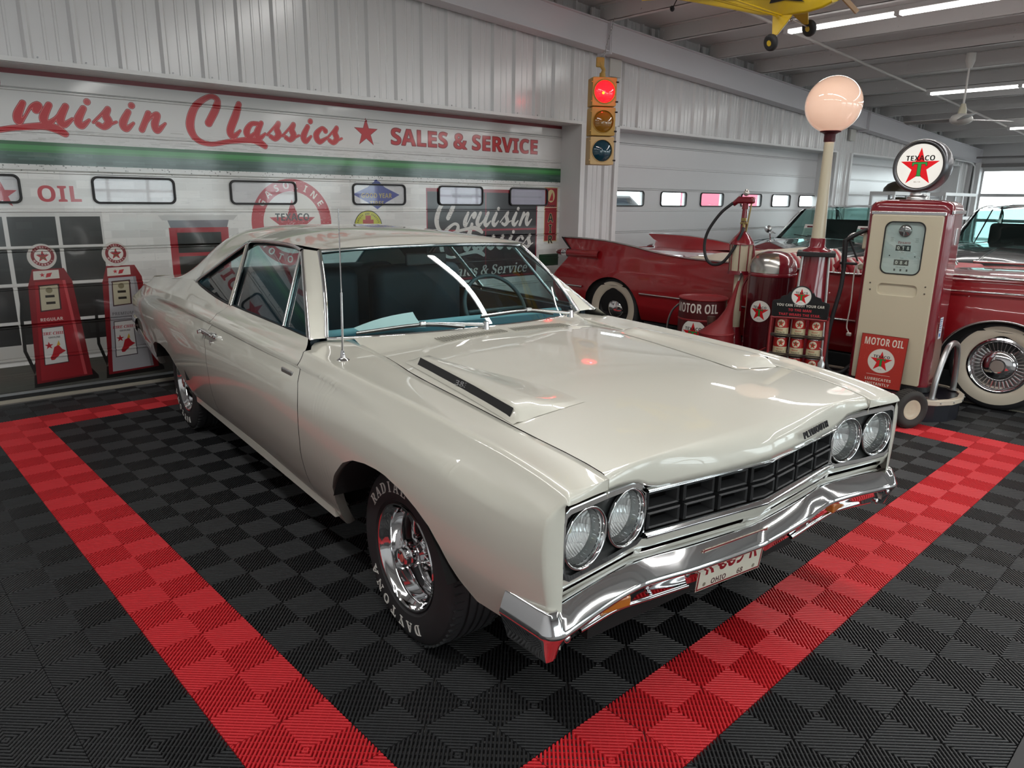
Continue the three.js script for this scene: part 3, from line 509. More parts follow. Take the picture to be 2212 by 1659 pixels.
    both('tail_lamp', [rbox(0.42, 0.09, 0.03, 0.01, -0.5, 0.7, -4.215)], M([0.35, 0.01, 0.01], 0.2));
    // side glass
    const flat = (pts, o) => { const f = pts.map(([u, y]) => gl(u, y, o)); const s = shape(pts.map(([u, y]) => [u, y])); const g = new THREE.ShapeGeometry(s), p = g.attributes.position; for (let i = 0; i < p.count; i++) { const q = gl(p.getX(i), p.getY(i), o); p.setXYZ(i, ...q); } g.computeVertexNormals(); return g; };
    both('vent_window', flat([[-0.885, 0.95], [-1.155, 0.945], [-1.362, 1.24], [-1.36, 1.262]], -0.004), glassTint);
    both('door_window', flat([[-1.165, 0.945], [-1.90, 0.946], [-2.098, 1.245], [-2.05, 1.257], [-1.76, 1.268], [-1.375, 1.264]], -0.004), glassTint);
    both('quarter_window', flat([[-1.965, 0.946], [-2.2, 0.957], [-2.4, 0.966], [-2.6, 0.984], [-2.672, 0.999], [-2.158, 1.236]], -0.004), glassTint);
    const bar = (a, b, w) => { const A = gl(...a, 0.004), B = gl(...b, 0.004); return sheet([[[A[0] - 0.008, A[1], A[2] - w], [A[0] - 0.012, A[1], A[2]], [A[0] - 0.008, A[1], A[2] + w]], [[B[0] - 0.008, B[1], B[2] - w * 0.6], [B[0] - 0.012, B[1], B[2]], [B[0] - 0.008, B[1], B[2] + w * 0.6]]]); };
    both('window_post', [bar([-1.945, 0.94], [-2.14, 1.25], 0.02)], M([0.66, 0.63, 0.53], 0.35, 0.2));
    both('window_post_trim', tube([gl(-1.912, 0.942, 0.012), gl(-2.005, 1.095, 0.012), gl(-2.108, 1.252, 0.012)], 0.008, 12, 6), CHROME_SOFT); both('vent_post', tube([gl(-1.158, 0.942, 0.006), gl(-1.368, 1.262, 0.006)], 0.009, 8, 6), CHROME_SOFT);
    both('window_trim', [tube([gl(-1.345, 1.262, 0.012), gl(-1.5, 1.277, 0.012), gl(-1.76, 1.278, 0.012), gl(-2.04, 1.268, 0.012), gl(-2.125, 1.252, 0.012), gl(-2.3, 1.178, 0.012), gl(-2.5, 1.085, 0.012), gl(-2.66, 1.012, 0.012), gl(-2.69, 0.992, 0.01)], 0.010, 60, 6)], CHROME);
    both('window_seal', [tube([gl(-0.87, 0.937, 0.008), gl(-1.4, 0.942, 0.008), gl(-1.95, 0.944, 0.008), gl(-2.3, 0.96, 0.008), gl(-2.6, 0.982, 0.006), gl(-2.68, 0.995, 0.006)], 0.007, 40, 6)], BLACK);
    part('vent_latch', [tube([gl(-1.05, 1.06, -0.03), gl(-1.055, 1.03, -0.03), gl(-1.05, 0.995, -0.03)], 0.007, 10, 6)], CHROME, car);
    // ---- interior
    const teal = M([0.02, 0.10, 0.14], 0.6), navy = M([0.012, 0.03, 0.045], 0.55), pale = M([0.25, 0.45, 0.5], 0.6);
    const dash = []; for (let i = 0; i <= 5; i++) dash.push(Array.from({ length: 17 }, (_, k) => { const t = k / 8 - 1, v = t * 0.70, s = [0, 0.3, 0.72, 0.92, 1, 1][i]; return C(lerp(wsU(v) - 0.015, -1.02, s), v, (i < 5 ? lerp(wsY(v) - 0.022, 0.912, s) : 0.62) + (i === 3 ? 0.004 : 0) - (i === 4 ? 0.02 : 0)); }));
    part('dashboard', crease(sheet(dash), 50), teal, car);
    part('dash_pad', [tube(Array.from({ length: 9 }, (_, k) => C(-1.01 + 0.02 * Math.abs(k / 4 - 1), (k / 4 - 1) * 0.68, 0.915)), 0.022, 40, 8)], pale, car);
    part('steering_wheel', [new THREE.TorusGeometry(0.195, 0.011, 10, 48).rotateX(-0.5).translate(0.37, 0.93, -1.16), rod([0.37, 0.9, -1.14], [0.37, 0.8, -0.95], 0.03), rbox(0.37, 0.02, 0.03, 0.008, 0.37, 0.925, -1.16)], M([0.03, 0.06, 0.07], 0.4), car);
    for (const [x, w] of [[-0.36, 0.62], [0.36, 0.62]]) part('front_seat', [rbox(w, 0.2, 0.5, 0.07, x, 0.55, -1.72), rbox(w, 0.58, 0.16, 0.06, x, 0.82, -2.02)], navy, car);
    part('rear_seat', [rbox(1.3, 0.2, 0.45, 0.07, 0, 0.55, -2.62), rbox(1.3, 0.5, 0.16, 0.06, 0, 0.80, -2.88)], navy, car);
    part('parcel_shelf', [boxTo(-0.68, 0.68, 0.9, 0.93, -3.45, -2.85)], teal, car);
    part('headliner', [sheet(top.slice(1, -1).map((r) => r.slice(2, -2).map(([x, y, z]) => [x * 0.97, y - 0.03, z])))], M([0.06, 0.075, 0.08], 0.8), car);
    part('cabin_tub', [boxTo(-0.78, 0.78, 0.36, 0.4, -3.2, -0.7), boxTo(-0.79, -0.76, 0.4, 0.93, -2.7, -0.9), boxTo(0.76, 0.79, 0.4, 0.93, -2.7, -0.9), boxTo(-0.7, 0.7, 0.4, 0.9, -0.75, -0.7)], navy, car);
    part('rear_view_mirror', [rbox(0.24, 0.065, 0.02, 0.01, 0.0, 1.205, -1.27), rod([0, 1.23, -1.26], [0, 1.285, -1.25], 0.006)], BLACK, car);
    // paper sheet lying on the dash
    const pr = []; for (let i = 0; i <= 6; i++) pr.push(Array.from({ length: 5 }, (_, k) => { const a = i / 6, b = k / 4; return C(-0.80 - 0.12 * b - 0.02 * Math.sin(a * 3), lerp(0.58, 0.28, a), 0.942 + 0.045 * b * b * lerp(0.2, 1.2, a) + 0.006 * Math.sin(a * 3)); }));
    part('paper_card', sheet(pr), M([0.8, 0.82, 0.8], 0.7), car).userData.label = 'white paper card on the dashboard';
  }
  // ---------------- front end: lamps, grille, panel, bumper
  {
    const bezU = (v) => lerp(0.742, 0.788, (v - 0.49) / 0.34);
    const ang = Math.atan2(0.046, 0.34), gx = (v, y) => C(bezU(v), v, y);
    const frame = (v, d = 0) => { const p = gx(v, 0); return p; };
    // plate coordinates: a along the lamp plate (0 at v = 0.49), b = y, c outwards
    const place = (g) => { // local x = -v direction along the plate (towards car right), so build with x = -(v - 0.49), then turn and move
      g.rotateY(ang); g.translate(-0.49, 0, 0.742); return g; };
    const X = (v) => -(v - 0.49) / Math.cos(ang);
    const outer = []; for (const [v, y] of [[0.832, 0.585], [0.838, 0.62], [0.838, 0.74], [0.832, 0.768], [0.815, 0.777], [0.66, 0.776], [0.56, 0.772], [0.525, 0.765], [0.503, 0.748], [0.487, 0.732], [0.487, 0.60], [0.495, 0.583], [0.52, 0.572], [0.66, 0.568], [0.81, 0.57]]) outer.push([X(v), y]);
    const inner = outer.map(([x, y]) => [X(0.664) + (x - X(0.664)) * 0.975, 0.672 + (y - 0.672) * 0.86]);
    const lampChrome = M([0.84, 0.85, 0.86], 0.05, 1);
    const flutes = noiseTex(256, 256, (x, y) => { const row = Math.floor(y / 42), f = 0.5 + 0.5 * Math.sin(x / 256 * Math.PI * 2 * (row % 2 ? 26 : 18) + row); return 60 + 120 * f * (row === 3 ? 0.3 : 1) + (y % 42 < 4 ? 60 : 0); });
    const planar = (g) => { g.computeBoundingBox(); const b = g.boundingBox, p = g.attributes.position, uv = []; for (let i = 0; i < p.count; i++) uv.push((p.getX(i) - b.min.x) / (b.max.x - b.min.x), (p.getY(i) - b.min.y) / (b.max.y - b.min.y)); g.setAttribute('uv', new THREE.Float32BufferAttribute(uv, 2)); return g; };
    const reflector = M([0.9, 0.9, 0.9], 0.32, 1, { bumpMap: flutes, bumpScale: 0.004 });
    const lensMat = M([0.96, 0.98, 0.98], 0.03, 0, { transmission: 1, thickness: 0, ior: 1.5, bumpMap: flutes, bumpScale: 0.0015 });
    const geos = { border: [], black: [], ring: [], bucket: [], lens: [], refl: [] };
    const lamp = (v) => [X(v), 0.672];
    geos.border.push(place(extrude(shape(outer, [inner]), 0.014, 0.004, 2).translate(0, 0, -0.012)));
    geos.black.push(place(extrude(shape(inner, [0.57, 0.748].map((v) => circle(...lamp(v), 0.0755, 32))), 0.004).translate(0, 0, -0.014)));
    const units = [0.57, 0.748].map((v) => {
      const mk = (pts, n) => place(lathe(pts, n).rotateX(Math.PI / 2).translate(lamp(v)[0], lamp(v)[1], 0));
      return { ring: mk([[0.079, -0.008], [0.0845, -0.005], [0.087, 0.001], [0.086, 0.006], [0.082, 0.007], [0.078, 0.003], [0.0755, -0.01], [0.0745, -0.03]], 48), bucket: mk([[0.0752, -0.012], [0.0742, -0.036], [0.0715, -0.04]], 40),
        refl: mk([[0.0, -0.085], [0.02, -0.083], [0.045, -0.074], [0.062, -0.058], [0.0715, -0.038]], 32), lens: mk([[0.0715, -0.036], [0.0705, -0.026], [0.064, -0.02], [0.045, -0.013], [0.02, -0.0095], [0, -0.009]], 32), bulb: mk([[0, -0.05], [0.009, -0.052], [0.012, -0.06], [0.01, -0.075], [0, -0.08]], 16) };
    });
    for (const side of [1, -1]) {
      const f = (g) => side > 0 ? g : mirrorX(g), hl = new THREE.Group(); hl.name = 'headlamp_assembly'; car.add(hl);
      part('lamp_bezel', f(geos.border[0]), lampChrome, hl); part('lamp_panel', f(geos.black[0]), M([0.016, 0.018, 0.018], 0.35), hl);
      for (const u of units) { part('lamp_ring', f(u.ring), lampChrome, hl); part('lamp_bucket', f(u.bucket), M([0.3, 0.3, 0.3], 0.3, 1), hl); part('lamp_reflector', planar(f(u.refl)), reflector, hl); part('lamp_bulb', f(u.bulb), M([0.7, 0.66, 0.5], 0.3), hl); part('lamp_lens', planar(f(u.lens)), lensMat, hl); }
    }
    // grille: seven bays of two cells between bright mouldings, bent at the middle
    const gU = (v) => lerp(0.806, 0.748, Math.abs(v) / 0.49);
    const strip = (y0, y1, d, n = 12, vmax = 0.492) => sheet([[0, y0], [d, lerp(y0, y1, 0.3)], [d, lerp(y0, y1, 0.7)], [0, y1]].map(([o, y]) => Array.from({ length: 2 * n + 1 }, (_, i) => { const v = (i / n - 1) * vmax; return C(gU(v) + o, v, y); })));
    part('grille_moulding', [strip(0.724, 0.738, 0.012)], CHROME, car); part('grille_moulding', [strip(0.582, 0.603, 0.016)], CHROME, car);
    part('grille_backing', sheet([0.585, 0.735].map((y) => Array.from({ length: 25 }, (_, i) => { const v = (i / 12 - 1) * 0.492; return C(gU(v) - 0.06, v, y); }))), CAVITY, car);
    part('grille_bar', [sheet([[0, 0.658], [0.0, 0.666]].map(([o, y]) => Array.from({ length: 25 }, (_, i) => { const v = (i / 12 - 1) * 0.49; return C(gU(v) - 0.03, v, y); })))], M([0.03, 0.03, 0.032], 0.4), car);
    const cellMat = M([0.035, 0.036, 0.038], 0.38, 0.3);
    for (let c = 0; c < 7; c++) for (const [y0, y1, sh] of [[0.667, 0.721, 0.004], [0.606, 0.657, -0.004]]) {
      const v0 = -0.49 + c * 0.14 + 0.008, v1 = v0 + 0.124, pts = 8;
      const ring = (k, o) => { const a0 = v0 + k, a1 = v1 - k, b0 = y0 + k * 0.8, b1 = y1 - k * 0.8, out = []; for (let i = 0; i <= pts; i++) out.push([lerp(a0, a1, i / pts), b0]); for (let i = 1; i <= 3; i++) out.push([a1, lerp(b0, b1, i / 3)]); for (let i = 1; i <= pts; i++) out.push([lerp(a1, a0, i / pts), b1]); for (let i = 1; i < 3; i++) out.push([a0, lerp(b1, b0, i / 3)]); return out.map(([v, y]) => C(gU(v) + o, v + sh, y)); };
      part('grille_cell', [crease(sheet([ring(0, -0.03), ring(0, -0.004), ring(0.005, 0), ring(0.010, -0.003), ring(0.02, -0.035)], { closed: true }), 25)], cellMat, car);
    }
    // body coloured panel between lamps and bumper, with slots
    const pU = (v) => { const a = Math.abs(v); return a < 0.49 ? lerp(0.806, 0.748, a / 0.49) : bezU(Math.min(a, 0.84)); };
    const band = (a, b, y0, y1, o0, o1, n = 16) => sheet([[y0, o0], [lerp(y0, y1, 0.5), lerp(o0, o1, 0.5) + 0.004], [y1, o1]].map(([y, o]) => Array.from({ length: n + 1 }, (_, i) => { const v = lerp(a, b, i / n); return C(pU(v) + o, v, y); })));
    part('front_panel', [band(-0.835, 0.835, 0.548, 0.584, -0.008, 0.004, 40), band(-0.835, 0.835, 0.49, 0.528, -0.05, -0.022, 40), ...[-0.83, -0.5, -0.06, 0.06, 0.5, 0.83].map((v) => band(v - 0.014, v + 0.014, 0.524, 0.552, -0.022, -0.008, 2)), band(-0.06, 0.06, 0.524, 0.552, -0.022, -0.008, 4)], paint, car);
    part('panel_cavity', [sheet([0.5, 0.58].map((y) => Array.from({ length: 21 }, (_, i) => { const v = lerp(-0.82, 0.82, i / 20); return C(pU(v) - 0.07, v, y); }))), sheet([0.56, 0.80].map((y) => Array.from({ length: 21 }, (_, i) => { const v = lerp(-0.86, 0.86, i / 20); return C(0.64, v, y); })))], CAVITY, car);
    // bumper
    const plan = [];
    const bU = curve([[0, 0.83], [0.3, 0.805], [0.42, 0.785], [0.5, 0.776], [0.58, 0.782], [0.84, 0.83]]);
    for (let i = 0; i <= 28; i++) { const v = 0.845 * i / 28; plan.push([bU(v), v, 1, 0]); }
    for (let i = 1; i <= 8; i++) { const a = rad(90 * i / 8); plan.push([0.788 + 0.044 * Math.cos(a), 0.845 + 0.062 * Math.sin(a), Math.cos(a), Math.sin(a)]); }
    for (let i = 1; i <= 5; i++) plan.push([0.788 - 0.03 * i, 0.907 + 0.002 * i, 0, 1]);
    const secR = [[-0.078, 0.497], [-0.07, 0.507], [-0.056, 0.510], [-0.042, 0.504], [-0.022, 0.482], [-0.007, 0.462], [0, 0.452], [-0.003, 0.444], [-0.012, 0.436], [-0.03, 0.415], [-0.045, 0.395], [-0.06, 0.37], [-0.066, 0.362]];
    const rows = [];
    const half = plan.map(([u, v, nu, nv]) => secR.map(([o, y]) => C(u + o * nu * (nv > 0.1 ? 0.6 : 1), Math.max(v + o * nv * 0.45, 0), y + (v < 0.12 && y < 0.44 ? 0.03 * (1 - smooth(0.06, 0.14, v)) * smooth(0.44, 0.36, y) : 0))));
    const full = [...half.slice(1).reverse().map((r) => r.map(([x, y, z]) => [-x, y, z])), ...half];
    part('front_bumper', sheet(full), CHROME, car);
    const bolts = []; for (const [v, y] of [[0.83, 0.428], [0.33, 0.435], [-0.33, 0.435], [-0.83, 0.428], [0.42, 0.365], [-0.42, 0.365], [0.84, 0.37], [-0.84, 0.37]]) bolts.push(ball(0.011, 0, 0, 0, 12).scale(1, 1, 0.5).translate(-v, y, bU(Math.abs(v)) - (y > 0.4 ? 0.013 : 0.055)));
    part('bumper_bolt', bolts, CHROME, car);
    for (const s of [1, -1]) {
      part('turn_signal', rbox(0.17, 0.035, 0.03, 0.008, 0, 0, 0).rotateY(-0.13 * s).translate(-0.62 * s, 0.408, 0.735), M([0.55, 0.16, 0.02], 0.2, 0, { clearcoat: 1 }), car);
      part('signal_lip', tube([[-0.73 * s, 0.383, 0.755], [-0.58 * s, 0.385, 0.74], [-0.45 * s, 0.372, 0.738], [-0.28 * s, 0.366, 0.752]], 0.007, 24, 6), CHROME, car);
      part('marker_lamp', [lathe([[0.03, 0], [0.03, 0.006], [0.024, 0.01], [0.02, 0.008]], 28).rotateZ(s * Math.PI / 2).translate(-0.872 * s, 0.472, 0.624)], CHROME, car);
      part('marker_lens', [lathe([[0.02, 0.006], [0.012, 0.011], [0, 0.013]], 24).rotateZ(s * Math.PI / 2).translate(-0.872 * s, 0.472, 0.624)], M([0.3, 0.03, 0.01], 0.15), car);
    }
    // number plate
    const plateTex = canvasTex(512, 256, (g, w, h) => {
      g.fillStyle = '#d9d4c4'; g.fillRect(0, 0, w, h); g.strokeStyle = '#7a1218'; g.lineWidth = 10; g.strokeRect(8, 8, w - 16, h - 16);
      g.fillStyle = '#8d1420'; g.textAlign = 'center'; g.textBaseline = 'middle'; g.font = 'bold 150px sans-serif'; g.save(); g.translate(w / 2, 110); g.scale(0.82, 1.1); g.fillText('R 889 R', 0, 0); g.restore();
      g.fillStyle = '#3a1416'; g.font = 'bold 46px sans-serif'; g.fillText('OHIO', 170, 222); g.fillText('68', 340, 222);
      g.fillStyle = '#8a8474'; for (const x of [60, 452]) { g.beginPath(); g.arc(x, 224, 12, 0, 7); g.fill(); }
    });
    const pm = M('#ffffff', 0.45, 0, { map: plateTex });
    const plate = part('number_plate', new THREE.BoxGeometry(0.305, 0.152, 0.003), [pm, pm, pm, pm, pm, pm], car); plate.position.set(-0.11, 0.418, 0.786); plate.rotation.set(0.12, -0.06, 0); plate.userData.label = 'white Ohio plate with dark red characters';
  }
  // ---------------- wheels
  const tyreProf = [[0.183, -0.09], [0.2, -0.106], [0.235, -0.117], [0.27, -0.115], [0.297, -0.104], [0.309, -0.09], [0.313, -0.075], [0.314, -0.055], [0.308, -0.053], [0.308, -0.046], [0.3145, -0.044], [0.315, -0.02], [0.309, -0.018], [0.309, -0.011], [0.315, -0.009], [0.315, 0.009], [0.309, 0.011], [0.309, 0.018], [0.315, 0.02], [0.3145, 0.044], [0.308, 0.046], [0.308, 0.053], [0.314, 0.055], [0.313, 0.075], [0.309, 0.09], [0.304, 0.0975], [0.3, 0.1], [0.297, 0.1045], [0.27, 0.115], [0.235, 0.1175], [0.205, 0.113], [0.196, 0.104], [0.187, 0.1], [0.183, 0.09]];
  function wheelParts(right, spin) {
    const w = new THREE.Group(); w.name = 'wheel'; const turn = (g) => g.rotateZ(right ? Math.PI / 2 : -Math.PI / 2);
    const blocks = []; for (let i = 0; i < 64; i++) for (const a of [-1, 1]) blocks.push(box(0.008, 0.036, 0.004, 0, a * 0.085, 0).translate(0.3095, 0, 0).rotateY(i / 64 * 2 * Math.PI));
    part('tire', [turn(crease(lathe(tyreProf, 96), 35))], RUBBER, w);
    part('tread_blocks', [turn(merged(blocks))], M([0.012, 0.012, 0.013], 0.8), w).userData.kind = 'stuff';
    part('wheel_rim', [turn(crease(lathe([[0.184, 0.092], [0.19, 0.101], [0.1915, 0.107], [0.189, 0.111], [0.184, 0.11], [0.179, 0.102], [0.176, 0.09], [0.168, 0.082], [0.164, 0.07], [0.163, 0.05], [0.157, 0.04], [0.154, 0.02], [0.15, 0.0], [0.148, -0.05]], 72), 40))], CHROME, w);
    part('wheel_disc', [turn(lathe([[0.0, 0.03], [0.06, 0.03], [0.075, 0.022], [0.11, 0.012], [0.14, 0.004], [0.15, -0.01]], 48))], M([0.012, 0.012, 0.013], 0.3), w);
    const spoke = extrude(shape([[-0.017, 0.03], [-0.013, 0.06], [-0.012, 0.09], [-0.017, 0.115], [-0.034, 0.14], [-0.05, 0.152], [0.05, 0.152], [0.034, 0.14], [0.017, 0.115], [0.012, 0.09], [0.013, 0.06], [0.017, 0.03]]), 0.012, 0.005, 2);
    const p = spoke.attributes.position; for (let i = 0; i < p.count; i++) p.setZ(i, p.getZ(i) + 0.028 * (1 - smooth(0.05, 0.15, p.getY(i))) + 0.006); spoke.computeVertexNormals();
    const spokes = []; for (let i = 0; i < 5; i++) spokes.push(spoke.clone().rotateZ(i * 2 * Math.PI / 5 + spin).rotateX(-Math.PI / 2));
    spokes.forEach((g) => part('wheel_spoke', turn(g), CHROME, w));
    part('center_cap', [turn(crease(lathe([[0.043, 0.03], [0.043, 0.045], [0.038, 0.052], [0.036, 0.06], [0.036, 0.07], [0.033, 0.074], [0.033, 0.08], [0.036, 0.084], [0.036, 0.094], [0.032, 0.098], [0.032, 0.106], [0.034, 0.108], [0.034, 0.116], [0.03, 0.12], [0.024, 0.121], [0.02, 0.118], [0, 0.117]], 40), 40))], CHROME, w);
    part('cap_badge', [turn(new THREE.CylinderGeometry(0.013, 0.013, 0.003, 24).translate(0, 0.119, 0))], M([0.5, 0.12, 0.1], 0.3), w);
    const nuts = []; for (let i = 0; i < 5; i++) nuts.push(new THREE.CylinderGeometry(0.009, 0.011, 0.03, 6).translate(0.062 * Math.cos((i + 0.5) * 1.2566 + spin), 0.045, 0.062 * Math.sin((i + 0.5) * 1.2566 + spin))); nuts.forEach((g) => part('lug_nut', turn(g), CHROME, w));
    return w;
  }
  function letters(w, right, str, mid, spanDeg, off = 0) {
    const gs = [], n = str.length; [...str].forEach((ch, i) => {
      const phi = rad(mid + (i - (n - 1) / 2) * spanDeg / (n - 1) + off), r = 0.249, g = text(ch, 0.034, 0.0018, SLAB); g.scale(1.15, 1.1, 1);
      const e = right ? 1 : -1, m = new THREE.Matrix4().makeBasis(V3(0, -Math.sin(phi), e * Math.cos(phi)), V3(0, Math.cos(phi), e * Math.sin(phi)), V3(-e, 0, 0)).setPosition(-e * 0.1165, r * Math.cos(phi), e * r * Math.sin(phi)); gs.push(g.applyMatrix4(m)); });
    return gs;
  }
  const letterMat = M([0.72, 0.71, 0.66], 0.55);
  for (const [right, u, spin, off] of [[true, 0.0, 0.42, 0], [true, -2.946, 0.9, 6], [false, 0, 0.1, 30], [false, -2.946, 0.6, 80]]) {
    const w = wheelParts(right, spin); w.position.set(right ? -0.745 : 0.745, 0.3145, u); car.add(w);
    part('tire_lettering', [...letters(w, right, 'RADIAL', -24, 56, off), ...letters(w, right, 'DAYTONA', 197, 80, off)], letterMat, w);
  }
}

// ================================================================ OVERHEAD DOORS
// flat print: roundel with star and T, used on signs, cans and the mural
function roundel(g, cx, cy, r, ring = '#101010', ground = '#e9e6df') {
  const poly = (pts, c) => { g.fillStyle = c; g.beginPath(); pts.forEach(([x, y], i) => i ? g.lineTo(x, y) : g.moveTo(x, y)); g.closePath(); g.fill(); };
  g.fillStyle = ring; g.beginPath(); g.arc(cx, cy, r, 0, 7); g.fill(); g.fillStyle = ground; g.beginPath(); g.arc(cx, cy, r * 0.965, 0, 7); g.fill();
  poly(star(cx, cy + r * 0.06, r * 0.86, r * 0.33, -90), '#d3161f');
  g.strokeStyle = '#111'; g.lineWidth = Math.max(1, r * 0.012);
  const T = [[-0.32, -0.17], [0.32, -0.17], [0.32, 0.0], [0.26, 0.0], [0.24, -0.08], [0.08, -0.08], [0.08, 0.4], [0.13, 0.45], [-0.13, 0.45], [-0.08, 0.4], [-0.08, -0.08], [-0.24, -0.08], [-0.26, 0.0], [-0.32, 0.0]].map(([x, y]) => [cx + x * r, cy + y * r]);
  poly(T, '#2e8a3f'); g.beginPath(); T.forEach(([x, y], i) => i ? g.lineTo(x, y) : g.moveTo(x, y)); g.closePath(); g.stroke();
  g.fillStyle = '#111'; g.textAlign = 'center'; g.textBaseline = 'middle'; g.font = `bold ${r * 0.33}px sans-serif`; g.save(); g.translate(cx, cy - r * 0.34); g.scale(1.0, 0.95); g.fillText('TEXACO', 0, 0); g.restore();
  g.font = `${r * 0.07}px sans-serif`; g.fillText('REG. T.M.', cx, cy + r * 0.7);
}
function ringText(g, str, cx, cy, r, a0, a1, px, color, inward = false) {
  g.fillStyle = color; g.font = `bold ${px}px sans-serif`; g.textAlign = 'center'; g.textBaseline = 'middle';
  [...str].forEach((ch, i) => { const a = rad(lerp(a0, a1, str.length > 1 ? i / (str.length - 1) : 0.5)); g.save(); g.translate(cx + r * Math.sin(a), cy - r * Math.cos(a)); g.rotate(inward ? a + Math.PI : a); g.fillText(ch, 0, 0); g.restore(); });
}
function gasolineSign(g, cx, cy, r, faded) {
  g.fillStyle = faded ? '#b4434a' : '#7d1c24'; g.beginPath(); g.arc(cx, cy, r, 0, 7); g.fill();
  g.fillStyle = '#d8d6d0'; g.beginPath(); g.arc(cx, cy, r * 0.72, 0, 7); g.fill();
  ringText(g, 'GASOLINE', cx, cy, r * 0.86, -58, 58, r * 0.22, '#e4e0d8'); ringText(g, 'MOTOROIL', cx, cy, r * 0.86, 238, 122, r * 0.22, '#e4e0d8', true);
  g.fillStyle = '#a8222c'; g.beginPath(); star(cx, cy + r * 0.06, r * 0.6, r * 0.24, -90).forEach(([x, y], i) => i ? g.lineTo(x, y) : g.moveTo(x, y)); g.closePath(); g.fill();
  g.fillStyle = '#1c1c1c'; g.font = `bold ${r * 0.23}px sans-serif`; g.textAlign = 'center'; g.textBaseline = 'middle'; g.fillText('TEXACO', cx, cy - r * 0.13);
  g.strokeStyle = '#2c6a34'; g.lineWidth = r * 0.05; g.strokeRect(cx - r * 0.16, cy + r * 0.1, r * 0.32, r * 0.16);
}
const MS0 = -0.6, MS1 = 5.87, MID = 2.635, MY = 2.4, MPX = 630;
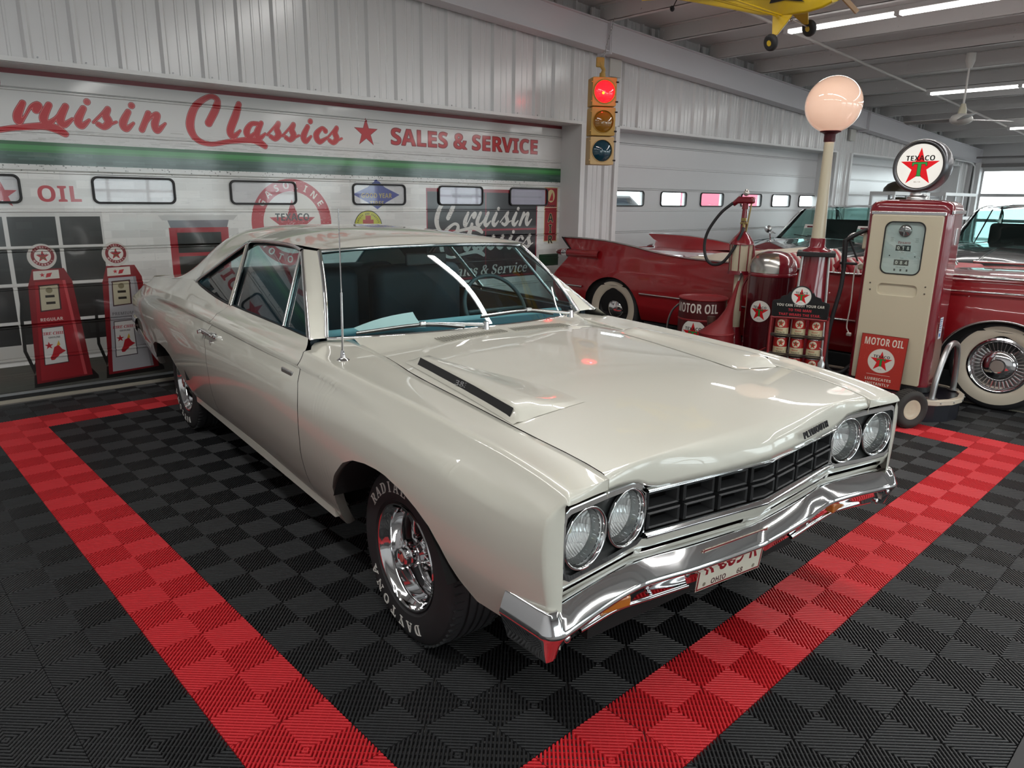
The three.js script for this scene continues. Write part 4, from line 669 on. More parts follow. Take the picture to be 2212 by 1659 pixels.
function mural(half) {
  const s0 = half ? MID : MS0, W = 2038, H = Math.round(MY * MPX);
  return canvasTex(W, H, (g) => {
    let sd = 11 + half; const r = () => { sd = (sd * 1664525 + 1013904223) >>> 0; return sd / 4294967296; };
    const X = (s) => (s - s0) * MPX, Y = (y) => H - y * MPX, R = (a, b, y0, y1, c) => { g.fillStyle = c; g.fillRect(X(a), Y(y1), (b - a) * MPX, (y1 - y0) * MPX); };
    const poly = (pts, c) => { g.fillStyle = c; g.beginPath(); pts.forEach(([s, y], i) => i ? g.lineTo(X(s), Y(y)) : g.moveTo(X(s), Y(y))); g.closePath(); g.fill(); };
    R(MS0, MS1, 0, MY, '#d6d6d4');
    // painted brick
    for (let row = 0; row < 24; row++) { const y = 0.24 + row * 0.062; for (let k = -1; k < 40; k++) { const s = MS0 + k * 0.2 + (row % 2) * 0.1; const t = 205 + r() * 22; R(s, s + 0.195, y, y + 0.057, `rgb(${t},${t},${t - 3})`); } }
    for (let i = 0; i < 2600; i++) { const s = lerp(MS0, MS1, r()), y = 0.25 + r() * 1.45, t = 150 + r() * 90; g.fillStyle = `rgba(${t},${t},${t},0.25)`; g.fillRect(X(s), Y(y), 4 + r() * 46, 1 + r() * 3); }
    // pavement
    R(MS0, MS1, 0, 0.245, '#55554f'); for (let i = 0; i < 500; i++) { const t = 60 + r() * 60; g.fillStyle = `rgba(${t},${t},${t - 6},0.35)`; g.fillRect(X(lerp(MS0, MS1, r())), Y(r() * 0.24), 30 + r() * 120, 1 + r() * 3); }
    // red board, sign band, green band
    R(MS0, MS1, 2.312, MY, '#7d2530'); R(MS0, MS1, 1.86, 2.312, '#d4d4d3');
    for (let i = 0; i < 700; i++) { const s = lerp(MS0, MS1, r()), y = 1.862 + r() * r() * 0.16, t = 120 + r() * 70; g.fillStyle = `rgba(${t},${t},${t - 4},${0.10 + 0.2 * r()})`; g.fillRect(X(s), Y(y), 6 + r() * 80, 1 + r() * 4); }
    for (const [y0, y1, c] of [[1.835, 1.862, '#1f5c2e'], [1.805, 1.838, '#3b8a46'], [1.79, 1.807, '#2d7338'], [1.765, 1.79, '#2a5541'], [1.735, 1.766, '#264a3e'], [1.705, 1.737, '#173a30']]) R(MS0, MS1, y0, y1, c);
    for (let i = 0; i < 120; i++) { const t = 60 + r() * 90; g.fillStyle = `rgba(${t},${t + 14},${t + 8},0.2)`; g.fillRect(X(lerp(MS0, MS1, r())), Y(1.715 + r() * 0.075), 30 + r() * 170, 3 + r() * 14); }
    R(MS0, MS1, 1.66, 1.705, '#cfcfcd'); for (let i = 0; i < 420; i++) { g.fillStyle = `rgba(40,40,36,${0.25 + 0.5 * r()})`; const q = 1 + r() * 5; g.beginPath(); g.arc(X(lerp(MS0, MS1, r())), Y(1.705 - r() * r() * 0.06), q * 0.6, 0, 7); g.fill(); }
    // script lettering
    const brush = (pts, dx, dy, k = 1) => { const P = []; for (let i = 0; i < pts.length - 1; i++) { const a = pts[Math.max(0, i - 1)], b = pts[i], c = pts[i + 1], d = pts[Math.min(pts.length - 1, i + 2)]; for (let t = 0; t < 1; t += 0.02) { const q = (j) => 0.5 * (2 * b[j] + (c[j] - a[j]) * t + (2 * a[j] - 5 * b[j] + 4 * c[j] - d[j]) * t * t + (3 * b[j] - a[j] - 3 * c[j] + d[j]) * t * t * t); P.push([q(0) * k + dx, q(1) * k + dy, Math.max(0.008, q(2)) * k]); } } return P; };
    const G = { r: [[[0.075, 0.13, 0.03], [0.035, 0.05, 0.046], [0.035, 0.005, 0.042], [0.07, 0.03, 0.014], [0.12, 0.105, 0.018], [0.165, 0.12, 0.044], [0.15, 0.088, 0.042]]], u: [[[0.07, 0.13, 0.034], [0.025, 0.04, 0.046], [0.045, 0.0, 0.038], [0.1, 0.04, 0.018], [0.15, 0.1, 0.018]], [[0.175, 0.13, 0.034], [0.13, 0.04, 0.046], [0.15, 0.0, 0.036], [0.21, 0.045, 0.014]]], i: [[[0.07, 0.125, 0.034], [0.025, 0.04, 0.046], [0.045, 0.0, 0.036], [0.1, 0.045, 0.014]], [[0.098, 0.172, 0.036], [0.1, 0.174, 0.036]]], s: [[[-0.02, 0.03, 0.013], [0.05, 0.1, 0.016], [0.09, 0.135, 0.03], [0.07, 0.09, 0.044], [0.085, 0.04, 0.046], [0.05, 0.003, 0.034], [0.01, 0.02, 0.028]], [[0.08, 0.02, 0.02], [0.14, 0.045, 0.012]]], n: [[[0.06, 0.125, 0.036], [0.0, 0.0, 0.036]], [[0.02, 0.03, 0.014], [0.08, 0.105, 0.018], [0.125, 0.12, 0.036], [0.1, 0.05, 0.046], [0.115, 0.003, 0.038], [0.18, 0.06, 0.012]]], l: [[[0.125, 0.262, 0.036], [0.09, 0.17, 0.052], [0.035, 0.045, 0.052], [0.06, 0.0, 0.038], [0.12, 0.05, 0.014]]], a: [[[0.13, 0.115, 0.03], [0.06, 0.11, 0.03], [0.015, 0.045, 0.046], [0.04, 0.003, 0.034], [0.1, 0.05, 0.018]], [[0.15, 0.125, 0.03], [0.105, 0.04, 0.046], [0.125, 0.0, 0.034], [0.18, 0.04, 0.013]]], c: [[[0.115, 0.1, 0.036], [0.08, 0.122, 0.024], [0.02, 0.06, 0.046], [0.05, 0.003, 0.038], [0.13, 0.045, 0.013]]], C: [[[0.165, 0.05, 0.05], [0.235, 0.17, 0.05], [0.25, 0.24, 0.036], [0.185, 0.255, 0.03], [0.07, 0.17, 0.045], [0.015, 0.03, 0.056], [0.05, -0.075, 0.04], [0.16, -0.115, 0.028], [0.33, -0.085, 0.03], [0.5, -0.062, 0.04], [0.58, -0.075, 0.05], [0.635, -0.108, 0.036]]] };
    for (const k of Object.keys(G)) G[k].forEach((p) => p.forEach((q) => { q[2] = q[2] > 0.022 ? q[2] * 1.06 : q[2]; }));
    const strokes = []; const word = (ch, s, y, k = 1) => G[ch].forEach((p) => strokes.push(brush(p, s, y, k)));
    word('C', 0.035, 2.035); for (const [c, s] of [['r', 0.355], ['u', 0.52], ['i', 0.74], ['s', 0.885], ['i', 1.045], ['n', 1.20]]) word(c, s, 1.992);
    word('C', 1.555, 2.03); for (const [c, s] of [['l', 1.86], ['a', 2.02], ['s', 2.235], ['s', 2.375], ['i', 2.53], ['c', 2.66], ['s', 2.80]]) word(c, s, 1.988);
    const paintStrokes = (list, grow, c) => { g.fillStyle = c; for (const P of list) for (const [s, y, w] of P) { g.beginPath(); g.arc(X(s), Y(y), (w / 2 + grow) * MPX, 0, 7); g.fill(); } };
    paintStrokes(strokes, 0.005, '#7c1a22'); paintStrokes(strokes, 0.0015, '#e07a78'); paintStrokes(strokes, -0.002, '#b9232d');
    // star and capitals
    const cap = (fn) => { g.fillStyle = '#7c1a22'; fn(4); g.fillStyle = '#b9232d'; fn(0); };
    for (const [k, c] of [[1.06, '#7c1a22'], [0.96, '#b9232d']]) poly(star(3.2, 2.1, 0.128 * k, 0.05 * k), c);
    g.textAlign = 'left'; g.textBaseline = 'alphabetic'; g.font = `bold ${0.185 * MPX}px sans-serif`; const wT = g.measureText('SALES & SERVICE').width; g.save(); g.translate(X(3.47), Y(2.012)); g.scale(2.0 * MPX / wT, 1.12); g.lineWidth = 8; g.strokeStyle = '#7c1a22'; g.lineJoin = 'round'; g.strokeText('SALES & SERVICE', 0, 0); g.fillStyle = '#b9232d'; g.fillText('SALES & SERVICE', 0, 0); g.restore();
    // OIL
    poly(star(0.22, 1.49, 0.1, 0.04), '#b9333c'); g.font = `bold ${0.158 * MPX}px sans-serif`; g.save(); g.translate(X(0.43), Y(1.442)); g.scale(1.12, 1); g.fillStyle = '#b42c36'; g.fillText('OIL', 0, 0); g.restore();
    // printed window on the left
    R(-0.6, 0.845, 0.3, 1.37, '#c9c9c6'); R(-0.6, 0.83, 0.4, 1.335, '#22211f'); for (let i = 0; i < 90; i++) { const t = 25 + r() * 30; g.fillStyle = `rgba(${t},${t},${t},0.5)`; g.fillRect(X(lerp(-0.6, 0.8, r())), Y(0.4 + r() * 0.9), 40 + r() * 90, 10 + r() * 40); }
    for (const s of [-0.5, -0.14, 0.2, 0.53]) R(s, s + 0.028, 0.3, 1.36, '#cfcfcc'); for (const y of [0.55, 0.83, 1.1]) R(-0.6, 0.85, y, y + 0.026, '#cfcfcc'); R(-0.6, 0.9, 0.27, 0.4, '#b9b8b3');
    // red framed window
    poly([[1.25, 1.34], [1.9, 1.34], [1.86, 1.3], [1.28, 1.3]], '#bdbdbb'); poly([[1.32, 1.3], [1.82, 1.3], [1.8, 1.235], [1.34, 1.235]], '#77757c');
    R(1.325, 1.81, 0.80, 1.24, '#9c2630'); R(1.385, 1.745, 0.85, 1.2, '#24221f'); R(1.385, 1.745, 1.005, 1.035, '#9c2630');
    // round gasoline sign, diamond sign, yellow sign
    gasolineSign(g, X(2.405), Y(1.27), 0.385 * MPX, true);
    for (let i = 0; i < 260; i++) { const a = r() * 7, q = r() * 0.385; g.fillStyle = 'rgba(210,208,204,0.5)'; g.fillRect(X(2.405 + q * Math.cos(a)), Y(1.27 + q * Math.sin(a)), 2 + r() * 10, 1 + r() * 3); }
    poly([[3.03, 1.53], [3.2, 1.6], [3.295, 1.675], [3.39, 1.6], [3.56, 1.53], [3.4, 1.455], [3.3, 1.39], [3.19, 1.455]], '#4a5296'); g.textAlign = 'center'; g.fillStyle = '#b9a565'; g.font = `bold ${0.062 * MPX}px sans-serif`; g.fillText('GOOD YEAR', X(3.295), Y(1.52)); g.fillText('TIRES', X(3.295), Y(1.445));
    g.fillStyle = '#26281a'; g.beginPath(); g.arc(X(3.19), Y(1.222), 0.157 * MPX, 0, 7); g.fill(); g.fillStyle = '#b8b836'; g.beginPath(); g.arc(X(3.19), Y(1.222), 0.15 * MPX, 0, 7); g.fill(); R(3.13, 3.25, 1.22, 1.29, '#a3342c'); R(3.16, 3.22, 1.29, 1.33, '#a3342c');
    ringText(g, 'SAFETY AND SERVICE', X(3.19), Y(1.222), 0.125 * MPX, -70, 70, 0.022 * MPX, '#26281a');
    // dark lettered panel
    R(3.885, 5.475, 0.62, 1.60, '#211f24'); R(3.885, 5.475, 1.57, 1.605, '#8f2832'); for (const y of [1.155, 0.63]) R(3.885, 5.475, y, y + 0.02, '#93263a'); for (const s of [3.885, 4.68, 5.46]) R(s, s + 0.014, 0.62, 1.6, '#93263a');
    const sh = (a) => a.map(([s, y, w]) => [s, y, w]); const st2 = []; const w2 = (ch, s, y, k) => G[ch].forEach((p) => st2.push(brush(p, s, y, k)));
    w2('C', 4.0, 1.25, 1.0); for (const [c, s] of [['r', 4.36], ['u', 4.54], ['i', 4.77], ['s', 4.92], ['i', 5.07], ['n', 5.2]]) w2(c, s, 1.215, 1.05); w2('C', 4.06, 0.99, 0.95); for (const [c, s] of [['l', 4.36], ['a', 4.5], ['s', 4.71], ['s', 4.85], ['i', 5.0], ['c', 5.13], ['s', 5.27]]) w2(c, s, 0.955, 1.05); paintStrokes(st2, 0, '#cfcdc8');
    for (let i = 0; i < 500; i++) { g.fillStyle = 'rgba(33,31,36,0.55)'; g.fillRect(X(lerp(3.98, 5.4, r())), Y(0.8 + r() * 0.6), 2 + r() * 14, 1 + r() * 2); }
    g.fillStyle = '#cfcdc8'; g.font = `italic bold ${0.15 * MPX}px serif`; g.fillText('Sales & Service', X(4.75), Y(0.72));
    // vertical AIR sign
    R(5.592, 5.81, 1.01, 1.645, '#c9b98a'); R(5.602, 5.8, 1.02, 1.635, '#98252f'); g.fillStyle = '#c9b98a'; g.beginPath(); g.ellipse(X(5.7), Y(1.545), 0.062 * MPX, 0.075 * MPX, 0, 0, 7); g.fill(); poly([[5.67, 1.49], [5.72, 1.59], [5.735, 1.53], [5.73, 1.49]], '#a8222c'); g.fillStyle = '#2a2420'; g.font = `italic bold ${0.055 * MPX}px serif`; g.fillText('Free', X(5.7), Y(1.43)); R(5.602, 5.8, 1.408, 1.416, '#d8cfae');
    g.font = `bold ${0.135 * MPX}px sans-serif`; [['A', 1.29], ['I', 1.16], ['R', 1.035]].forEach(([c, y]) => { g.lineWidth = 6; g.strokeStyle = '#c9b98a'; g.strokeText(c, X(5.7), Y(y)); g.fillStyle = '#16221c'; g.fillText(c, X(5.7), Y(y)); });
    R(5.52, 5.87, 0.72, 0.86, '#1c3d28');
    // printed pumps
    const pump = (a, body, dark, word, dxLow) => {
      const L = (y) => lerp(a - 0.045 + dxLow, a + 0.0, y), Rr = (y) => lerp(a + 0.275 + dxLow, a + 0.235, y);
      const hose = [[a - 0.06, 0.75], [a - 0.08, 0.6], [a - 0.09, 0.35], [a - 0.05, 0.2], [a - 0.01, 0.3], [a - 0.015, 0.5]]; g.strokeStyle = '#1a1a18'; g.lineWidth = 0.022 * MPX; g.beginPath(); hose.forEach(([s, y], i) => i ? g.lineTo(X(s), Y(y)) : g.moveTo(X(s), Y(y))); g.stroke();
      poly([[L(0) - 0.02, 0.062], [L(0) - 0.01, 0.16], [Rr(0) + 0.06, 0.16], [Rr(0) + 0.1, 0.10], [Rr(0) + 0.1, 0.075]], '#1a1614');
      poly([[L(0), 0.09], [L(1) - 0.01, 0.83], [L(1) + 0.03, 0.955], [Rr(1) + 0.0, 0.955], [Rr(1) + 0.045, 0.86], [Rr(0) + 0.06, 0.11]], '#7e1820');
      poly([[L(0) + 0.03, 0.11], [L(1) + 0.035, 0.86], [Rr(1) - 0.02, 0.865], [Rr(0), 0.12]], body); poly([[Rr(0), 0.12], [Rr(1) - 0.02, 0.865], [Rr(1), 0.865], [Rr(0) + 0.022, 0.12]], dark);
      poly([[a + 0.03, 0.875], [a + 0.035, 0.94], [a + 0.2, 0.945], [a + 0.2, 0.88]], '#cfcbc2'); poly(star(a + 0.09, 0.91, 0.018), '#b32630'); poly([[a + 0.11, 0.89], [a + 0.12, 0.92], [a + 0.155, 0.925], [a + 0.14, 0.895]], '#b32630');
      poly([[a + 0.045, 0.635], [a + 0.055, 0.835], [a + 0.19, 0.84], [a + 0.185, 0.645]], '#40262a'); poly([[a + 0.053, 0.645], [a + 0.062, 0.825], [a + 0.18, 0.83], [a + 0.175, 0.652]], '#b9b39a');
      g.fillStyle = '#7f785e'; g.beginPath(); g.arc(X(a + 0.12), Y(0.795), 0.022 * MPX, 0, 7); g.fill(); for (const y of [0.74, 0.69]) R(a + 0.09, a + 0.15, y, y + 0.018, '#2a2722');
      g.fillStyle = word === 'REGULAR' ? '#d9cfc6' : '#6f6f70'; g.textAlign = 'center'; g.font = `bold ${0.034 * MPX}px sans-serif`; g.fillText(word, X(a + 0.11), Y(0.575));
      poly([[a + 0.02, 0.225], [a + 0.035, 0.515], [a + 0.18, 0.52], [a + 0.185, 0.232]], '#3a3034'); poly([[a + 0.026, 0.231], [a + 0.04, 0.509], [a + 0.175, 0.514], [a + 0.179, 0.238]], '#d6d5d2');
      g.fillStyle = '#a8242e'; g.font = `italic bold ${0.03 * MPX}px serif`; g.fillText('FIRE CHIEF', X(a + 0.108), Y(0.468)); g.fillStyle = '#3a3a3a'; g.font = `bold ${0.016 * MPX}px sans-serif`; g.fillText('GASOLINE', X(a + 0.11), Y(0.435));
      poly(star(a + 0.068, 0.375, 0.03), '#b3262f'); poly([[a + 0.065, 0.285], [a + 0.08, 0.3], [a + 0.1, 0.36], [a + 0.13, 0.375], [a + 0.15, 0.34], [a + 0.175, 0.325], [a + 0.13, 0.3], [a + 0.09, 0.262], [a + 0.07, 0.262]], '#b3262f'); poly([[a + 0.118, 0.372], [a + 0.135, 0.41], [a + 0.142, 0.372]], '#d0a23a');
      g.fillStyle = '#c9c6c0'; g.beginPath(); g.arc(X(a + 0.105), Y(1.045), 0.095 * MPX, 0, 7); g.fill(); gasolineSign(g, X(a + 0.11), Y(1.05), 0.075 * MPX, false);
    };
    pump(0.305, '#9a2029', '#c04a50', 'REGULAR', 0); pump(0.80, '#a9a9ad', '#8c8c90', 'PREMIUM', 0);
    // frosted film behind the two right windows
    for (const [a, b] of [[4.05, 4.63], [5.05, 5.60]]) { R(a, b, 1.44, 1.625, '#b4b2c0'); for (let i = 0; i < 14; i++) { const t = 120 + r() * 100; R(lerp(a, b, r() * 0.8), lerp(a, b, r() * 0.2 + 0.8), 1.45 + r() * 0.15, 1.46 + r() * 0.15, `rgba(${t},${t},${t + 12},0.35)`); } }
  });
}
{
  const SECT = [[0.045, 0.545], [0.545, 1.10], [1.10, 1.66], [1.66, 2.22], [2.22, 2.42]];
  // one panel of a sectional door: shallow bead in the middle, rolled joints; profile [y, depth]
  const profile = (y0, y1) => { const m = (y0 + y1) / 2, p = [[y0, -0.012], [y0 + 0.008, 0.0], [m - 0.016, 0], [m - 0.011, 0.007], [m - 0.003, 0.007], [m + 0.001, -0.004], [m + 0.006, -0.004], [m + 0.012, 0], [y1 - 0.02, 0.0], [y1 - 0.014, 0.008], [y1 - 0.005, 0.008], [y1, -0.012]]; return y1 - y0 > 0.3 ? p : [p[0], p[1], p[8], p[9], p[10], p[11]]; };
  const panel = (a, b, prof, n, uv) => sheet(prof.map(([y, d]) => [[a, y, n + d], [b, y, n + d]]), { uv });
  const door = struct('door_1', 'overhead door wrapped in an old filling station mural', 'door', -WALL_TURN);
  const mats = [0, 1].map((h) => M('#ffffff', 0.28, 0, { map: mural(h), clearcoat: 0.7, clearcoatRoughness: 0.08 }));
  for (const [y0, y1] of SECT) {
    const halves = [[MS0, MID], [MID, MS1]].map(([a, b], h) => crease(panel(a, b, profile(y0, y1), DOOR_N, (p) => [(p[0] - (h ? MID : MS0)) * MPX / 2038, p[1] / MY]), 25));
    const g = mergeGeometries(halves.map((q) => { const t = prep(q); return t; }), true); const m = new THREE.Mesh(g, mats); m.name = 'door_panel'; door.add(m);
  }
  part('door_back', boxTo(-3.2, 6.0, 0.0, 2.5, DOOR_N - 0.06, DOOR_N - 0.02), wallPlain, door);
  part('bottom_seal', [boxTo(-3, 5.87, 0.0, 0.03, DOOR_N - 0.02, DOOR_N + 0.014)], BLACK, door); part('bottom_rail', [boxTo(-3, 5.87, 0.03, 0.05, DOOR_N - 0.02, DOOR_N + 0.01)], M([0.5, 0.5, 0.5], 0.3, 0.8), door);
  const film = M([0.97, 0.97, 0.98], 0.02, 0, { transmission: 1, thickness: 0, ior: 1.28 });
  const frameG = (w, h, k = 0.016) => extrude(shape(rrect(-w / 2, w / 2, -h / 2, h / 2, 0.045), [rrect(-w / 2 + k, w / 2 - k, -h / 2 + k, h / 2 - k, 0.032)]), 0.012, 0.004, 2), paneG = (w, h) => extrude(shape(rrect(-w / 2, w / 2, -h / 2, h / 2, 0.035)), 0.003);
  const fg = frameG(0.605, 0.205), pg = paneG(0.58, 0.18);
  for (const s of [0.04, 1.10, 2.15, 3.325, 4.337, 5.333]) { const f = part('window_frame', fg, BLACK, door); f.position.set(s, 1.531, DOOR_N + 0.004); const p = part('window_pane', pg, film, f); p.position.z = 0.004; }
  // plain doors with clear windows
  const doorMetal = M([0.60, 0.60, 0.61], 0.3, 0.0, { clearcoat: 0.4, clearcoatRoughness: 0.15 });
  for (const [name, a, b, label, ws] of [['door_2', 6.49, 12.24, 'plain white overhead door with a row of six small windows', [7.15, 8.12, 9.07, 10.17, 11.1, 12.0]], ['door_3', 12.84, 18.31, 'plain white overhead door behind the storage shelves', []]]) {
    const d = struct(name, label, 'door', -WALL_TURN);
    for (const [y0, y1] of SECT) {
      const prof = profile(y0, y1), uv = (p) => [p[0], p[1]];
      if (y0 !== 1.10 || !ws.length) { part('door_panel', [crease(panel(a, b, prof, DOOR_N, uv), 25), ...(ws.length ? [] : [])], doorMetal, d); continue; }
      const lowY = 1.44, highY = 1.622, cut = (lo, hi) => { const f = line(prof); return [[lo, f(lo)], ...prof.filter(([y]) => y > lo && y < hi), [hi, f(hi)]]; };
      const gs = [panel(a, b, cut(y0, lowY), DOOR_N, uv), panel(a, b, cut(highY, y1), DOOR_N, uv)]; let prev = a;
      for (const s of [...ws, 99]) { const e = Math.min(b, s - 0.28); if (e > prev) gs.push(panel(prev, e, cut(lowY, highY), DOOR_N, uv)); prev = s + 0.28; }
      part('door_panel', gs.map((g) => crease(g, 25)), doorMetal, d);
    }
    const back = []; back.push(boxTo(a - 0.1, b + 0.1, 0.0, 1.42, DOOR_N - 0.06, DOOR_N - 0.02), boxTo(a - 0.1, b + 0.1, 1.64, 2.5, DOOR_N - 0.06, DOOR_N - 0.02)); { let prev = a - 0.1; for (const s of [...ws, 99]) { const e = Math.min(b + 0.1, s - 0.29); if (e > prev) back.push(boxTo(prev, e, 1.42, 1.64, DOOR_N - 0.06, DOOR_N - 0.02)); prev = s + 0.29; } }
    part('door_back', back, wallPlain, d);
    for (const s of ws) { const f = part('window_frame', fg, BLACK, d); f.position.set(s, 1.531, DOOR_N + 0.004); const p = part('window_pane', pg, PANE, f); p.position.z = -0.012; }
  }
}
{ // what stands outside behind those windows: a dark pickup and a red sign board
  const p = wallPos(8.4, 0, -8.2), t = thing('parked_truck', 'black pickup truck parked outside the windows of the plain door', 'truck', [p.x, 0, p.z], -WALL_TURN);
  const blk = M([0.012, 0.012, 0.014], 0.15, 0, { clearcoat: 1 });
  const prof = [[-2.6, 0.55], [-2.6, 1.15], [-2.45, 1.32], [-1.3, 1.44], [-0.6, 1.55], [0.1, 1.60], [0.9, 1.6], [1.2, 1.42], [2.7, 1.36], [2.75, 0.6]];
  part('body', extrude(shape(prof), 1.8, 0.06, 3).translate(0, 0, -0.9), blk, t); part('side_window', extrude(shape([[-0.9, 1.36], [-0.45, 1.5], [0.75, 1.54], [0.9, 1.38]]), 0.02).translate(0, 0, 0.955), M([0.03, 0.04, 0.05], 0.05), t);
  for (const x of [-1.7, 1.7]) part('wheel', new THREE.CylinderGeometry(0.38, 0.38, 0.28, 32).rotateX(Math.PI / 2).translate(x, 0.38, 0.8), RUBBER, t);
  for (const x of [-1.7, 1.7]) part('wheel', new THREE.CylinderGeometry(0.38, 0.38, 0.28, 32).rotateX(Math.PI / 2).translate(x, 0.38, -0.8), RUBBER, t);
  const q = wallPos(14.6, 0, -8.8), sg = thing('outdoor_sign', 'red sign board standing outside beyond the plain door', 'sign', [q.x, 0, q.z], -WALL_TURN);
  part('board', rbox(3.4, 0.75, 0.06, 0.02, 0, 1.62, 0), M([0.75, 0.12, 0.2], 0.5), sg); for (const x of [-1.5, 1.5]) part('post', boxTo(x - 0.05, x + 0.05, 0, 1.3, -0.05, 0.05), M([0.3, 0.3, 0.3], 0.6), sg);
}

// ================================================================ FILLING STATION DISPLAY ON THE PUMP ISLAND
const deepRed = M([0.20, 0.008, 0.018], 0.22, 0, { clearcoat: 1, clearcoatRoughness: 0.04 });
const dullRed = M([0.24, 0.018, 0.022], 0.42);
const cream = M([0.62, 0.55, 0.40], 0.38, 0, { clearcoat: 0.5, clearcoatRoughness: 0.15 });
const ISL = 0.16;   // top of the island
{
  const isl = thing('pump_island', 'low black pump island with a studded beige edge and rounded end', 'platform', [0, 0, 0]);
  const out = (k) => [[4.5 + k, -3.3], [5.56 - k, -3.3], [5.56 - k, -0.85], ...Array.from({ length: 9 }, (_, i) => { const a = rad(i * 180 / 8); return [5.215 + (0.345 - k) * Math.cos(a), -0.85 + (0.31 - k) * Math.sin(a)]; }), [4.87 + k, -0.85], [4.87 + k, -1.3], [4.5 + k, -1.35]].map(([x, z]) => [x, -z]);
  const up = (g, y) => g.rotateX(-Math.PI / 2).translate(0, y, 0);
  part('island_side', up(extrude(shape(out(0.02)), ISL - 0.006), 0), M([0.012, 0.012, 0.018], 0.3), isl);
  part('island_edge', up(extrude(shape(out(0), [out(0.03)]), 0.03, 0.004), ISL - 0.03), M([0.62, 0.55, 0.44], 0.5), isl);
  const studs = []; for (let i = 0; i < 9; i++) { const a = rad(10 + i * 20); studs.push(ball(0.006, 5.215 + 0.345 * Math.cos(a), ISL - 0.014, -0.85 + 0.31 * Math.sin(a), 8)); } part('edge_stud', studs, STEEL, isl).userData.kind = 'stuff';
  const hp = thing('guard_hoop', 'bent steel guard hoop at the rounded end of the pump island', 'hoop', [0, 0, 0]);
  part('hoop', tube([[5.0, ISL + 0.004, -0.68], [5.03, 0.33, -0.675], [5.14, 0.5, -0.67], [5.25, 0.54, -0.665], [5.36, 0.5, -0.665], [5.41, 0.36, -0.665], [5.43, ISL + 0.004, -0.665]], 0.021, 60, 14), STEEL, hp);
  for (const x of [5.0, 5.43]) part('foot_plate', cyl(0.04, 0.04, 0.008, x, ISL + 0.002, x < 5.2 ? -0.68 : -0.665, 20), STEEL, hp);
}
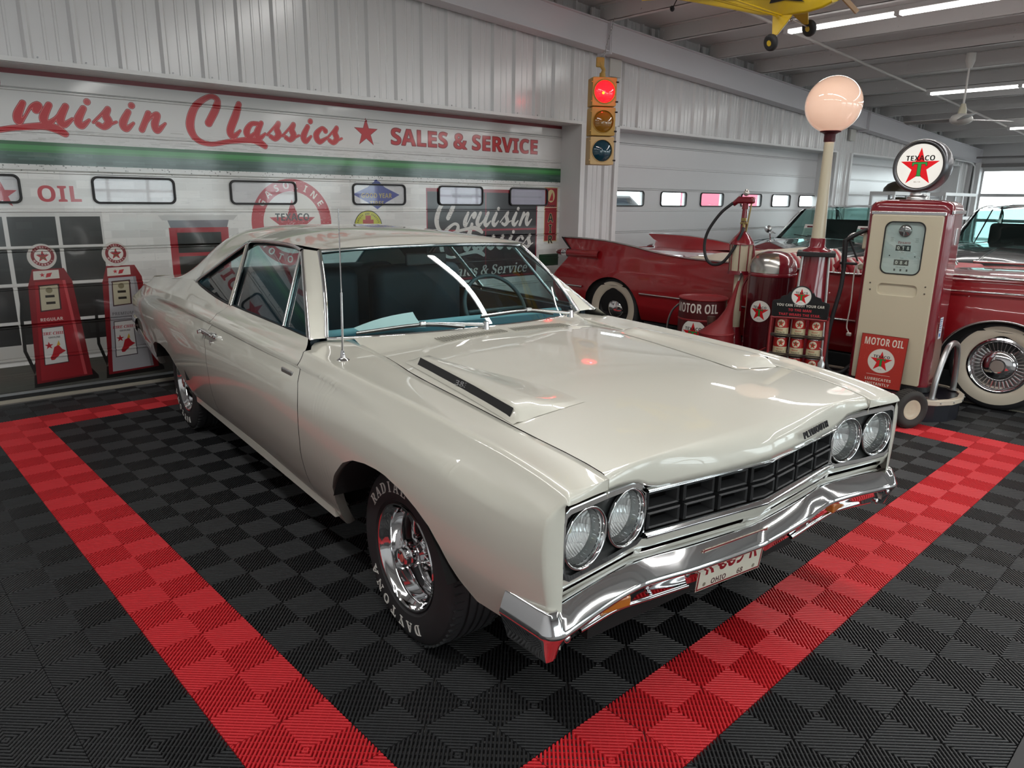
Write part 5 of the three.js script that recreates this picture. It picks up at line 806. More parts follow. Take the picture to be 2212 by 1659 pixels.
// face of a round sign as a thin disc with print
const discFace = (r, tex, rough = 0.3, extra = {}) => { const m = M('#ffffff', rough, 0, { map: tex, ...extra }); return [new THREE.CircleGeometry(r, 48), m]; };
const roundelTex = canvasTex(512, 512, (g) => { g.fillStyle = '#e9e6df'; g.fillRect(0, 0, 512, 512); roundel(g, 256, 256, 254); });
{ // ---- gas pump
  const p = thing('gas_pump', 'dark red and cream vintage gas pump crowned by a round lit star globe', 'gas pump', [5.315, ISL, -1.07], rad(-88));
  const plan = (w, d, r) => shape(rrect(-w / 2, w / 2, -d / 2, d / 2, r, 8));
  const stand = (g, y) => g.rotateX(-Math.PI / 2).translate(0, y, 0);
  part('plinth', stand(extrude(plan(0.6, 0.36, 0.07), 0.035), 0), BLACK, p);
  part('housing', [stand(extrude(plan(0.575, 0.335, 0.075), 1.24, 0.0, 1), 0.035)], deepRed, p);
  // domed roof
  const roof = []; for (const [y, k] of [[1.275, 1], [1.31, 1.0], [1.345, 0.965], [1.365, 0.9], [1.378, 0.78], [1.386, 0.5], [1.388, 0.02]]) roof.push(rrect(-0.2875 * k, 0.2875 * k, -0.1675 * k, 0.1675 * k, 0.075 * k, 8).map(([x, z]) => [x, y, z]));
  part('roof', sheet(roof, { closed: true }), deepRed, p);
  part('chrome_band', [rbox(0.5, 0.028, 0.02, 0.006, 0, 1.288, 0.166), rbox(0.02, 0.028, 0.3, 0.006, 0.284, 1.3, 0)], CHROME, p);
  // cream front with window and hand slot cut out
  const front = shape(rrect(-0.24, 0.24, 0.04, 1.275, 0.012), [rrect(-0.132, 0.132, 0.855, 1.225, 0.05, 8), rrect(-0.135, 0.135, 0.695, 0.775, 0.03, 6)]);
  part('front_panel', extrude(front, 0.014, 0.005, 2).translate(0, 0, 0.163), cream, p);
  const dial = canvasTex(512, 720, (g, w, h) => {
    g.fillStyle = '#c9cdd0'; g.fillRect(0, 0, w, h); g.fillStyle = '#8b1a22'; g.textAlign = 'center'; g.font = 'italic bold 46px serif'; g.fillText('Texaco', 256, 300);
    g.fillStyle = '#15181a'; g.fillRect(160, 320, 192, 78); g.fillRect(160, 520, 192, 78); g.fillStyle = '#d8d8d4'; g.font = 'bold 64px sans-serif'; [['0', 195], ['1', 256], ['8', 318]].forEach(([c, x]) => g.fillText(c, x, 382)); [['0', 195], ['8', 256], ['4', 318]].forEach(([c, x]) => g.fillText(c, x, 582));
    g.fillStyle = '#3a3d40'; g.font = '22px sans-serif'; g.fillText('SALE', 256, 428); g.fillText('THIS', 256, 508); g.fillText('PER GALLON', 256, 632); for (const x of [170, 250, 330]) g.fillRect(x, 648, 22, 30);
    g.font = '17px sans-serif'; for (const [x, s] of [[100, 1], [420, -1]]) { g.fillText('CASH', x, 230); g.fillText('SALE', x, 252); g.fillText('ONLY', x, 274); } g.fillStyle = '#202224'; for (const x of [92, 420]) { g.beginPath(); g.arc(x, 470, 9, 0, 7); g.fill(); }
  });
  part('dial_face', new THREE.PlaneGeometry(0.27, 0.378).translate(0, 1.04, 0.168), M('#ffffff', 0.45, 0, { map: dial }), p);
  part('dial_frame', extrude(shape(rrect(-0.138, 0.138, 0.849, 1.231, 0.054, 8), [rrect(-0.130, 0.130, 0.857, 1.223, 0.048, 8)]), 0.006, 0.002).translate(0, 0, 0.18), BLACK, p);
  part('dial_glass', extrude(shape(rrect(-0.13, 0.13, 0.857, 1.223, 0.048, 8)), 0.003).translate(0, 0, 0.178), PANE, p);
  part('sight_glass', [lathe([[0.045, 0], [0.043, 0.008], [0.03, 0.018], [0.012, 0.024], [0, 0.025]], 28).rotateX(Math.PI / 2).translate(0.0, 1.165, 0.17), box(0.075, 0.008, 0.01, 0, 1.165, 0.192), box(0.008, 0.075, 0.01, 0, 1.165, 0.192)], M([0.35, 0.36, 0.36], 0.15, 0.8), p);
  part('hand_slot', [sheet([[[-0.138, 0.69, 0.175], [0.138, 0.69, 0.175]], [[-0.138, 0.705, 0.1695], [0.138, 0.705, 0.1695]], [[-0.138, 0.78, 0.1685], [0.138, 0.78, 0.1685]]])], cream, p);
  const scr = []; for (const [x, y] of [[-0.19, 0.775], [-0.185, 0.725], [0.19, 0.775], [0.19, 0.725]]) scr.push(ball(0.006, x, y, 0.183, 8)); part('panel_screw', scr, M([0.1, 0.08, 0.06], 0.5), p).userData.kind = 'stuff';
  // globe
  const gl = new THREE.Group(); gl.name = 'globe'; gl.position.set(0.0, 1.62, 0); gl.rotation.y = -0.05; p.add(gl);
  part('globe_case', lathe([[0.158, 0.07], [0.17, 0.078], [0.18, 0.07], [0.187, 0.045], [0.189, 0], [0.187, -0.045], [0.18, -0.07], [0.17, -0.078], [0.158, -0.07]], 64).rotateX(Math.PI / 2), M([0.16, 0.16, 0.17], 0.28, 1), gl);
  part('globe_face', [new THREE.CircleGeometry(0.16, 64).translate(0, 0, 0.062)], M('#ffffff', 0.2, 0, { map: roundelTex, emissive: new THREE.Color(1, 1, 1), emissiveMap: roundelTex, emissiveIntensity: 0.35 }), gl);
  part('globe_face', [new THREE.CircleGeometry(0.16, 64).rotateY(Math.PI).translate(0, 0, -0.062)], M('#ffffff', 0.2, 0, { map: roundelTex, emissive: new THREE.Color(1, 1, 1), emissiveMap: roundelTex, emissiveIntensity: 0.35 }), gl);
  const gp = new THREE.RectAreaLight(new THREE.Color(1, 0.97, 0.94), 0.5, 0.26, 0.26); gp.position.set(0, 0, 0.07); gp.rotation.y = Math.PI; gl.add(gp);
  part('globe_neck', lathe([[0.075, -0.235], [0.075, -0.215], [0.062, -0.212], [0.055, -0.2], [0.055, -0.185]], 32), M([0.6, 0.6, 0.6], 0.3, 1), gl);
  // side fittings: nozzle, hose, squeegee wand
  part('nozzle_boot', [rbox(0.04, 0.14, 0.06, 0.015, -0.30, 1.08, 0.06), rbox(0.05, 0.05, 0.07, 0.015, -0.31, 0.88, 0.05)], cream, p);
  part('nozzle', [tube([[-0.29, 1.16, 0.1], [-0.36, 1.12, 0.12], [-0.43, 1.07, 0.13]], 0.016, 16, 10), rod([-0.43, 1.08, 0.13], [-0.42, 0.86, 0.12], 0.02, 0.018), rbox(0.13, 0.02, 0.03, 0.008, -0.39, 0.9, 0.12), rod([-0.4, 1.08, 0.12], [-0.33, 0.92, 0.1], 0.007)], BLACK, p);
  part('hose', tube([[-0.42, 0.86, 0.12], [-0.425, 0.7, 0.12], [-0.46, 0.45, 0.13], [-0.47, 0.2, 0.14], [-0.44, 0.06, 0.14], [-0.36, 0.03, 0.1], [-0.3, 0.1, 0.0]], 0.016, 60, 10), RUBBER, p);
  part('wand', [tube([[-0.3, 0.9, 0.1], [-0.335, 0.86, 0.12], [-0.33, 0.6, 0.13], [-0.335, 0.42, 0.14], [-0.315, 0.37, 0.14]], 0.006, 30, 8), rbox(0.04, 0.03, 0.03, 0.01, -0.31, 0.355, 0.14)], M([0.55, 0.5, 0.45], 0.35, 0.6), p);
  const note = canvasTex(128, 256, (g) => { g.fillStyle = '#dfe3ea'; g.fillRect(0, 0, 128, 256); g.fillStyle = '#3b6aa8'; for (let i = 0; i < 6; i++) g.fillRect(14, 20 + i * 26, 100 - (i % 3) * 20, 10); g.fillRect(30, 190, 66, 40); });
  part('price_note', new THREE.PlaneGeometry(0.075, 0.16).rotateY(Math.PI / 2).translate(0.2895, 0.47, 0.02), M('#ffffff', 0.6, 0, { map: note }), p);
  part('coin_slot', [rbox(0.012, 0.12, 0.05, 0.004, 0.288, 1.13, 0.0)], CHROME_SOFT, p);
}
{ // ---- tin sign leaning on the pump
  const tex = canvasTex(512, 640, (g, w, h) => {
    g.fillStyle = '#b03026'; g.fillRect(0, 0, w, h); let sd = 5; const r = () => { sd = (sd * 1664525 + 1013904223) >>> 0; return sd / 4294967296; };
    g.textAlign = 'center'; g.fillStyle = '#ddd6c8'; g.save(); g.translate(w / 2, 130); g.scale(0.86, 1.35); g.font = 'bold 92px sans-serif'; g.fillText('MOTOR OIL', 0, 0); g.restore(); roundel(g, 258, 315, 148, '#cfc8ba', '#d9d4ca');
    g.fillStyle = '#d9cfc0'; g.fillRect(120, 486, 260, 4); g.font = 'bold 46px sans-serif'; g.save(); g.scale(1.1, 1); g.fillText('LUBRICATES', w / 2 / 1.1, 545); g.fillText('INSTANTLY', w / 2 / 1.1, 602); g.restore();
    for (let i = 0; i < 420; i++) { g.fillStyle = `rgba(${200 + r() * 40},${190 + r() * 30},${170 + r() * 30},${0.2 + r() * 0.5})`; const q = r() * r() * 3.5; g.beginPath(); g.arc(r() * w, r() * h, q, 0, 7); g.fill(); }
    g.strokeStyle = 'rgba(70,30,20,0.6)'; g.lineWidth = 9; g.strokeRect(2, 2, w - 4, h - 4);
  });
  const s = thing('tin_sign', 'weathered red tin motor oil sign leaning on the gas pump', 'sign', [5.07, ISL, -1.085], rad(-88)); s.rotation.order = 'YXZ'; s.rotation.x = -0.10;
  const edge = M([0.3, 0.12, 0.1], 0.5, 0.3); part('sign_plate', new THREE.BoxGeometry(0.33, 0.395, 0.004).translate(0, 0.198, 0), [edge, edge, edge, edge, M('#ffffff', 0.4, 0, { map: tex }), edge], s);
}
{ // ---- globe lamp post
  const p = thing('lamp_post', 'tall cream lamp post with a glowing white glass globe and red pedestal', 'lamp post', [5.1, ISL, -1.68], rad(-66));
  const PED = 0.13, taper = (r0, r1, h, y) => new THREE.CylinderGeometry(r1 * Math.SQRT2, r0 * Math.SQRT2, h, 4).rotateY(Math.PI / 4).translate(0, y + h / 2, 0);
  part('pedestal', [taper(PED, 0.095, 0.95, 0)], deepRed, p);
  const strips = []; for (const [a, b] of [[-1, 1], [1, 1], [1, -1], [-1, -1]]) strips.push(rod([a * PED, 0, b * PED], [a * 0.096, 0.95, b * 0.096], 0.011, 0.011, 6)); strips.forEach((g) => part('corner_trim', g, M([0.55, 0.54, 0.53], 0.35, 0.7), p));
  part('cap_plate', rbox(0.28, 0.035, 0.28, 0.006, 0, 0.965, 0), BLACK, p);
  part('flange', lathe([[0.11, 0.982], [0.105, 0.995], [0.075, 1.005], [0.06, 1.02], [0.058, 1.08], [0.053, 1.085]], 32), deepRed, p);
  part('post', lathe([[0.052, 1.075], [0.042, 1.4], [0.034, 1.83]], 28), cream, p);
  part('collar', lathe([[0.036, 1.80], [0.042, 1.805], [0.042, 1.855], [0.055, 1.865], [0.075, 1.872], [0.077, 1.882], [0.05, 1.886]], 32), M([0.07, 0.01, 0.015], 0.3), p);
  part('globe_lamp', [new THREE.SphereGeometry(0.203, 48, 32, 0, 2 * Math.PI, 0, 2.78).translate(0, 2.068, 0)], M([0.72, 0.52, 0.42], 0.08, 0, { emissive: new THREE.Color(1.0, 0.62, 0.44), emissiveIntensity: 0.34, clearcoat: 1 }), p);
  const l = new THREE.PointLight(new THREE.Color(1, 0.78, 0.62), 2.2); l.position.set(0, 2.06, 0); l.castShadow = true; p.add(l);
}
{ // ---- air and water tower with its hose
  const p = thing('air_tower', 'red and cream air hose tower with a looped black hose', 'air tower', [5.35, ISL, -2.47]);
  part('base', lathe([[0.13, 0], [0.12, 0.03], [0.075, 0.12], [0.055, 0.22], [0.048, 0.25]], 32), deepRed, p);
  part('column', cyl(0.046, 0.04, 0.5, 0, 0.24, 0, 28), cream, p);
  const octo = (r0, r1, y, h, o) => new THREE.CylinderGeometry(r1, r0, h, 8, 1, false).rotateY(Math.PI / 8).translate(0, y + h / 2, 0);
  part('meter_box', octo(0.093, 0.1, 0.755, 0.24), cream, p); part('lower_ring', octo(0.11, 0.104, 0.725, 0.032), deepRed, p);
  for (let i = 0; i < 8; i++) { const a = rad(22.5 + i * 45); part('box_rib', rod([0.094 * Math.sin(a), 0.755, 0.094 * Math.cos(a)], [0.101 * Math.sin(a), 0.995, 0.101 * Math.cos(a)], 0.005, 0.005, 6), deepRed, p); }
  part('hood', lathe([[0.112, 0.985], [0.112, 1.0], [0.075, 1.05], [0.04, 1.085], [0.03, 1.1]], 8), deepRed, p);
  part('upright', cyl(0.028, 0.021, 0.26, 0, 1.09, 0, 20), deepRed, p);
  part('valve_head', [rbox(0.05, 0.06, 0.17, 0.02, 0, 1.365, 0), rod([0, 1.38, -0.05], [0, 1.33, -0.115], 0.027, 0.022), cyl(0.03, 0.026, 0.05, 0, 1.29, 0, 20)], deepRed, p);
  part('sight_cap', [ball(0.026, 0, 1.425, 0.0, 16), cyl(0.016, 0.012, 0.012, 0, 1.447, 0, 12)], M([0.6, 0.58, 0.54], 0.1, 0.6), p);
  part('brass_valve', [rod([0, 1.36, 0.06], [0, 1.1, 0.03], 0.007), rbox(0.02, 0.03, 0.05, 0.006, -0.03, 1.2, 0.015), rbox(0.02, 0.02, 0.07, 0.006, -0.03, 1.17, 0.02), cyl(0.012, 0.012, 0.06, -0.03, 1.11, 0.02, 10)], M([0.45, 0.34, 0.14], 0.35, 0.8), p);
  part('hose', tube([[-0.02, 1.34, -0.11], [-0.06, 1.25, -0.2], [-0.09, 1.1, -0.29], [-0.1, 0.97, -0.315], [-0.11, 0.85, -0.28], [-0.12, 0.8, -0.2], [-0.12, 0.83, -0.1], [-0.1, 0.95, -0.02], [-0.06, 1.08, 0.02], [-0.03, 1.13, 0.02]], 0.0135, 90, 10), RUBBER, p);
  part('side_pipe', tube([[0.0, 0.98, 0.115], [0.0, 0.9, 0.125], [0.0, 0.75, 0.115], [-0.02, 0.62, 0.06], [-0.03, 0.4, 0.06]], 0.01, 30, 8), deepRed, p);
}
const wrapCyl = (r, h, n = 48) => new THREE.CylinderGeometry(r, r, h, n, 1, true).translate(0, h / 2, 0);
{ // ---- bullet-shaped waste bin
  const p = thing('waste_bin', 'tall dark red bullet waste bin with a steel flap and star roundel', 'bin', [5.3, ISL, -2.13]);
  const tex = canvasTex(1024, 600, (g, w, h) => { g.fillStyle = '#470913'; g.fillRect(0, 0, w, h); g.save(); g.translate(0.762 * w, 245); const k = 1024 / (2 * Math.PI * 0.195), kv = 600 / 0.765; g.scale(k / kv, 1); roundel(g, 0, 0, 0.094 * kv); g.restore(); });
  part('drum_body', wrapCyl(0.195, 0.765), M('#ffffff', 0.25, 0, { map: tex, clearcoat: 1, clearcoatRoughness: 0.05 }), p);
  part('seam_ring', lathe([[0.195, 0.74], [0.2, 0.745], [0.2, 0.765], [0.195, 0.77]], 48), deepRed, p);
  part('dome', lathe([[0.195, 0.768], [0.193, 0.82], [0.18, 0.87], [0.15, 0.91], [0.1, 0.938], [0.05, 0.95], [0, 0.953]], 48), deepRed, p);
  const flap = lathe([[0.198, 0.775], [0.196, 0.822], [0.183, 0.873], [0.152, 0.914], [0.11, 0.938]], 48); const seg = new THREE.LatheGeometry([[0.1985, 0.775], [0.197, 0.822], [0.184, 0.874], [0.153, 0.9155], [0.115, 0.937]].map((q) => new THREE.Vector2(...q)), 20, rad(228), rad(84));
  part('steel_flap', seg, M([0.55, 0.53, 0.5], 0.22, 1), p);
}
{ // ---- small oil drum
  const p = thing('oil_drum', 'small dark red steel drum lettered motor oil with a star roundel', 'drum', [5.1, ISL, -2.66]);
  const tex = canvasTex(1024, 400, (g, w, h) => {
    g.fillStyle = '#4b0d13'; g.fillRect(0, 0, w, h); const k = 1024 / (2 * Math.PI * 0.21), kv = 400 / 0.515, cx = 0.785 * w; g.save(); g.translate(cx, 92); g.scale(k / kv * 0.72, 1.05); g.fillStyle = '#d9d4cc'; g.font = 'bold 84px sans-serif'; g.textAlign = 'center'; g.fillText('MOTOR OIL', 0, 0); g.restore(); g.save(); g.translate(cx, 235); g.scale(k / kv, 1); roundel(g, 0, 0, 0.125 * kv); g.restore(); });
  part('drum_body', wrapCyl(0.21, 0.515), M('#ffffff', 0.4, 0, { map: tex }), p);
  part('drum_lid', lathe([[0.21, 0.5], [0.217, 0.505], [0.219, 0.515], [0.214, 0.522], [0.205, 0.515], [0.2, 0.507], [0, 0.507]], 48), dullRed, p);
  for (const y of [0.03, 0.18, 0.33]) part('drum_rib', lathe([[0.2095, y - 0.01], [0.215, y], [0.2095, y + 0.01]], 48), dullRed, p);
  const hp = thing('steel_hook', 'slim bent steel hook standing beside the oil drum', 'hook', [5.1, ISL, -3.02]); part('hook', tube([[0, 0, 0], [0, 0.2, -0.005], [0, 0.34, 0.03], [0, 0.42, 0.1], [0, 0.44, 0.14]], 0.01, 30, 8), STEEL, hp);
}
{ // ---- oil measure with swan neck
  const p = thing('oil_measure', 'dark red oil measure with a long swan-neck spout', 'oil can', [4.78, ISL, -2.31]);
  part('can', lathe([[0, 0], [0.14, 0], [0.145, 0.01], [0.145, 0.27], [0.15, 0.275], [0.15, 0.285], [0.14, 0.29]], 40), dullRed, p);
  const rows = []; const cp = [[0, 0.285, 0, 0.143], [0, 0.34, 0.03, 0.1], [0, 0.4, 0.07, 0.062], [0, 0.48, 0.1, 0.036], [0, 0.58, 0.125, 0.022], [0, 0.68, 0.15, 0.013], [0, 0.73, 0.165, 0.011]];
  for (const [x, y, z, r] of cp) rows.push(Array.from({ length: 24 }, (_, i) => { const a = i / 24 * 2 * Math.PI; return [x + r * Math.cos(a), y + r * 0.25 * Math.sin(a) * (r > 0.03 ? 0 : 1), z + r * Math.sin(a)]; }));
  part('spout', sheet(rows, { closed: true }), dullRed, p); part('spout_tip', tube([[0, 0.72, 0.16], [0, 0.76, 0.175], [-0.01, 0.79, 0.185]], 0.01, 12, 8), CHROME_SOFT, p);
  part('filler_cap', [cyl(0.034, 0.034, 0.05, 0.0, 0.36, -0.06, 20), cyl(0.03, 0.028, 0.08, 0, 0.28, -0.06, 20)], M([0.1, 0.05, 0.04], 0.35, 0.4), p);
  part('handle', tube([[-0.02, 0.2, -0.14], [-0.03, 0.22, -0.19], [-0.03, 0.1, -0.2], [-0.02, 0.06, -0.14]], 0.008, 24, 8), BLACK, p);
  const q = thing('oil_lamp_can', 'small rusty red can with a thin slanted spout', 'oil can', [4.78, ISL, -2.02]); part('can', lathe([[0, 0], [0.07, 0], [0.072, 0.09], [0.05, 0.13], [0.02, 0.15], [0, 0.152]], 28), dullRed, q); part('spout', rod([0, 0.13, 0.02], [0, 0.22, 0.16], 0.012, 0.005), dullRed, q); part('handle', tube([[0, 0.12, -0.05], [0, 0.17, -0.06], [0, 0.18, 0.0], [0, 0.145, 0.03]], 0.005, 20, 6), dullRed, q);
}
{ // ---- rack of oil cans
  const RX = 4.72, RZ = -1.585, turn = rad(-70), p = thing('can_rack', 'dark red wire rack of oil cans under a black slogan board', 'rack', [RX, ISL, RZ], turn);
  const side = []; part('rack_frame', tube([[-0.2, 0, 0], [-0.2, 0.46, 0], [-0.17, 0.495, 0], [0.17, 0.495, 0], [0.2, 0.46, 0], [0.2, 0, 0]], 0.009, 80, 8), dullRed, p); part('rack_frame', tube([[-0.2, 0, -0.14], [-0.2, 0.46, -0.14], [-0.17, 0.495, -0.14], [0.17, 0.495, -0.14], [0.2, 0.46, -0.14], [0.2, 0, -0.14]], 0.009, 80, 8), dullRed, p);
  for (const y of [0.055, 0.205, 0.355]) part('shelf', [box(0.4, 0.006, 0.13, 0, y - 0.004, -0.07), rod([-0.2, y + 0.012, 0.0], [0.2, y + 0.012, 0.0], 0.005)], M([0.05, 0.035, 0.03], 0.4, 0.5), p);
  const board = [[-0.2, 0.5], [0.2, 0.5], [0.205, 0.61], [0.2, 0.625], [0.15, 0.637], [0.14, 0.66], [0.1, 0.672], [0.085, 0.70], ...Array.from({ length: 9 }, (_, i) => { const a = rad(20 + i * 17.5); return [0.082 * Math.cos(a), 0.665 + 0.082 * Math.sin(a)]; }), [-0.085, 0.70], [-0.1, 0.672], [-0.14, 0.66], [-0.15, 0.637], [-0.2, 0.625], [-0.205, 0.61]];
  part('slogan_board', extrude(shape(board), 0.004, 0.001).translate(0, 0, -0.002), M([0.012, 0.012, 0.014], 0.35), p);
  const tex = canvasTex(1024, 512, (g, w, h) => { g.fillStyle = '#0e0e10'; g.fillRect(0, 0, w, h); g.textAlign = 'center'; g.font = 'bold 74px sans-serif'; g.fillStyle = '#dcd8cc'; g.save(); g.translate(w / 2, 290); g.scale(0.96, 1); g.fillText('YOU CAN TRUST YOUR CAR', 0, 0); g.restore(); g.fillStyle = '#c9303c'; g.fillText('TO THE MAN', w / 2, 385); g.save(); g.translate(w / 2, 480); g.scale(0.98, 1); g.fillText('THAT WEARS THE STAR.', 0, 0); g.restore(); });
  const txg = new THREE.PlaneGeometry(0.385, 0.108).translate(0, 0.558, 0.0045), uv = txg.attributes.uv; for (let i = 0; i < uv.count; i++) uv.setY(i, uv.getY(i) * 0.57); part('slogan_print', txg, M('#ffffff', 0.4, 0, { map: tex }), p);
  part('roundel', new THREE.CircleGeometry(0.072, 40).translate(0, 0.668, 0.005), M('#ffffff', 0.3, 0, { map: roundelTex }), p);
  // cans
  const canTex = canvasTex(1024, 420, (g, w, h) => { g.fillStyle = '#a8221f'; g.fillRect(0, 0, w, h * 0.54); g.fillStyle = '#c9bd9a'; g.fillRect(0, h * 0.54, w, h); for (const c of [0.25, 0.75]) { const k = 1024 / (2 * Math.PI * 0.051), kv = 420 / 0.132; g.save(); g.translate(c * w, h * 0.28); g.scale(k / kv, 1); roundel(g, 0, 0, 0.031 * kv, '#8a1a18', '#d9cfb4'); g.restore(); g.textAlign = 'center'; g.fillStyle = '#a8221f'; g.font = 'italic bold 52px serif'; g.fillText('Motor', c * w - 20, h * 0.71); g.fillStyle = '#1d1a16'; g.font = 'bold 58px sans-serif'; g.fillText('TEXACO', c * w, h * 0.87); g.font = 'bold 24px sans-serif'; g.fillText('MOTOR OIL', c * w, h * 0.96); } });
  const canMat = M('#ffffff', 0.35, 0.1, { map: canTex }), lid = lathe([[0.05, 0.13], [0.0525, 0.132], [0.0525, 0.136], [0.049, 0.133], [0, 0.133]], 28), canG = wrapCyl(0.051, 0.132, 32);
  const words = ['top shelf', 'middle shelf', 'bottom shelf'], place = ['beside the black hose', 'in the middle column', 'beside the waste bin'];
  for (let r = 0; r < 3; r++) for (let c = 0; c < 3; c++) { const v = V3((c - 1) * 0.122, [0.355, 0.205, 0.055][r], -0.06).applyAxisAngle(V3(0, 1, 0), turn); const o = thing('oil_can', `red and cream oil can on the rack's ${words[r]}, ${place[2 - c]}`, 'can', [RX + v.x, ISL + v.y, RZ + v.z], turn + Math.PI / 2 + (rnd() - 0.5) * 0.4 - Math.PI, 'oil cans in the wire rack'); part('label_wrap', canG, canMat, o); part('lid', lid, CHROME_SOFT, o); }
  const b = thing('spray_bottle', 'clear bottle hooked on the side of the can rack', 'bottle', [RX - 0.06, ISL, RZ + 0.235]); part('bottle', lathe([[0, 0.12], [0.024, 0.12], [0.026, 0.13], [0.026, 0.2], [0.01, 0.225], [0.01, 0.25], [0, 0.25]], 20), M([0.5, 0.5, 0.5], 0.1, 0.5), b); part('wire_hook', tube([[0, 0.25, 0], [0, 0.3, -0.01], [0, 0.31, -0.03]], 0.003, 10, 6), STEEL, b); part('stand_wire', tube([[0, 0.12, 0], [0.0, 0.02, 0.0], [0.0, 0.004, 0.03]], 0.003, 12, 6), STEEL, b);
}
{ // ---- spare cart wheel lying by the island
  const p = thing('cart_wheel', 'worn black cart wheel with a cream hub standing beside the island', 'wheel', [4.72, 0.135, -0.74], 0); p.rotation.set(0, rad(62), 0);
  const t = (g) => g.rotateZ(Math.PI / 2); const treads = []; for (let i = 0; i < 44; i++) treads.push(box(0.006, 0.07, 0.006, 0.133, 0, 0).rotateY(i / 44 * 2 * Math.PI));
  part('tire', t(lathe([[0.07, -0.04], [0.1, -0.055], [0.125, -0.048], [0.134, -0.03], [0.135, 0], [0.134, 0.03], [0.125, 0.048], [0.1, 0.055], [0.07, 0.04]], 48)), M([0.03, 0.027, 0.024], 0.7), p);
  part('tread', t(merged(treads)), M([0.03, 0.027, 0.024], 0.75), p).userData.kind = 'stuff';
  part('hub', t(lathe([[0, 0.03], [0.03, 0.034], [0.05, 0.03], [0.07, 0.042], [0.072, 0.03], [0.07, -0.04], [0, -0.03]], 32)), cream, p);
}

// ================================================================ CARS BEHIND
const C2 = (u, v, y) => [-v, y, u];
const gridOf = (cols) => sheet(Array.from({ length: cols[0].length }, (_, r) => cols.map((c) => c[r])));
const span = (a, b, step, extra = []) => { const s = new Set(extra), n = Math.round((b - a) / step); for (let i = 0; i <= n; i++) s.add(+lerp(a, b, i / n).toFixed(4)); return [...s].filter((u) => u >= a - 1e-6 && u <= b + 1e-6).sort((p, q) => p - q); };
function whitewall(parent, x, y, z, R, cover, out = -1) {
  const w = new THREE.Group(); w.name = 'wheel'; w.position.set(x, y, z); parent.add(w); const t = (g) => g.rotateZ(out < 0 ? Math.PI / 2 : -Math.PI / 2);
  part('tire', t(crease(lathe([[0.2, -0.09], [R * 0.85, -0.1], [R * 0.97, -0.08], [R, -0.05], [R * 0.985, -0.03], [R, -0.02], [R, 0.02], [R * 0.985, 0.03], [R, 0.05], [R * 0.97, 0.078], [R * 0.93, 0.09], [R * 0.86, 0.098]], 64), 40)), RUBBER, w);
  part('whitewall', t(lathe([[R * 0.865, 0.0978], [R * 0.8, 0.1005], [R * 0.7, 0.099], [R * 0.62, 0.09], [R * 0.6, 0.08]], 64)), M([0.62, 0.56, 0.45], 0.6), w);
  if (cover) {
    part('wheel_cover', t(crease(lathe([[R * 0.615, 0.075], [R * 0.61, 0.092], [R * 0.57, 0.1], [R * 0.53, 0.092], [R * 0.51, 0.075], [R * 0.35, 0.07], [R * 0.33, 0.085], [R * 0.27, 0.1], [R * 0.16, 0.108], [R * 0.15, 0.115], [0, 0.118]], 64), 40)), CHROME, w);
    const fins = []; for (let i = 0; i < 36; i++) fins.push(box(R * 0.15, 0.014, 0.006, R * 0.43, 0.078, 0).rotateY(i / 36 * 2 * Math.PI)); part('cover_fins', t(merged(fins)), CHROME_SOFT, w).userData.kind = 'stuff';
    part('cover_badge', t(new THREE.CylinderGeometry(R * 0.13, R * 0.13, 0.004, 32).translate(0, 0.119, 0)), M([0.45, 0.4, 0.36], 0.4, 0.6), w);
  } else { part('wheel_disc', t(lathe([[R * 0.6, 0.06], [R * 0.5, 0.03], [R * 0.2, 0.02], [0, 0.02]], 40)), BLACK, w); part('hub_cap', t(lathe([[R * 0.34, 0.02], [R * 0.33, 0.04], [R * 0.25, 0.065], [R * 0.1, 0.078], [0, 0.08]], 40)), CHROME, w); }
}
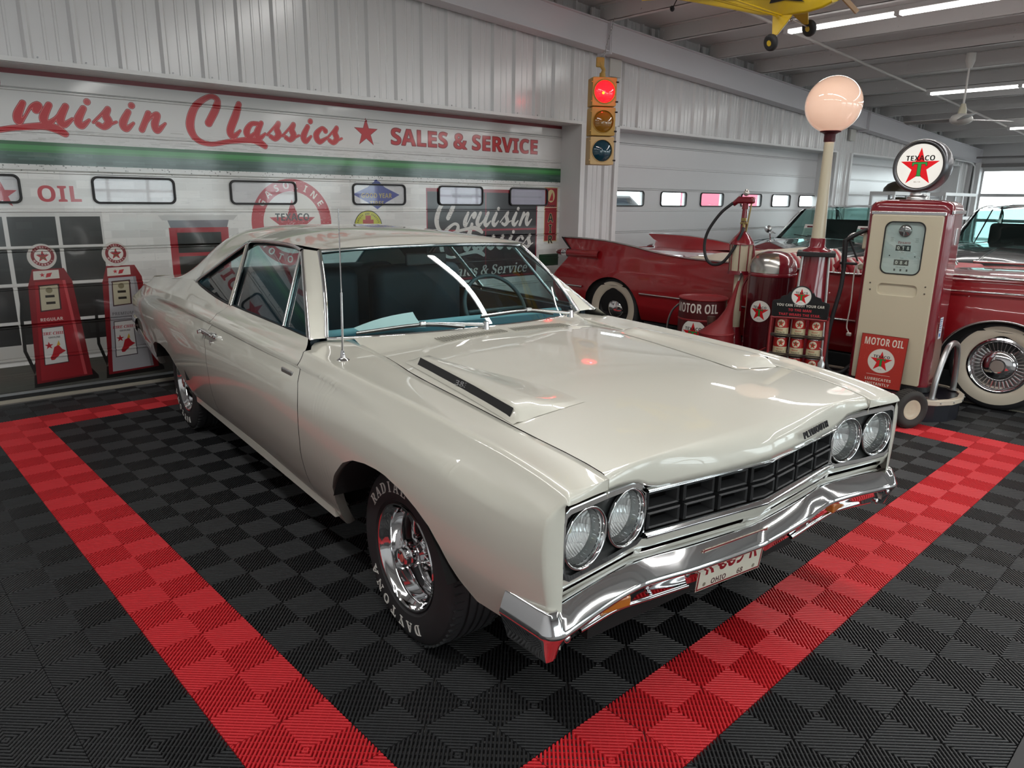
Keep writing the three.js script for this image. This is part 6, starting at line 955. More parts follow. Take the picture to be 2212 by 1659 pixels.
{ // ---- red finned convertible, parked beyond the island and facing the same way as the coupe
  const p = thing('finned_convertible', 'long red convertible with tall tail fins and whitewall tires', 'car', [6.57, 0, 0]);
  const red = M([0.30, 0.007, 0.012], 0.28, 0, { clearcoat: 1, clearcoatRoughness: 0.03 });
  const RW = -4.15, FW = -0.46, R = 0.345;
  const yT = curve([[-4.98, 1.085], [-4.6, 1.083], [-4.3, 1.072], [-3.95, 1.035], [-3.63, 0.987], [-3.27, 0.953], [-2.75, 0.943], [-1.8, 0.935], [-1.2, 0.95], [-0.8, 0.965], [-0.38, 0.972], [0.2, 0.955], [0.6, 0.90]]);
  const vT = curve([[-5, 0.84], [-4.3, 0.86], [-3.3, 0.885], [-1.5, 0.885], [-0.4, 0.87], [0.6, 0.82]]);
  const bot = (u) => { let y = 0.27; for (const c of [RW, FW]) { const d = Math.abs(u - c), r = c === FW ? 0.40 : 0.385; if (d < r) y = Math.max(y, 0.34 + Math.sqrt(r * r - d * d) * (c === FW ? 0.86 : 0.92)); } return y; };
  const sv = curve([[0.2, 0.82], [0.3, 0.9], [0.45, 0.945], [0.6, 0.955], [0.72, 0.945], [0.84, 0.91], [0.93, 0.885], [1.09, 0.86]]);
  const rear = line([[0.25, -4.9], [0.5, -5.0], [0.65, -5.01], [0.78, -4.9], [0.865, -4.825], [0.95, -4.80], [1.085, -4.97]]);
  const fix = (U, y) => U < -4.2 ? lerp(rear(y), -4.2, (U + 5) / 0.8) : U;
  const cols = []; for (const U of span(-5.0, 0.62, 0.05, [-4.535, -4.53, -4.52, -4.5, -3.765, -3.77, -3.78, -3.8, -0.86, -0.855, -0.84, -0.065, -0.06, -0.08])) {
    const b = bot(U), t = yT(U), c = [], wn = smooth(0.3, 0.62, U) * 0.12;
    for (let k = 0; k <= 14; k++) { const y = lerp(b, t - 0.012, k / 14), v = Math.min(sv(y), lerp(sv(y), vT(U) + 0.004, smooth(t - 0.12, t - 0.012, y))); c.push(C2(fix(U, y), v - wn, y)); }
    c.push(C2(fix(U, t), vT(U) - 0.006 - wn, t)); const fin = smooth(-3.3, -4.0, U);
    c.push(C2(fix(U, t), vT(U) - 0.025 - wn, t - 0.003), C2(fix(U, lerp(t, 0.99, fin)), lerp(0.82, 0.815, fin) - wn, lerp(t - 0.006, 0.99, fin)), C2(fix(U, 0.93), 0.72 - wn, lerp(t - 0.02, 0.93, fin)));
    cols.push(c);
  }
  const side = gridOf(cols); part('body_side', side, red, p); part('body_side', mirrorX(side), red, p);
  const cave = []; for (const U of span(-4.8, 0.5, 0.1)) cave.push([[0.3, 0.84], [0.6, 0.9], [0.88, 0.84]].map(([y, v]) => C2(U, v, y))); const cg = gridOf(cave); part('inner_panel', cg, CAVITY, p); part('inner_panel', mirrorX(cg), CAVITY, p); part('underbody', boxTo(-0.6, 0.6, 0.2, 0.5, -4.7, 0.4), CAVITY, p);
  const vs = Array.from({ length: 17 }, (_, i) => i / 8 - 1);
  part('deck_lid', sheet(span(-4.85, -3.3, 0.15).map((u) => vs.map((t) => C2(u, t * 0.73, 0.925 + 0.035 * (1 - t * t) - 0.05 * smooth(-4.5, -4.9, u))))), red, p);
  part('hood', sheet(span(-1.25, 0.6, 0.12).map((u) => vs.map((t) => C2(u, t * (0.73 - 0.1 * smooth(0.2, 0.6, u)), yT(u) - 0.02 + 0.045 * (1 - t * t))))), red, p);
  part('nose', sheet([0.92, 0.75, 0.5, 0.3].map((y, i) => vs.map((t) => C2(0.6 + [0, 0.06, 0.05, 0][i], t * 0.8, y)))), CHROME_SOFT, p);
  part('tail_panel', sheet([0.93, 0.8, 0.6, 0.35].map((y, i) => vs.map((t) => C2(-4.88 - [0, 0.03, 0.1, 0.05][i], t * 0.82, y)))), red, p);
  for (const s of [-1, 1]) {
    part('fin_edge', tube([[s * 0.855, 1.087, -4.97], [s * 0.86, 1.085, -4.6], [s * 0.865, 1.074, -4.3], [s * 0.872, 1.037, -3.95], [s * 0.878, 0.99, -3.63], [s * 0.885, 0.957, -3.27], [s * 0.885, 0.946, -2.75], [s * 0.885, 0.938, -1.9]], 0.009, 80, 6), CHROME_SOFT, p);
    part('fin_edge', tube([[s * 0.857, 1.085, -4.97], [s * 0.87, 1.0, -4.87], [s * 0.875, 0.955, -4.81]], 0.01, 14, 6), BLACK, p);
    part('fin_edge', tube([[s * 0.88, 0.86, -4.83], [s * 0.89, 0.77, -4.91], [s * 0.9, 0.66, -5.01]], 0.014, 14, 6), CHROME_SOFT, p);
    part('lamp_pod', lathe([[0.052, 0.55], [0.05, 0.2], [0.047, 0.08]], 28).scale(1, 1, 0.9).rotateX(Math.PI / 2).translate(s * 0.885, 0.915, -4.92), red, p);
    part('lamp_ring', lathe([[0.048, 0.08], [0.05, 0.05], [0.045, 0.03], [0.043, 0.0]], 28).rotateX(Math.PI / 2).translate(s * 0.885, 0.915, -4.92), CHROME, p);
    part('tail_light', lathe([[0.043, 0.0], [0.036, -0.05], [0.02, -0.095], [0.006, -0.115], [0, -0.118]], 28).rotateX(Math.PI / 2).translate(s * 0.885, 0.915, -4.92), M([0.16, 0.004, 0.012], 0.12, 0, { clearcoat: 1 }), p);
    part('side_moulding', tube([[s * 0.953, 0.556, -4.9], [s * 0.962, 0.556, -4.55]], 0.011, 6, 6), CHROME_SOFT, p);
    part('side_moulding', tube([[s * 0.962, 0.556, -3.75], [s * 0.964, 0.555, -2.5], [s * 0.963, 0.553, -0.9]], 0.011, 20, 6), CHROME_SOFT, p);
    part('belt_moulding', tube([[s * 0.893, 0.94, -2.75], [s * 0.895, 0.934, -1.8], [s * 0.893, 0.945, -1.25]], 0.012, 20, 6), CHROME, p);
    part('fender_moulding', tube([[s * 0.94, 0.86, -1.3], [s * 0.935, 0.885, -0.5], [s * 0.9, 0.885, 0.3]], 0.009, 20, 6), CHROME, p);
    part('arch_moulding', tube(Array.from({ length: 21 }, (_, i) => { const a = rad(8 + i * 8.2); return [s * 0.952, 0.34 + 0.405 * 0.86 * Math.sin(a), FW - 0.405 * Math.cos(a)]; }), 0.009, 40, 6), CHROME_SOFT, p);
    part('side_chrome', tube([[s * 0.915, 0.985, -1.2], [s * 0.905, 0.99, -0.6], [s * 0.88, 0.985, -0.1]], 0.014, 16, 6), CHROME, p);
  }
  for (const [z, cv] of [[RW, false], [FW, true]]) { whitewall(p, -0.80, R, z, R, cv, -1); whitewall(p, 0.80, R, z, R, cv, 1); }
  // folded top, cockpit, striped seats
  const top = M([0.55, 0.49, 0.40], 0.8);
  part('top_boot', sheet(span(-3.38, -2.55, 0.09).map((u) => vs.map((t) => C2(u, t * 0.83, 0.935 + 0.075 * (1 - t ** 6) * Math.sin(Math.PI * clamp((u + 3.42) / 0.95)) + 0.008 * Math.sin(u * 40 + t * 9))))), top, p);
  part('boot_flap', [rbox(1.2, 0.09, 0.3, 0.04, 0, 1.0, -2.62)], top, p);
  part('cockpit', [boxTo(-0.82, 0.82, 0.4, 0.45, -2.7, -1.2), boxTo(-0.83, -0.8, 0.45, 0.93, -2.7, -1.2), boxTo(0.8, 0.83, 0.45, 0.93, -2.7, -1.2)], M([0.3, 0.27, 0.22], 0.7), p);
  const seatRed = M([0.33, 0.02, 0.03], 0.45), seatWhite = M([0.6, 0.5, 0.46], 0.45);
  for (const [nm, z, w] of [['rear_seat', -2.36, 1.3], ['front_seat', -1.72, 1.36]]) { const g = new THREE.Group(); g.name = nm; p.add(g); part('seat_back', [rbox(w, 0.4, 0.14, 0.06, 0, 0.8, z - 0.06)], seatRed, g); for (let i = 0; i < 22; i++) { const x = -w / 2 + 0.03 + i * (w - 0.06) / 21; part('seat_roll', tube([[x, 0.62, z + 0.03], [x, 0.9, z + 0.025], [x, 1.0, z - 0.03], [x, 1.015, z - 0.08], [x, 0.96, z - 0.14]], 0.031, 14, 8), i % 2 ? seatWhite : seatRed, g); } part('cushion', rbox(w, 0.14, 0.46, 0.05, 0, 0.58, z + 0.2), seatWhite, g); }
  part('windshield_frame', [tube([[-0.8, 0.95, -1.3], [-0.79, 1.1, -1.42], [-0.72, 1.27, -1.5], [0, 1.3, -1.45], [0.72, 1.27, -1.5], [0.79, 1.1, -1.42], [0.8, 0.95, -1.3]], 0.017, 60, 8)], CHROME, p);
  part('windshield', sheet([0, 0.5, 1].map((s) => vs.map((t) => [t * lerp(0.79, 0.71, s), lerp(0.95, 1.28, s), lerp(-1.12 - 0.17 * t * t, -1.44 - 0.05 * t * t, s)]))), PANE, p);
  for (const s of [-1, 1]) part('vent_frame', tube([[s * 0.86, 0.945, -1.40], [s * 0.86, 0.945, -1.70], [s * 0.8, 1.24, -1.71], [s * 0.78, 1.25, -1.55]], 0.012, 40, 6), CHROME, p);
  part('steering_wheel', [new THREE.TorusGeometry(0.19, 0.012, 10, 40).rotateX(-0.6).translate(0.4, 1.0, -1.42)], M([0.4, 0.3, 0.28], 0.3), p);
  part('dash', rbox(1.5, 0.12, 0.25, 0.04, 0, 0.92, -1.18), seatRed, p);
}
// ---- generic closed car, nose towards local +z
function closedCar(name, label, pos, turn, o) {
  const p = thing(name, label, 'car', pos, turn), body = M(o.color, 0.2, 0, { clearcoat: 1, clearcoatRoughness: 0.03 }), glass = o.glass ?? M([0.012, 0.018, 0.02], 0.04);
  const yT = curve(o.line), hw = curve(o.width), bot = (u) => { let y = o.sill; for (const c of o.wheels) { const d = Math.abs(u - c), r = o.arch; if (d < r) y = Math.max(y, o.R + Math.sqrt(r * r - d * d) * 0.9); } return y; };
  const [a, b] = [o.line[0][0], o.line[o.line.length - 1][0]], cols = [];
  for (const u of span(a, b, 0.06, o.wheels.flatMap((c) => [c - o.arch, c + o.arch, c - o.arch * 0.98, c + o.arch * 0.98, c - o.arch * 0.92, c + o.arch * 0.92]))) {
    const y0 = bot(u), y1 = yT(u), w = hw(u), f = o.bulge ? o.bulge(u) : 0, c = [];
    for (let k = 0; k <= 8; k++) { const t = k / 8, y = lerp(y0, y1 - 0.05, t); c.push(C2(u, w * (0.93 + 0.07 * Math.sin(Math.PI * clamp((y - 0.2) / (y1 - 0.1)))) + f * Math.sin(Math.PI * clamp((y - 0.3) / 0.7)), y)); }
    c.push(C2(u, w * 0.965, y1 - 0.018), C2(u, w * 0.92, y1), C2(u, w * 0.7, y1 + 0.012 + o.crown * 0.3), C2(u, w * 0.35, y1 + 0.012 + o.crown * 0.8), C2(u, 0, y1 + 0.012 + o.crown)); cols.push(c);
  }
  const g = gridOf(cols); part('body_shell', g, body, p); part('body_shell', mirrorX(g), body, p);
  for (const u of [a, b]) part(u === b ? 'nose_panel' : 'tail_panel', sheet([yT(u) + 0.01, 0.6, o.sill].map((y) => [-1, -0.5, 0, 0.5, 1].map((t) => C2(u, t * hw(u) * 0.95, y)))), body, p);
  part('underbody', boxTo(-hw(0) * 0.8, hw(0) * 0.8, 0.2, yT(0) - 0.25, a + 0.1, b - 0.1), CAVITY, p);
  // cabin: [u at belt, u at roof] for windscreen and rear window
  const [wb, wt, rt, rb] = o.cabin, Hr = o.roof, bw = hw((wb + rb) / 2) * 0.9, tw = bw * o.taper, q = (u, v, y) => C2(u, v, y), roof = [];
  for (const s of [0, 0.06, 0.3, 0.6, 0.9, 1]) { const u = lerp(wt, rt, s), e = Math.sin(Math.PI * s); roof.push([-1, -0.97, -0.85, -0.5, 0, 0.5, 0.85, 0.97, 1].map((t) => q(u, t * tw, Hr - 0.045 + 0.045 * (1 - Math.abs(t) ** 3) + 0.035 * e))); }
  part('roof', sheet(roof), body, p);
  const winY = (u) => yT(u) + 0.012, wsR = 0.10;
  part('windshield', sheet([0, 0.5, 1].map((s) => [-1, -0.6, 0, 0.6, 1].map((t) => q(lerp(wb + 0.12 * (1 - t * t), wt + 0.04 * (1 - t * t), s), t * lerp(bw, tw, s), lerp(winY(wb) + 0.02, Hr - 0.05 + 0.045 * (1 - Math.abs(t) ** 3), s))))), glass, p);
  part('rear_window', sheet([0, 1].map((s) => [-1, 0, 1].map((t) => q(lerp(rb, rt, s), t * lerp(bw, tw, s), lerp(winY(rb) + 0.02, Hr - 0.045 + 0.04 * (1 - t * t), s))))), glass, p);
  for (const sd of [-1, 1]) {
    const P = (u, y) => { const s = clamp((y - winY(wb)) / (Hr - 0.05 - winY(wb))); return q(u, sd * lerp(bw, tw, s), y); }, y0 = winY(wb) + 0.01, y1 = Hr - 0.06, m = (wb + rb) / 2 + 0.1;
    part('side_window', [sheet([[P(wb - 0.12, y0), P(m + 0.04, y0)], [P(wt - 0.08, y1), P(m + 0.04, y1)]]), sheet([[P(m - 0.04, y0), P(rb + 0.3, y0)], [P(m - 0.04, y1), P(rt + 0.08, y1)]])], glass, p);
    const strip = (u0, u1, v0, v1) => sheet([[P(u0, y0 - 0.02), P(u1, y0 - 0.02)], [P(v0, Hr - 0.045), P(v1, Hr - 0.045)]]);
    part('pillar', [strip(wb + 0.02, wb - 0.12, wt + 0.02, wt - 0.08)], body, p); part('pillar', [strip(m + 0.04, m - 0.04, m + 0.04, m - 0.04)], body, p); part('pillar', [strip(rb + 0.3, rb - 0.02, rt + 0.08, rt - 0.02)], body, p);
    part('belt_trim', tube([P(wb, y0 - 0.01), P(m, y0 - 0.012), P(rb, y0 - 0.01)].map(([x, y, z]) => [x - sd * 0.012, y, z]), 0.009, 16, 6), CHROME_SOFT, p);
    part('roof_trim', tube([P(wb, y0), P(wt, y1 + 0.01), P(rt, y1 + 0.01), P(rb, y0)].map(([x, y, z]) => [x - sd * 0.004, y, z]), 0.008, 40, 6), CHROME_SOFT, p);
    for (const u of o.wheels) whitewall(p, -sd * (hw(u) - 0.13), o.R, u, o.R, true, -sd);
    if (o.mirror) part('door_mirror', [lathe([[0, 0.03], [0.045, 0.025], [0.055, 0], [0.05, -0.01], [0, -0.012]], 20).rotateX(Math.PI / 2).translate(-sd * (hw(o.mirror[0]) + 0.05), o.mirror[1], o.mirror[0]), rod([-sd * hw(o.mirror[0]) * 0.93, o.mirror[1] - 0.06, o.mirror[0]], [-sd * (hw(o.mirror[0]) + 0.05), o.mirror[1] - 0.02, o.mirror[0]], 0.008)], CHROME_SOFT, p);
  }
  part('cabin_interior', [boxTo(-bw * 0.9, bw * 0.9, 0.5, winY(wb) - 0.02, rb + 0.05, wb - 0.05), rbox(bw * 1.6, 0.5, 0.15, 0.05, 0, winY(wb) + 0.02, (wb + rb) / 2), rbox(bw * 1.6, 0.45, 0.15, 0.05, 0, winY(wb), rb + 0.35)], M([0.03, 0.035, 0.035], 0.7), p);
  return p;
}
{ // ---- black limousine saloon with an upright radiator
  const clear = M([0.55, 0.75, 0.72], 0.0, 0, { transmission: 1, thickness: 0, ior: 1.5 });
  const p = closedCar('limousine_saloon', 'black saloon with an upright radiator grille, cards behind its windshield', [10.35, 0, -3.55], rad(-90), { color: [0.01, 0.01, 0.011], glass: clear, line: [[-2.7, 0.78], [-2.4, 0.86], [-1.6, 0.94], [0.3, 0.98], [0.9, 0.985], [1.6, 0.94], [2.2, 0.90], [2.4, 0.86]], width: [[-2.7, 0.72], [-2.2, 0.86], [0, 0.92], [1.6, 0.9], [2.2, 0.86], [2.4, 0.8]], sill: 0.25, wheels: [-1.55, 1.5], arch: 0.38, R: 0.34, crown: 0.055, cabin: [0.62, 0.18, -1.0, -1.7], roof: 1.46, taper: 0.8, mirror: [0.62, 1.12] });
  part('radiator_shell', extrude(shape([[-0.33, 0.45], [0.33, 0.45], [0.33, 0.93], [0.02, 1.04], [-0.02, 1.04], [-0.33, 0.93]], [[[-0.28, 0.48], [0.28, 0.48], [0.28, 0.90], [-0.28, 0.90]]]), 0.16, 0.008, 2).translate(0, 0, 2.28), CHROME, p);
  for (let i = 0; i < 19; i++) part('radiator_bar', box(0.012, 0.42, 0.02, -0.27 + i * 0.03, 0.69, 2.42), CHROME, p);
  part('radiator_core', box(0.56, 0.42, 0.02, 0, 0.69, 2.36), CAVITY, p);
  part('hood_ornament', [cyl(0.02, 0.012, 0.02, 0, 1.035, 2.4, 14), tube([[0, 1.05, 2.4], [0, 1.09, 2.405], [0.0, 1.13, 2.42]], 0.009, 12, 8), ball(0.011, 0, 1.15, 2.43, 10), tube([[0, 1.12, 2.41], [0, 1.15, 2.38], [0, 1.17, 2.34]], 0.005, 10, 6)], CHROME, p);
  part('hood_center_trim', tube([[0, 1.052, 2.3], [0, 1.056, 1.6], [0, 1.062, 0.95]], 0.008, 16, 6), CHROME, p);
  for (const s of [-1, 1]) { part('hood_side_trim', tube([[s * 0.62, 0.965, 2.25], [s * 0.72, 0.99, 1.4], [s * 0.8, 1.0, 0.75]], 0.008, 16, 6), CHROME, p); part('headlight', [lathe([[0, 0.03], [0.06, 0.02], [0.09, -0.01], [0.09, -0.05]], 28).rotateX(Math.PI / 2).translate(s * 0.6, 0.72, 2.42)], CHROME, p); part('wiper', rod([s * 0.1, 1.03, 0.76], [s * 0.1 - 0.42, 1.06, 0.70], 0.006), BLACK, p); }
  const card = canvasTex(256, 200, (g) => { g.fillStyle = '#d9d4cf'; g.fillRect(0, 0, 256, 200); g.fillStyle = '#6b2a30'; g.fillRect(40, 24, 120, 26); g.fillStyle = '#8d8a88'; for (let i = 0; i < 7; i++) g.fillRect(24, 70 + i * 17, 200 - (i % 3) * 30, 6); });
  for (const x of [0.33, -0.42]) part('windshield_card', new THREE.PlaneGeometry(0.26, 0.2).rotateX(-0.5).translate(-x, 1.12, 0.56), M('#ffffff', 0.7, 0, { map: card }), p).userData.label = 'white price card';
  part('steering_wheel', [new THREE.TorusGeometry(0.19, 0.012, 8, 36).rotateX(-0.7).translate(0.38, 1.06, 0.32)], BLACK, p);
}
{ // ---- black pre-war style coupe with rounded fenders
  const p = closedCar('vintage_coupe', 'black rounded vintage coupe parked beside the limousine saloon', [10.3, 0, -1.35], rad(-90), { color: [0.009, 0.009, 0.01], line: [[-2.3, 0.7], [-1.8, 0.86], [-1.0, 0.97], [0.4, 1.0], [1.2, 0.98], [1.9, 0.9], [2.35, 0.72]], width: [[-2.3, 0.5], [-1.6, 0.78], [0, 0.8], [1.2, 0.66], [2.0, 0.5], [2.35, 0.36]], sill: 0.3, wheels: [-1.45, 1.5], arch: 0.4, R: 0.35, crown: 0.07, cabin: [0.55, 0.22, -0.9, -1.6], roof: 1.5, taper: 0.78, glass: M([0.45, 0.62, 0.6], 0.0, 0, { transmission: 1, thickness: 0, ior: 1.5 }) });
  const blk = M([0.009, 0.009, 0.01], 0.18, 0, { clearcoat: 1 });
  for (const s of [-1, 1]) { const rows = []; for (let i = 0; i <= 16; i++) { const t = i / 16, u = lerp(0.55, 2.3, t), top = 0.55 + 0.36 * Math.sin(Math.PI * clamp(0.12 + t * 0.8)), w = 0.24 * Math.sin(Math.PI * clamp(0.15 + t * 0.78)) + 0.05; rows.push(Array.from({ length: 13 }, (_, k) => { const a = rad(-30 + k * 20); return [s * (0.72 + w * Math.cos(a)), lerp(0.45, top, Math.max(0, Math.sin(a))) , u]; })); } part('front_fender', sheet(rows), blk, p); part('fender_lamp', [ball(0.1, s * 0.74, 0.87, 1.95, 24).scale(1, 1, 1), lathe([[0.1, 0], [0.09, 0.02], [0.05, 0.035], [0, 0.04]], 28).rotateX(Math.PI / 2).translate(s * 0.74, 0.87, 2.0)], CHROME_SOFT, p); }
  part('hood_spear', tube([[0, 0.93, 2.2], [0, 1.03, 1.6], [0, 1.085, 0.8]], 0.012, 20, 6), CHROME, p);
  for (const s of [-1, 1]) part('hood_trim', tube([[s * 0.45, 0.86, 2.0], [s * 0.62, 0.95, 1.3], [s * 0.72, 0.98, 0.6]], 0.008, 16, 6), CHROME, p);
}
closedCar('burgundy_sedan', 'dark burgundy sedan parked sideways near the end wall', [14.3, 0, -1.1], 0, { color: [0.12, 0.012, 0.02], line: [[-2.6, 0.72], [-2.4, 0.84], [-1.0, 0.86], [0.9, 0.86], [2.3, 0.82], [2.5, 0.7]], width: [[-2.6, 0.8], [0, 0.92], [2.5, 0.82]], sill: 0.24, wheels: [-1.5, 1.5], arch: 0.38, R: 0.33, crown: 0.03, cabin: [0.9, 0.35, -0.9, -1.5], roof: 1.24, taper: 0.8, mirror: [0.75, 0.95] });
{ // ---- storage shelves along the far wall, lamp shades on them
  const o = wallPos(14.2, 0, -4.75), p = thing('storage_shelf', 'white metal storage shelving in front of the far plain door', 'shelf', [o.x, 0, o.z], -WALL_TURN), w = M([0.62, 0.62, 0.62], 0.4);
  for (const x of [-0.9, -0.1, 0.7, 1.6, 2.6, 3.4]) for (const z of [-0.2, 0.2]) part('post', boxTo(x - 0.025, x + 0.025, 0, x > 1 ? 1.72 : 1.68, z - 0.015, z + 0.015), w, p);
  for (const [y, a, b] of [[1.66, -0.92, 0.72], [1.3, -0.92, 0.72], [0.8, -0.92, 0.72], [1.68, 1.55, 3.42], [1.2, 1.55, 3.42], [0.6, 1.55, 3.42]]) part('shelf_board', boxTo(a, b, y, y + 0.06, -0.22, 0.22), w, p);
  const olive = M([0.10, 0.085, 0.05], 0.45), dk = M([0.045, 0.035, 0.02], 0.4), shadeG = (r, h) => lathe([[r, 0], [r * 0.97, h * 0.35], [r * 0.75, h * 0.72], [r * 0.4, h * 0.94], [r * 0.1, h], [0, h]], 32);
  const lampShade = (label, s, n, y, r, h, m, foot) => { const q = wallPos(s, y, n), t = thing('table_lamp', label, 'lamp', [q.x, y, q.z]); part('shade', shadeG(r, h).translate(0, foot, 0), m, t); for (let i = 0; i < 6; i++) part('shade_panel', new THREE.SphereGeometry(r * 0.32, 12, 8).scale(1, 0.9, 0.25).rotateX(-0.5).translate(0, foot + h * 0.42, r * 0.8).rotateY(i * Math.PI / 3), M([0.35, 0.28, 0.17], 0.5), t); if (foot) part('stand', cyl(r * 0.45, r * 0.12, foot + 0.02, 0, 0, 0, 20), dk, t); return t; };
  lampShade('dome-shaped leaded lamp shade on top of the white shelving', 14.0, -4.75, 1.72, 0.27, 0.2, dk, 0);
  lampShade('leaded lamp shade on a dark stand on the shelf below the dome shade', 14.0, -4.72, 1.36, 0.24, 0.17, olive, 0.1);
  lampShade('wide olive lamp shade beside the dark stand on the shelving', 14.62, -4.72, 1.36, 0.26, 0.2, olive, 0.05);
}

// ================================================================ HANGING THINGS
{ // ---- traffic signal on a chain
  const o = wallPos(5.56, 0, -4.6), p = thing('traffic_signal', 'yellow three-lens traffic signal hung by a chain, red lens lit', 'traffic light', [o.x, 0, o.z], rad(-33));
  const yl = M([0.55, 0.33, 0.075], 0.45), ylPale = M([0.62, 0.42, 0.19], 0.45), H = 0.295, W = 0.265;
  const hood = M([0.02, 0.02, 0.02], 0.5);
  [[2.47, 'red', yl], [2.172, 'amber', yl], [1.874, 'green', ylPale]].forEach(([y, c, m]) => {
    part('signal_case', rbox(W, H - 0.006, 0.17, 0.014, 0, y + H / 2, -0.085), m, p);
    part('signal_door', extrude(shape(rrect(-W / 2, W / 2, 0.004, H - 0.004, 0.015), [circle(0, H / 2, 0.116, 40)]), 0.014, 0.004, 1).translate(0, y, 0.0), m, p);
    part('lens_ring', lathe([[0.116, 0], [0.12, 0.012], [0.117, 0.022], [0.111, 0.02], [0.11, 0.0]], 44).rotateX(Math.PI / 2).translate(0, y + H / 2, 0.004), m, p);
    const lens = { red: M([0.75, 0.02, 0.03], 0.12, 0, { emissive: new THREE.Color(1, 0.01, 0.02), emissiveIntensity: 1.0, clearcoat: 1 }), amber: M([0.30, 0.13, 0.008], 0.12, 0, { clearcoat: 1 }), green: M([0.004, 0.045, 0.075], 0.1, 0, { clearcoat: 1 }) }[c];
    part(c === 'red' ? 'red_signal_lamp' : 'lens', lathe([[0.111, 0.008], [0.09, 0.026], [0.06, 0.038], [0.03, 0.044], [0, 0.046]], 40).rotateX(Math.PI / 2).translate(0, y + H / 2, 0), lens, p);
    if (c === 'red') { part('lamp_hot_spot', ball(0.017, -0.02, y + H / 2 - 0.015, 0.034, 14), M([0.9, 0.4, 0.02], 0.3, 0, { emissive: new THREE.Color(1, 0.55, 0.02), emissiveIntensity: 1.6 }), p); const l = new THREE.PointLight(new THREE.Color(1, 0.02, 0.03), 0.06); l.position.set(0, y + H / 2, 0.09); l.castShadow = true; p.add(l); }
    for (const k of [0.05, H - 0.05]) { part('latch', rod([W / 2 - 0.01, y + k, 0.016], [W / 2 + 0.02, y + k, 0.016], 0.008, 0.008, 8), BLACK, p); part('hinge', rod([-W / 2 - 0.012, y + k, 0.012], [-W / 2 + 0.03, y + k, 0.012], 0.006, 0.006, 8), m, p); }
  });
  part('hanger', [cyl(0.035, 0.03, 0.05, 0, 2.765, -0.085, 20), tube([[0, 2.81, -0.085], [0.01, 2.85, -0.085], [-0.02, 2.89, -0.085], [-0.03, 2.92, -0.085]], 0.02, 20, 10), rbox(0.09, 0.1, 0.03, 0.012, -0.03, 2.92, -0.085)], yl, p);
  const top = V3(0.18, 3.41, -0.33), bot = V3(0.0, 2.95, -0.085), n = 14; const links = []; for (let i = 0; i < n; i++) { const q = bot.clone().lerp(top, (i + 0.5) / n), g = new THREE.TorusGeometry(0.013, 0.0035, 6, 14).scale(0.72, 1.5, 1); if (i % 2) g.rotateY(Math.PI / 2); g.rotateZ(-0.37); links.push(g.translate(q.x, q.y, q.z)); }
  links.forEach((g) => part('chain_link', g, STEEL, p));
}
{ // ---- ceiling fan
  const o = wallPos(9.54, 0, -2.43), p = thing('ceiling_fan', 'white ceiling fan with three blades on a long rod', 'fan', [o.x, 0, o.z], 0.6), w = M([0.58, 0.57, 0.54], 0.35);
  part('mount', lathe([[0.05, 3.24], [0.055, 3.16], [0.03, 3.08], [0, 3.075]], 20), w, p); part('rod', cyl(0.012, 0.012, 0.55, 0, 2.57, 0, 12), w, p); part('shade_cap', lathe([[0.025, 2.68], [0.045, 2.6], [0.05, 2.55]], 20), M([0.5, 0.47, 0.36], 0.4), p);
  part('motor', lathe([[0.04, 2.57], [0.1, 2.55], [0.125, 2.51], [0.12, 2.48], [0.09, 2.455], [0.04, 2.44], [0, 2.44]], 32), w, p);
  for (let i = 0; i < 3; i++) { const b = part('fan_blade', rbox(0.12, 0.008, 0.55, 0.003, 0, 0, 0).rotateZ(0.2).translate(0, 0, 0.38), M([0.35, 0.34, 0.33], 0.4), p); b.position.y = 2.5; b.rotation.y = i * 2.0944 + 0.35; }
}
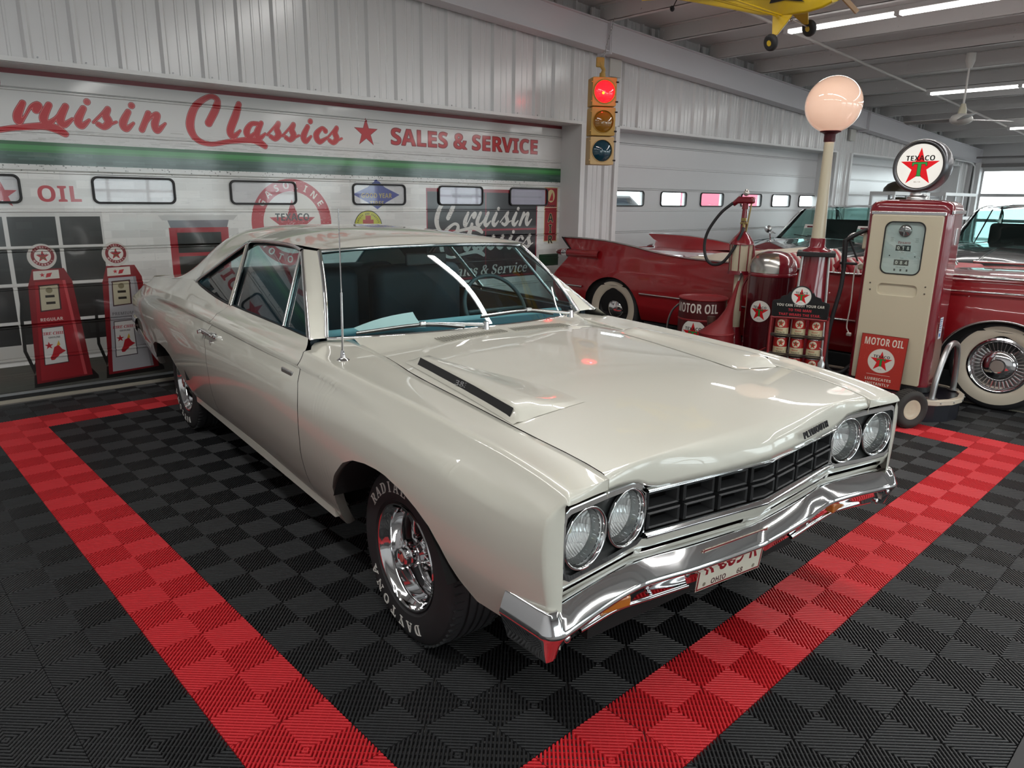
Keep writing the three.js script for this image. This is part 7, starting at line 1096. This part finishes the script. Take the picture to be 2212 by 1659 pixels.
{ // ---- model aeroplane
  const p = thing('model_aeroplane', 'large yellow high-wing model aeroplane hung under the ceiling', 'model plane', [4.533, 2.795, -1.89]); p.rotation.order = 'YXZ'; p.rotation.set(0.1709, -0.2353, 0.3563);
  const yel = M([0.70, 0.46, 0.012], 0.35, 0, { clearcoat: 0.6, clearcoatRoughness: 0.1 });
  const st = [[-1.08, 0.015, 0.12, 0.20], [-0.8, 0.035, 0.09, 0.22], [-0.45, 0.06, 0.045, 0.25], [-0.1, 0.08, 0.0, 0.29], [0.12, 0.085, -0.005, 0.3], [0.3, 0.08, 0.01, 0.22], [0.42, 0.065, 0.035, 0.18], [0.47, 0.04, 0.06, 0.15]];
  const rows = st.map(([z, w, y0, y1]) => rrect(-w, w, y0, y1, Math.min(w * 0.35, 0.02), 3).map(([x, y]) => [x, y, z]));
  part('fuselage', [crease(sheet(rows, { closed: true }), 30), extrude(shape(rrect(-0.04, 0.04, 0.06, 0.15, 0.015)), 0.01).translate(0, 0, 0.465)], yel, p);
  for (const s of [-1, 1]) {
    part('side_stripe', extrude(shape([[-1.0, 0.155], [-0.2, 0.118], [0.02, 0.112], [0.0, 0.08], [0.14, 0.098], [0.3, 0.085], [0.2, 0.13], [0.02, 0.138], [-0.2, 0.145], [-1.0, 0.167]]), 0.002).rotateY(-Math.PI / 2).translate(s * 0.0875 + (s < 0 ? 0 : 0.001), 0, 0), BLACK, p);
    part('wing_strut', [rod([s * 0.085, 0.005, 0.1], [s * 0.75, 0.31, 0.12], 0.007, 0.007, 8), rod([s * 0.085, 0.005, 0.05], [s * 0.75, 0.31, -0.1], 0.007, 0.007, 8)], yel, p);
    const leg = extrude(shape([[0.0, 0.0], [0.17, 0.0], [0.105, -0.13], [0.065, -0.13]]), 0.008).rotateY(-Math.PI / 2).translate(0, 0, 0); leg.rotateZ(s * 0.62).translate(s * 0.075, 0.0, 0.02); part('gear_leg', leg, yel, p);
    const wx = s * 0.185; part('gear_strut', [rod([s * 0.02, -0.05, 0.1], [wx, -0.14, 0.1], 0.005, 0.005, 8), rod([s * 0.06, 0.01, 0.02], [s * 0.01, -0.06, 0.1], 0.004, 0.004, 8)], STEEL, p);
    part('wheel', lathe([[0.018, -0.018], [0.04, -0.022], [0.053, -0.014], [0.056, 0], [0.053, 0.014], [0.04, 0.022], [0.018, 0.018]], 32).rotateZ(Math.PI / 2).translate(wx, -0.145, 0.1), RUBBER, p); part('wheel_hub', [new THREE.CylinderGeometry(0.019, 0.019, 0.04, 18).rotateZ(Math.PI / 2).translate(wx, -0.145, 0.1)], yel, p);
  }
  const wing = []; for (const x of [-1.05, -1.0, -0.5, 0, 0.5, 1.0, 1.05]) { const k = Math.abs(x) > 1.02 ? 0.8 : 1; wing.push([[0.19, 0], [0.16, 0.025], [0.05, 0.04], [-0.08, 0.028], [-0.17, 0], [-0.08, -0.004], [0.1, -0.008]].map(([z, y]) => [x, 0.31 + Math.abs(x) * 0.02 + y * k, z * k + 0.02])); }
  part('wing', sheet(wing, { closed: true }), yel, p);
  part('tail_plane', [rbox(0.62, 0.012, 0.17, 0.005, 0, 0.185, -1.02)], yel, p); part('tail_fin', extrude(shape([[-1.16, 0.12], [-1.2, 0.28], [-1.12, 0.37], [-1.02, 0.32], [-0.88, 0.2]]), 0.012, 0.002).rotateY(-Math.PI / 2).translate(0.006, 0, 0), yel, p);
  part('tail_wheel', [lathe([[0.006, -0.008], [0.02, -0.008], [0.023, 0], [0.02, 0.008], [0.006, 0.008]], 20).rotateZ(Math.PI / 2).translate(0, 0.05, -1.12), rod([0, 0.12, -1.05], [0, 0.05, -1.12], 0.004)], RUBBER, p);
  part('engine', [rbox(0.11, 0.05, 0.09, 0.012, 0.0, 0.13, 0.41)], BLACK, p); part('propeller', extrude(shape([[-0.02, -0.22], [0.012, -0.24], [0.02, -0.12], [0.008, 0], [0.02, 0.22], [-0.012, 0.24], [-0.02, 0.12], [-0.008, 0]]), 0.008, 0.003).rotateZ(0.9).translate(0, 0.1, 0.49), M([0.35, 0.2, 0.09], 0.35), p);
  part('hanging_wire', [rod([-0.5, 0.34, 0.05], [-0.3, 1.0, 0.05], 0.0015, 0.0015, 5), rod([0.5, 0.34, 0.05], [0.2, 0.7, 0.05], 0.0015, 0.0015, 5)], STEEL, p);
}

scene.traverse((o) => { if (o.isMesh) o.castShadow = o.receiveShadow = true; });
renderer.render(scene, camera);
